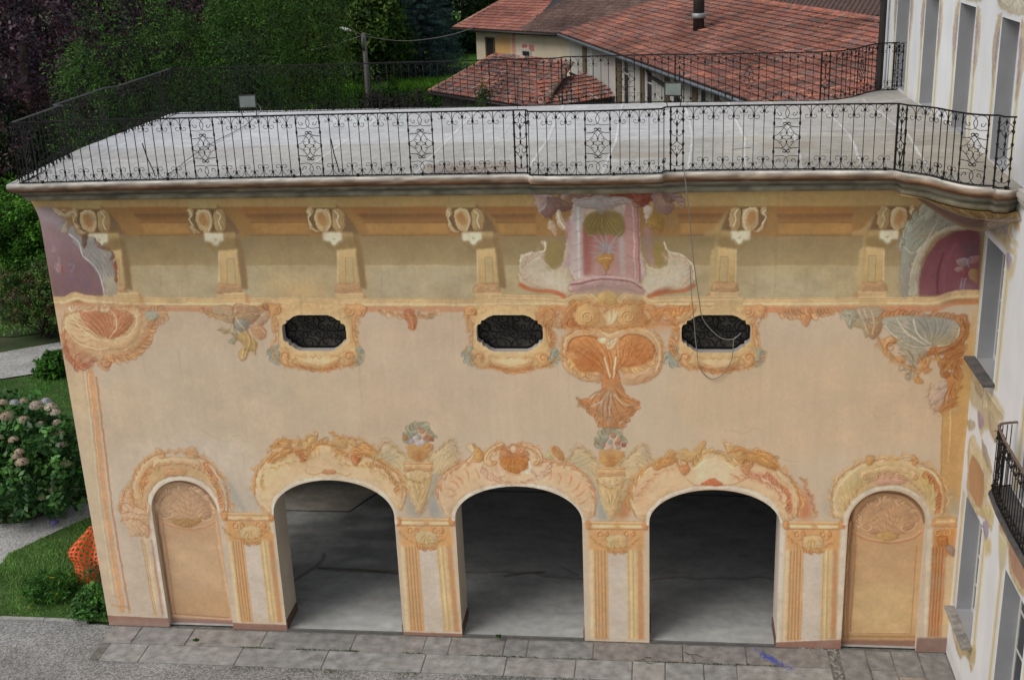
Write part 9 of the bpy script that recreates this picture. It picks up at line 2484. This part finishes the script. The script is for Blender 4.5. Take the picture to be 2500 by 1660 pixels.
def hbox(a0, a1, n0, n1, z0, z1, b=None):
    b = b or MB(); b.add([qa(a, n_, z) for z in (z0, z1) for n_ in (n0, n1) for a in (a0, a1)], [[0, 2, 3, 1], [4, 5, 7, 6], [0, 1, 5, 4], [2, 6, 7, 3], [0, 4, 6, 2], [1, 3, 7, 5]]); return b
for a0, a1, z1, fm in ((1.05, 1.72, 5.85, M['brown']), (4.42, 5.05, 5.25, M['joinery'])):
    w_ = hput(hbox(a0, a1, -.02, -.004, 3.9, z1).build('window', M['dark']), H3); b = hbox(a0 - .12, a0, -.06, -.005, 3.9, z1 + .1); hbox(a1, a1 + .1, -.06, -.005, 3.9, z1 + .1, b); hbox(a0, a1, -.06, -.021, z1, z1 + .1, b)
    f_ = b.build('window_frame', M['joinery'] if a0 > 3 else M['brown']); f_.parent = w_
    b = MB()
    for i in range(8): hbox(a0 + .02, a1 - .02, -.035, -.022, z1 - .16 - i * .17, z1 - .10 - i * .17, b)
    f_ = b.build('shutter', M['greyreveal'] if 0 else M['pipe']); f_.parent = w_
# second far roof on the right behind the ridge
H4 = thing('ribbed_roof_house', 'house with a dark brown ribbed roof seen beyond the ridge of the long tiled roof', 'house', (14, 64, 0))
b = MB(); V = [(6.5, 72, 6.0), (24, 56, 6.0), (26.5, 66, 9.2), (11, 82, 9.2)]; n_ = 60
o0, o1, o2, o3 = map(np.array, V)
for i in range(n_):
    a_ = i / n_; a2 = (i + .55) / n_; p0 = o0 + (o1 - o0) * a_; p1 = o0 + (o1 - o0) * a2; q0 = o3 + (o2 - o3) * a_; q1 = o3 + (o2 - o3) * a2; p2 = o0 + (o1 - o0) * (i + 1) / n_; q2_ = o3 + (o2 - o3) * (i + 1) / n_; up = np.array([0, 0, .09])
    b.add([tuple(p0), tuple(p1), tuple(q1), tuple(q0)], [[0, 1, 2, 3]]); b.add([tuple(p1), tuple((p1 + p2) / 2 + up), tuple((q1 + q2_) / 2 + up), tuple(q1), tuple(p2), tuple(q2_)], [[0, 1, 2, 3], [1, 4, 5, 2]])
hput(b.build('roof', mat('ribbed_brown', (.10, .062, .05), .85, .25, 2)), H4)
b = MB(); b.box(9, 64, 0, 25, 78, 5.9); hput(b.build('wall', M['housewall']), H4)
# ============================================================ lamp post with wires
LP = thing('street_lamp', 'tall concrete pole with a white lamp head, standing in front of the trees', 'street lamp', (-17.13, 50, 0))
b = MB(); b.tube([(0, 0, 0), (0, 0, 7.15)], .19, 10, r1=.12); b.tube([(-.05, -.1, 6.2), (-.05, -.1, 6.9)], .09, 6); b.build('pole', M['pole'], LP, True)
b = MB(); b.tube([(0, 0, 7.0), (-.5, -.1, 7.22), (-.75, -.15, 7.3)], .03, 6); b.build('arm', M['pole'], LP)
b = MB(); bm = bmesh.new(); bmesh.ops.create_uvsphere(bm, u_segments=12, v_segments=8, radius=1); bm.verts.index_update()
b.add([(-1.0 + v.co.x * .36, -.2 + v.co.y * .14, 7.38 + v.co.z * (.12 if v.co.z > 0 else .07) - v.co.x * .10) for v in bm.verts], [[v.index for v in f.verts] for f in bm.faces]); bm.free(); b.build('lamp_head', M['lamp_white'], LP, True)
def wire(P, label, r=.022):
    b = MB(); b.tube(catmull(P, 8), r, 5); tag(b.build('overhead_wire', M['cable']), label, 'wire', 'wires from the lamp post')
wire([(-17.1, 50, 6.95), (-15.4, 52, 6.45), (-13.9, 54.5, 6.32), (-12.6, 56.5, 6.45), (-11.9, 58.2, 6.62)], 'pale wire sagging from the lamp post to the far house')
wire([(-17.2, 50, 7.0), (-19.0, 49.5, 6.55), (-21.5, 49, 6.1)], 'pale wire running from the lamp post into the dark trees')

for i, (x, y, a, lb) in enumerate(((-.35, -.62, .4, 'thin dead twig on the slabs in front of the pier right of the middle arch'), (.55, -.42, -.3, 'bent dry twig on the slabs in front of the right hand arch'))):
    b = MB(); b.tube(catmull([(-.16, .05, .02), (-.03, .0, .03), (.06, .05, .025), (.17, .02, .02)], 4), .006, 4); b.tube([(0, .0, .03), (.04, -.12, .02), (.12, -.16, .02)], .005, 4); o = b.build('twig', M['wood']); o.location = (x, y, .015); o.rotation_euler = (0, 0, a); tag(o, lb, 'twig', 'twigs on the slabs')

# ============================================================ VEGETATION
def leaf_cloud(rs, centres, radii, per, size, col, cvar=.3, flat=.5, top=0.25, aspect=.6, yellow=None, inner=.35, droop=0.):
    """leaf quads in many small clumps; returns V,F,C"""
    n = len(centres); tot = n * per
    c = np.repeat(centres, per, 0); r = np.repeat(radii, per, 0).reshape(tot, -1)
    d = rs.normal(size=(tot, 3)); d /= np.linalg.norm(d, axis=1, keepdims=True) + 1e-9; rad = (rs.rand(tot, 1) ** .45)
    p = c + d * rad * r
    nrm = d * .6 + rs.normal(size=(tot, 3)) * .6 + np.array([0, 0, .45]); nrm /= np.linalg.norm(nrm, axis=1, keepdims=True)
    t = np.cross(nrm, rs.normal(size=(tot, 3))); t /= np.linalg.norm(t, axis=1, keepdims=True) + 1e-9; t[:, 2] -= droop; b = np.cross(nrm, t)
    s = size * (.6 + .8 * rs.rand(tot, 1)); q = s * aspect
    V = np.stack([p - t * s, p + b * q * .9 - t * s * .1, p + t * s, p - b * q * .9 - t * s * .1], 1).reshape(-1, 3)
    F = np.arange(tot * 4).reshape(-1, 4)
    cl = np.repeat(1 + cvar * (rs.rand(n, 1) - .5) * 2, per, 0); C = np.array(col)[None] * cl * (1 + .32 * (rs.rand(tot, 1) - .5))
    if yellow is not None:
        m = rs.rand(tot) < yellow[0]; C[m] = np.array(yellow[1]) * (1 + .3 * (rs.rand(m.sum(), 1) - .5))
    return V, F, C
def crown_points(rs, n, c, r, shape='ball', shell=.55, lump=.25):
    d = rs.normal(size=(n, 3)); d /= np.linalg.norm(d, axis=1, keepdims=True)
    lobes = rs.normal(size=(14, 3)); lobes /= np.linalg.norm(lobes, axis=1, keepdims=True); f = 1 + lump * (np.max(d @ lobes.T, 1) ** 6 * 2 - 1.0)
    rad = (shell + (1 - shell) * rs.rand(n)) * f
    p = d * rad[:, None] * np.array(r)
    if shape == 'cone':
        h = rs.rand(n) ** 1.5; a = rs.rand(n) * 6.283; rr = (1 - h) * (shell + (1 - shell) * rs.rand(n) ** .6) * (1 + lump * np.sin(a * 5 + h * 23) * .6)
        p = np.stack([np.cos(a) * rr * r[0], np.sin(a) * rr * r[1], (h * 2 - 1) * r[2]], 1)
    return p + np.array(c)
def tree(name, label, cat, base, trunk_h, c, r, nclump, per, size, col, seed, group=None, shape='ball', clump_r=.5, cols=None, trunk_r=.25, yellow=None, limbs=7, lump=.25, cvar=.35, shell=.55, droop=0., aspect=.6, tm=None):
    rs = np.random.RandomState(seed); t = thing(name, label, cat, base, group); bx, by, bz = base; loc = (c[0] - bx, c[1] - by, c[2] - bz)
    cen = crown_points(rs, nclump, loc, r, shape, shell, lump)
    V, F, C = leaf_cloud(rs, cen, np.full((nclump, 1), clump_r) * (.6 + .8 * rs.rand(nclump, 1)), per, size, col, cvar, yellow=yellow, droop=droop, aspect=aspect)
    if cols is not None:
        k = np.repeat(rs.randint(0, len(cols), nclump), per); C = C / np.array(col)[None] * np.array(cols)[k]
    link('crown', raw_mesh('crown', V, F, M['leaf'], C.clip(.002, .8), False, 'FACE'), t)
    b = MB(); b.tube(catmull([(0, 0, 0), (.1, .05, trunk_h * .5), (loc[0] * .5, loc[1] * .5, trunk_h), (loc[0], loc[1], loc[2])], 4), trunk_r, 8, r1=trunk_r * .4); b.build('trunk', tm or M['wood'], t, True)
    b = MB()
    for i in range(limbs):
        q = cen[rs.randint(0, nclump)]; s0 = np.array([loc[0] * .4, loc[1] * .4, trunk_h * (.5 + .5 * rs.rand())]); m = (s0 + q) / 2 + np.array([0, 0, -.1 * r[2]])
        b.tube(catmull([tuple(s0), tuple(m), tuple(q)], 4), trunk_r * .35, 5, r1=.015)
    if limbs: b.build('limb', tm or M['wood'], t)
    return t
PURPLE = [(.080, .046, .062), (.058, .046, .062), (.11, .050, .068), (.032, .028, .036), (.15, .088, .11)]
tree('copper_beech', 'huge dark purple copper beech on the far left behind the terrace', 'tree', (-25.5, 27, 0), 5, (-25.5, 27, 9.0), (7.6, 6.0, 8.6), 2600, 46, .085, PURPLE[0], 1, shape='ball', clump_r=.5, cols=PURPLE, trunk_r=.5, lump=.3, shell=.74, limbs=0)
tree('copper_beech', 'second purple beech crown farther back, showing above the spiky yews', 'tree', (-25, 38, 0), 5, (-25, 38, 9.5), (7.0, 5, 9), 1500, 40, .10, PURPLE[0], 2, clump_r=.6, cols=PURPLE, trunk_r=.4, shell=.72, limbs=0)
YEW = [(.038, .092, .018), (.06, .14, .022), (.018, .048, .012), (.08, .18, .026), (.010, .028, .009)]
def yew(label, x, y, h, rx, ry, seed, n=1100, cols=YEW, name='yew_tree', per=52, s=.055):
    return tree(name, label, 'tree', (x, y, 0), h * .4, (x, y, h * .53), (rx, ry, h * .52), n, per, s, (.022, .055, .010), seed, 'yews behind the terrace', 'ball', .46, cols, .2, lump=.42, shell=.78, aspect=.32, cvar=.5)
yew('low dark yew nearest the garden corner of the terrace, leftmost of the yews', -16.0, 12.6, 9.0, 1.35, 1.5, 11, 560)
yew('rounded dark yew with a spiky top, second of the yews from the left', -15.1, 14.6, 10.7, 1.9, 1.9, 12, 1000)
yew('broad tall yew with bright green tips, behind the rear railing', -13.5, 17.6, 12.6, 2.25, 2.3, 13, 1500, [(.055, .14, .020), (.085, .20, .024), (.03, .075, .014), (.045, .105, .018)])
yew('tall dense green yew, rightmost of the yews', -12.6, 20.6, 11.2, 2.15, 2.2, 14, 1300, [(.05, .12, .02), (.075, .17, .024), (.02, .05, .012), (.095, .19, .028), (.014, .034, .009)])
yew('dark lower yew at the right end of the yews, close behind the rear railing', -10.5, 12.4, 8.9, 1.5, 1.6, 15, 700, [(.016, .042, .009), (.024, .06, .01), (.01, .028, .006)])
yew('dark lower yew under the tall ones, close behind the rear railing', -12.7, 11.8, 9.4, 1.9, 1.7, 16, 900, [(.014, .036, .008), (.02, .05, .009), (.009, .024, .006)])
GRN = [(.05, .12, .02), (.07, .15, .02), (.03, .075, .015), (.09, .17, .03), (.02, .05, .012)]
def decid(label, x, y, cz, r, seed, n, cols=GRN, size=.16, per=40, name='broadleaf_tree', grp='broadleaf trees beyond the garden', cr=.8):
    return tree(name, label, 'tree', (x, y, 0), cz * .6, (x, y, cz), r, n, per, size, cols[0], seed, grp, 'ball', cr, cols, .3, lump=.35, shell=.6)
decid('light yellow green leafy tree above the rightmost yew', -23.2, 55, 8.6, (3.4, 3.0, 4.6), 21, 600, [(.08, .14, .02), (.11, .17, .03), (.05, .10, .018), (.13, .17, .04)])
decid('pale green broad leaved tree right behind the lamp post', -20.2, 65, 6.3, (2.3, 2.2, 3.6), 22, 420, [(.09, .18, .03), (.12, .21, .04), (.05, .11, .02), (.03, .07, .015)], .18)
decid('mid green tree between the yews and the lamp post, in darker shade', -24.6, 67, 8, (3.4, 3, 6.0), 23, 650, [(.05, .11, .018), (.03, .07, .014), (.07, .14, .02)])
decid('olive green tree reaching the top of the view left of the spruce', -22.4, 76, 10.5, (4.2, 3.4, 5), 24, 650, [(.055, .10, .02), (.08, .13, .03), (.035, .07, .015)])
decid('bright green tree just left of the far house roof', -13.6, 86, 8.6, (3.4, 3, 4.2), 25, 550, [(.06, .15, .02), (.08, .19, .025), (.035, .09, .015)])
decid('dark tree at the back between the spruce and the far house', -16.8, 84, 7, (5, 4, 7.5), 26, 800, [(.016, .038, .014), (.022, .05, .016), (.02, .05, .012)])
decid('dark back row tree behind the yews', -33, 66, 9, (7, 5, 9), 27, 1000, [(.018, .046, .012), (.028, .066, .013), (.012, .03, .009)], .2)
decid('dark back row tree behind the lamp post trees', -28, 92, 8, (8, 5, 9), 28, 1100, [(.016, .04, .012), (.024, .06, .013), (.012, .028, .009)], .22)
decid('dark back row tree filling the top of the view near the beech', -42, 60, 10, (10, 6, 10), 29, 1000, [(.018, .04, .014), (.024, .052, .013)], .22)
# blue spruce: drooping boughs in tiers
rs = np.random.RandomState(41); SPR = thing('blue_spruce', 'big blue green spruce with drooping boughs left of the far house', 'tree', (-17.6, 69, 0))
b = MB(); b.tube([(0, 0, 0), (0, 0, 14.5)], .3, 8, r1=.05); b.build('trunk', M['wood'], SPR, True)
cen = []; bl = MB()
for k in range(34):
    z = 1.6 + k * .37; R0 = 4.0 * (1 - z / 15.2) + .3; m = int(11 + R0 * 2)
    for j in range(m):
        a = 6.283 * (j + rs.rand() * .8) / m; L = R0 * (.75 + .4 * rs.rand())
        for q in np.linspace(.25, 1, int(4 + L * 2.2)): cen.append((math.cos(a) * L * q, math.sin(a) * L * q, z - .16 * L * q + .10 * L * q * q + rs.normal() * .05))
        if j % 3 == 0: bl.tube([(0, 0, z), (math.cos(a) * L * .9, math.sin(a) * L * .9, z - .1 * L)], .035, 4, r1=.01)
bl.build('bough', M['wood'], SPR)
cen = np.array(cen); V, F, C = leaf_cloud(rs, cen, np.full((len(cen), 3), 1.) * np.array([[.26, .26, .15]]), 26, .075, (.055, .105, .095), .5, aspect=.28)
link('crown', raw_mesh('crown', V, F, M['leaf'], C.clip(.003, .5), False, 'FACE'), SPR)
# hedge and shrubs beyond the terrace
def shrub(name, label, x, y, z, r, n, cols, seed, size=.06, per=40, cr=.25, lump=.3, stems=6, group=None, cat='shrub', yellow=None, aspect=.6):
    rs = np.random.RandomState(seed); t = thing(name, label, cat, (x, y, 0), group); cen = crown_points(rs, n, (0, 0, z), r, 'ball', .55, lump); cen[:, 2] = np.maximum(cen[:, 2], .12)
    V, F, C = leaf_cloud(rs, cen, np.full((n, 1), cr), per, size, cols[0], .35, yellow=yellow, aspect=aspect); k = np.repeat(rs.randint(0, len(cols), n), per); C = C / np.array(cols[0])[None] * np.array(cols)[k]
    link('foliage', raw_mesh('foliage', V, F, M['leaf'], C.clip(.003, .8), False, 'FACE'), t); b = MB()
    for i in range(stems):
        q = cen[rs.randint(0, n)]; b.tube(catmull([(rs.normal() * .1, rs.normal() * .1, 0), tuple(q * np.array([.45, .45, .5])), tuple(q)], 4), .022, 5, r1=.006)
    if stems: b.build('stem', M['wood'], t)
    return t
shrub('hedge', 'clipped green hedge with bright top shoots beyond the rear railing', -17.3, 56, .9, (5.2, 1.0, 2.3), 800, [(.03, .085, .010), (.05, .15, .012), (.018, .05, .009)], 51, .10, 40, .4, .15, 8, cat='hedge')
shrub('purple_shrub', 'dull reddish shrub at the foot of the lamp post', -14.2, 44, 2.6, (1.6, 1.2, 2.4), 260, [(.05, .035, .03), (.035, .04, .02), (.06, .04, .04)], 52, .07, 40, .35)
shrub('garden_shrub', 'leafy shrub top in front of the low tiled roof', -8.3, 38, 2.2, (1.0, .9, 2.8), 300, [(.05, .10, .02), (.03, .07, .015)], 54, .07, 40, .3)
# left garden: bushes by the path
shrub('rose_bush', 'loose reddish green bush with bare stems, beside the light gravel path', -21.3, 17.6, 1.55, (1.75, 1.3, 1.15), 420, [(.08, .16, .03), (.05, .11, .025), (.11, .19, .045), (.11, .08, .05)], 61, .045, 46, .22, .35, 26, yellow=(.06, (.22, .20, .05)))
shrub('garden_shrub', 'bright green dense bush above the rose bush, against the building corner', -22.4, 19.8, 3.1, (2.5, 1.6, 1.8), 800, [(.10, .26, .03), (.07, .19, .022), (.13, .31, .035), (.04, .11, .016)], 62, .06, 50, .3, .3, 8)
shrub('garden_shrub', 'very dark bush between the beech and the bright green bush', -24.0, 22.5, 3.6, (3.2, 2, 3.6), 700, [(.012, .03, .008), (.02, .045, .010)], 63, .07, 40, .4, .25, 8)
shrub('garden_shrub', 'dark green shrub low behind the rose bush', -19.9, 20.5, 2.0, (2.4, 1.5, 2.4), 700, [(.02, .06, .012), (.03, .085, .014)], 64, .06, 44, .3, .25, 8)
shrub('young_plant', 'small leafy bright green plant at the edge of the light gravel path', -19.15, 13.9, .35, (.55, .5, .42), 120, [(.06, .19, .02), (.04, .12, .015)], 65, .07, 26, .12, .3, 6, cat='plant')
# hydrangea
HY = thing('hydrangea', 'large hydrangea bush with faded pink and cream flower heads', 'shrub', (-15.0, 4.7, 0))
rs = np.random.RandomState(71); cen = crown_points(rs, 620, (0, 0, 1.35), (1.65, 1.25, 1.45), 'ball', .62, .22); cen[:, 2] = np.maximum(cen[:, 2], .15)
V, F, C = leaf_cloud(rs, cen, np.full((620, 1), .2), 13, .085, (.03, .10, .02), .4, aspect=.62); k = np.repeat(rs.randint(0, 4, 620), 13); C = C / np.array((.03, .10, .02))[None] * np.array([(.045, .14, .03), (.07, .20, .035), (.025, .08, .018), (.10, .23, .055)])[k]
link('foliage', raw_mesh('foliage', V, F, mat('hydrangea_leaf', (1, 1, 1), .45, .2, 3, attr='Col', spec=.4, trans=.2), C, False, 'FACE'), HY); b = MB()
for i in range(20):
    q = cen[rs.randint(0, 620)]; b.tube([(rs.normal() * .15, rs.normal() * .15, 0), tuple(q)], .012, 5)
b.build('stem', M['wood'], HY)
def bloom_mesh(seed, col):
    rs = np.random.RandomState(seed); d = rs.normal(size=(260, 3)); d /= np.linalg.norm(d, axis=1, keepdims=True); d[:, 2] = np.abs(d[:, 2]) * .8 - .15
    p = d * (.095 + .012 * rs.rand(260, 1)); t = np.cross(d, rs.normal(size=(260, 3))); t /= np.linalg.norm(t, axis=1, keepdims=True); b_ = np.cross(d, t); s = .016
    V = np.stack([p - t * s, p + b_ * s, p + t * s, p - b_ * s], 1).reshape(-1, 3); C = np.array(col)[rs.randint(0, len(col), 260)] * (1 + .4 * (rs.rand(260, 1) - .5))
    return raw_mesh('bloom', V, np.arange(1040).reshape(-1, 4), M['leaf'], C, False, 'FACE')
BL = [bloom_mesh(1, [(.50, .38, .28), (.54, .48, .34), (.40, .28, .21)]), bloom_mesh(2, [(.60, .56, .44), (.54, .48, .36), (.56, .42, .34)]), bloom_mesh(3, [(.30, .34, .16), (.40, .38, .22)]), bloom_mesh(4, [(.50, .50, .52), (.40, .40, .46)])]
# bloom positions: on the crown side facing the yard and on top
bp = [(-.3, -.1, 2.9, 0), (.1, .1, 2.86, 0), (.45, .0, 2.8, 1), (-.75, -.1, 2.8, 1), (.75, .1, 2.72, 1), (-.05, -.45, 2.72, 0), (.35, -.45, 2.62, 0), (.7, -.4, 2.5, 0), (1.0, -.2, 2.45, 1), (1.12, -.35, 2.25, 0), (1.15, -.4, 2.0, 0), (-.45, -.7, 2.45, 0), (-.1, -.85, 2.35, 2), (.25, -.85, 2.3, 0), (-.5, -1.0, 2.05, 0), (.35, -1.0, 1.95, 0), (.5, -1.08, 1.85, 0), (.45, -1.02, 2.08, 0), (-1.15, -.7, 2.3, 0), (-1.0, -.5, 2.62, 1), (-1.25, -.3, 2.55, 0), (.95, -.8, 1.05, 2), (.75, -.95, .9, 2), (-.6, -1.25, .8, 2), (-.45, -1.22, .68, 2), (.05, -.2, 2.95, 3), (.9, .0, 2.62, 1), (.6, .2, 2.82, 3), (1.2, -.5, 1.55, 2)]
for x, y, z, k in bp:
    o = link('bloom', BL[k], HY, (x, y, z)); s_ = rnd.uniform(1.0, 1.6); o.scale = (s_, s_, s_); o.rotation_euler = (rnd.uniform(-.2, .2), rnd.uniform(-.2, .2), rnd.uniform(0, 6))
o = link('fallen_bloom', bloom_mesh(9, [(.20, .18, .42), (.28, .26, .5), (.16, .15, .34)]), None, (-14.25, 4.05, .09)); o.scale = (1.05, 1.05, 1.0); tag(o, 'single violet blue hydrangea head lying on the gravel path', 'flower')
# grass (blades), on the three near lawns
def grass(name, poly, n, z, h, cols, seed, w=.012):
    rs = np.random.RandomState(seed); P = np.array(poly); lo = P.min(0); hi = P.max(0); X = lo[0] + (hi[0] - lo[0]) * rs.rand(n); Y = lo[1] + (hi[1] - lo[1]) * rs.rand(n)
    nz = np.sin(X * 2.1) * np.cos(Y * 2.7) + .5 * np.sin(X * 5.3 + Y * 4.1); k = inside(poly, X, Y) & (nz > -1.0 + .3 * rs.rand(n)); X = X[k]; Y = Y[k]; nz = nz[k]; m = len(X); a = rs.rand(m) * 6.283; hh = h * (.5 + rs.rand(m)) * (1 + .35 * nz); l = rs.normal(size=(m, 2)) * .45 * hh[:, None]
    dx = np.cos(a) * w; dy = np.sin(a) * w
    V = np.stack([np.stack([X - dx, Y - dy, X * 0 + z], 1), np.stack([X + dx, Y + dy, X * 0 + z], 1), np.stack([X + l[:, 0], Y + l[:, 1], z + hh], 1)], 1).reshape(-1, 3)
    C = np.array(cols)[rs.randint(0, len(cols), m)] * (1 + .3 * (rs.rand(m, 1) - .5)) * (1 + .15 * nz[:, None])
    o = link(name, raw_mesh(name, V, np.arange(m * 3).reshape(-1, 3), M['leaf'], C, False, 'FACE')); tag(o, kind='stuff'); return o
GC = [(.16, .32, .07), (.20, .38, .08), (.12, .25, .05), (.26, .34, .13)]
grass('grass', lawn_near, 90000, 0, .05, GC, 81, .009); grass('grass', lawn2, 90000, -.01, .05, [(.08, .25, .028), (.11, .30, .034), (.06, .19, .02)], 82, .014); grass('grass', [(-40, 18), (-22.6, 17.6), (-20.5, 18.5), (-14, 26), (-14, 34), (-45, 34)], 40000, -.03, .09, GC, 83, .03)
grass('grass', [(-30, 61), (-14, 61), (-13, 66), (-30, 66)], 30000, 2.0, .45, [(.10, .28, .015), (.13, .32, .02), (.07, .20, .012)], 84, .08)
# weeds and creeper at the corner of the wing
shrub('creeper', 'trailing dark green creeper growing over the orange netting at the wall foot', -11.6, 2.3, .75, (.32, 1.3, .9), 190, [(.03, .085, .02), (.045, .12, .025), (.06, .12, .05)], 91, .035, 26, .16, .4, 10, cat='creeper')
shrub('weed_clump', 'leafy weed clump spilling over the kerb end beside the corner of the frescoed wall', -11.6, .40, .22, (.46, .36, .34), 190, [(.06, .16, .03), (.085, .21, .035), (.05, .12, .03)], 92, .04, 26, .13, .35, 8, cat='plant')
shrub('weed_clump', 'long grass tuft with small yellow flowers in front of the orange netting', -12.75, 1.0, .2, (.6, .4, .34), 200, [(.05, .15, .02), (.04, .12, .018)], 93, .06, 22, .12, .3, 6, cat='plant', yellow=(.015, (.6, .5, .03)), aspect=.18)
for x, y, l_ in ((-9.0, -.60, 'small weed in the slab joint below the left blind door'), (-3.12, -.12, 'small weed at the threshold of the middle arch')):
    shrub('small_weed', l_, x, y, .03, (.06, .04, .02), 14, [(.06, .15, .03), (.04, .10, .02)], int(100 - x), .018, 14, .02, .2, 0, cat='plant')
# moss specks along the slab edges
rs = np.random.RandomState(95); V = []; m = 2600; X = rs.uniform(-9, 3, m); Y = np.where(rs.rand(m) < .6, -1.24 - np.abs(rs.normal(size=m)) * .10, -.62 + rs.normal(size=m) * .012); 
k = (np.sin(X * 1.7) + np.sin(X * 3.9 + 1) > -.3); X = X[k]; Y = Y[k]; m = len(X); s = .006 + .014 * rs.rand(m); a = rs.rand(m) * 6.283
V = np.stack([np.stack([X + s * np.cos(a + q), Y + s * np.sin(a + q), .012 + s * .5 * (q == 0)], 1) for q in (0, 2.1, 4.2)], 1).reshape(-1, 3)
tag(link('moss', raw_mesh('moss', V, np.arange(m * 3).reshape(-1, 3), M['leaf'], np.tile([[.05, .085, .02]], (m, 1)), False, 'FACE')), kind='stuff')
# orange safety net: a crumpled bundle of perforated plastic mesh
def net():
    rs = np.random.RandomState(7); b = MB(); nu, nv = 17, 15; G = np.zeros((nu + 1, nv + 1, 3))
    for i in range(nu + 1):
        for j in range(nv + 1):
            u = i / nu; v = j / nv; a = -2.4 + u * 3.3; r = .50 + .10 * math.sin(u * 9 + v * 3) + .05 * math.sin(v * 11 + u * 5); r *= math.sin(math.pi * (.20 + .62 * v)) ** .7
            G[i, j] = (-.10 + math.cos(a) * r * .95 + .05 * math.sin(v * 7), .0 + math.sin(a) * r * 1.5 + v * .35, - .02 + v * 1.05 + .10 * math.sin(u * 13))
    def quadpt(i, j, s_, t_): return (G[i, j] * (1 - s_) * (1 - t_) + G[i + 1, j] * s_ * (1 - t_) + G[i + 1, j + 1] * s_ * t_ + G[i, j + 1] * (1 - s_) * t_)
    H_ = [(.5 + .36 * math.cos(q), .5 + .36 * math.sin(q)) for q in np.linspace(0, 6.283, 9)[:-1]]; O_ = [(1, .5), (1, 1), (.5, 1), (0, 1), (0, .5), (0, 0), (.5, 0), (1, 0)]
    for i in range(nu):
        for j in range(nv):
            V = [tuple(quadpt(i, j, *h)) for h in H_] + [tuple(quadpt(i, j, *o)) for o in O_]
            b.add(V, [[k, 8 + k, 8 + (k + 1) % 8, (k + 1) % 8] for k in range(8)])
    return b
NT = thing('safety_net', 'crumpled bright orange plastic safety netting lying against the corner of the wing', 'netting', (-12.05, 2.0, 0))
net().build('netting', M['net'], NT)
b = MB(); b.tube([(-.1, .1, 0), (-.05, .3, .9)], .02, 6); b.build('stake', M['wood'], NT)
# flower pot on the balcony railing of the long house
fp = Wo + U * 5.0 - Nn * 1.0
PT = thing('flower_pot', 'terracotta flower pot hung on the distant balcony beside the low roof', 'flower pot', (float(fp[0]), float(fp[1]), 3.4))
b = MB(); b.lathe(0, 0, [(.18, 0), (.30, .42), (.33, .44), (.33, .52), (.28, .52)], 14); b.build('pot', mat('terracotta', (.30, .075, .035), .8, .2, 6), PT, True)
rs = np.random.RandomState(3); V, F, C = leaf_cloud(rs, np.array([(0, 0, .6), (-.3, .1, .5), (.2, .1, .55)]), np.full((3, 1), .28), 60, .06, (.05, .11, .03)); link('foliage', raw_mesh('foliage', V, F, M['leaf'], C, False, 'FACE'), PT)
DB = thing('distant_balcony_railing', 'black iron balcony railing on the long cream house, seen through the terrace railing', 'railing', tuple(float(q) for q in (Wo + U * 5 + np.array([0, 0, 2.9 - 6.5]))))
b = MB(); ub = Vector(U); nb = -Vector(Nn)
pts = [Vector((0, 0, 0)), nb * 1.0, nb * 1.0 + ub * 4.0, ub * 4.0]
for h_ in (0, 1.1): b.tube([tuple(p + Vector((0, 0, h_))) for p in pts], .03, 4)
b.build('rails', M['iron'], DB); b = MB()
for a_, c_ in zip(pts, pts[1:]):
    n_ = int((c_ - a_).length / .16)
    for i in range(n_ + 1): p = a_.lerp(c_, i / n_); b.tube([tuple(p), tuple(p + Vector((0, 0, 1.1)))], .014, 4)
b.build('balusters', M['iron'], DB); b = MB(); b.add([tuple(p + Vector((0, 0, z))) for z in (-.18, -.04) for p in pts], [[0, 1, 2, 3][::-1], [4, 5, 6, 7], [0, 1, 5, 4], [1, 2, 6, 5], [2, 3, 7, 6]]); b.build('slab', M['sillstone'], DB)
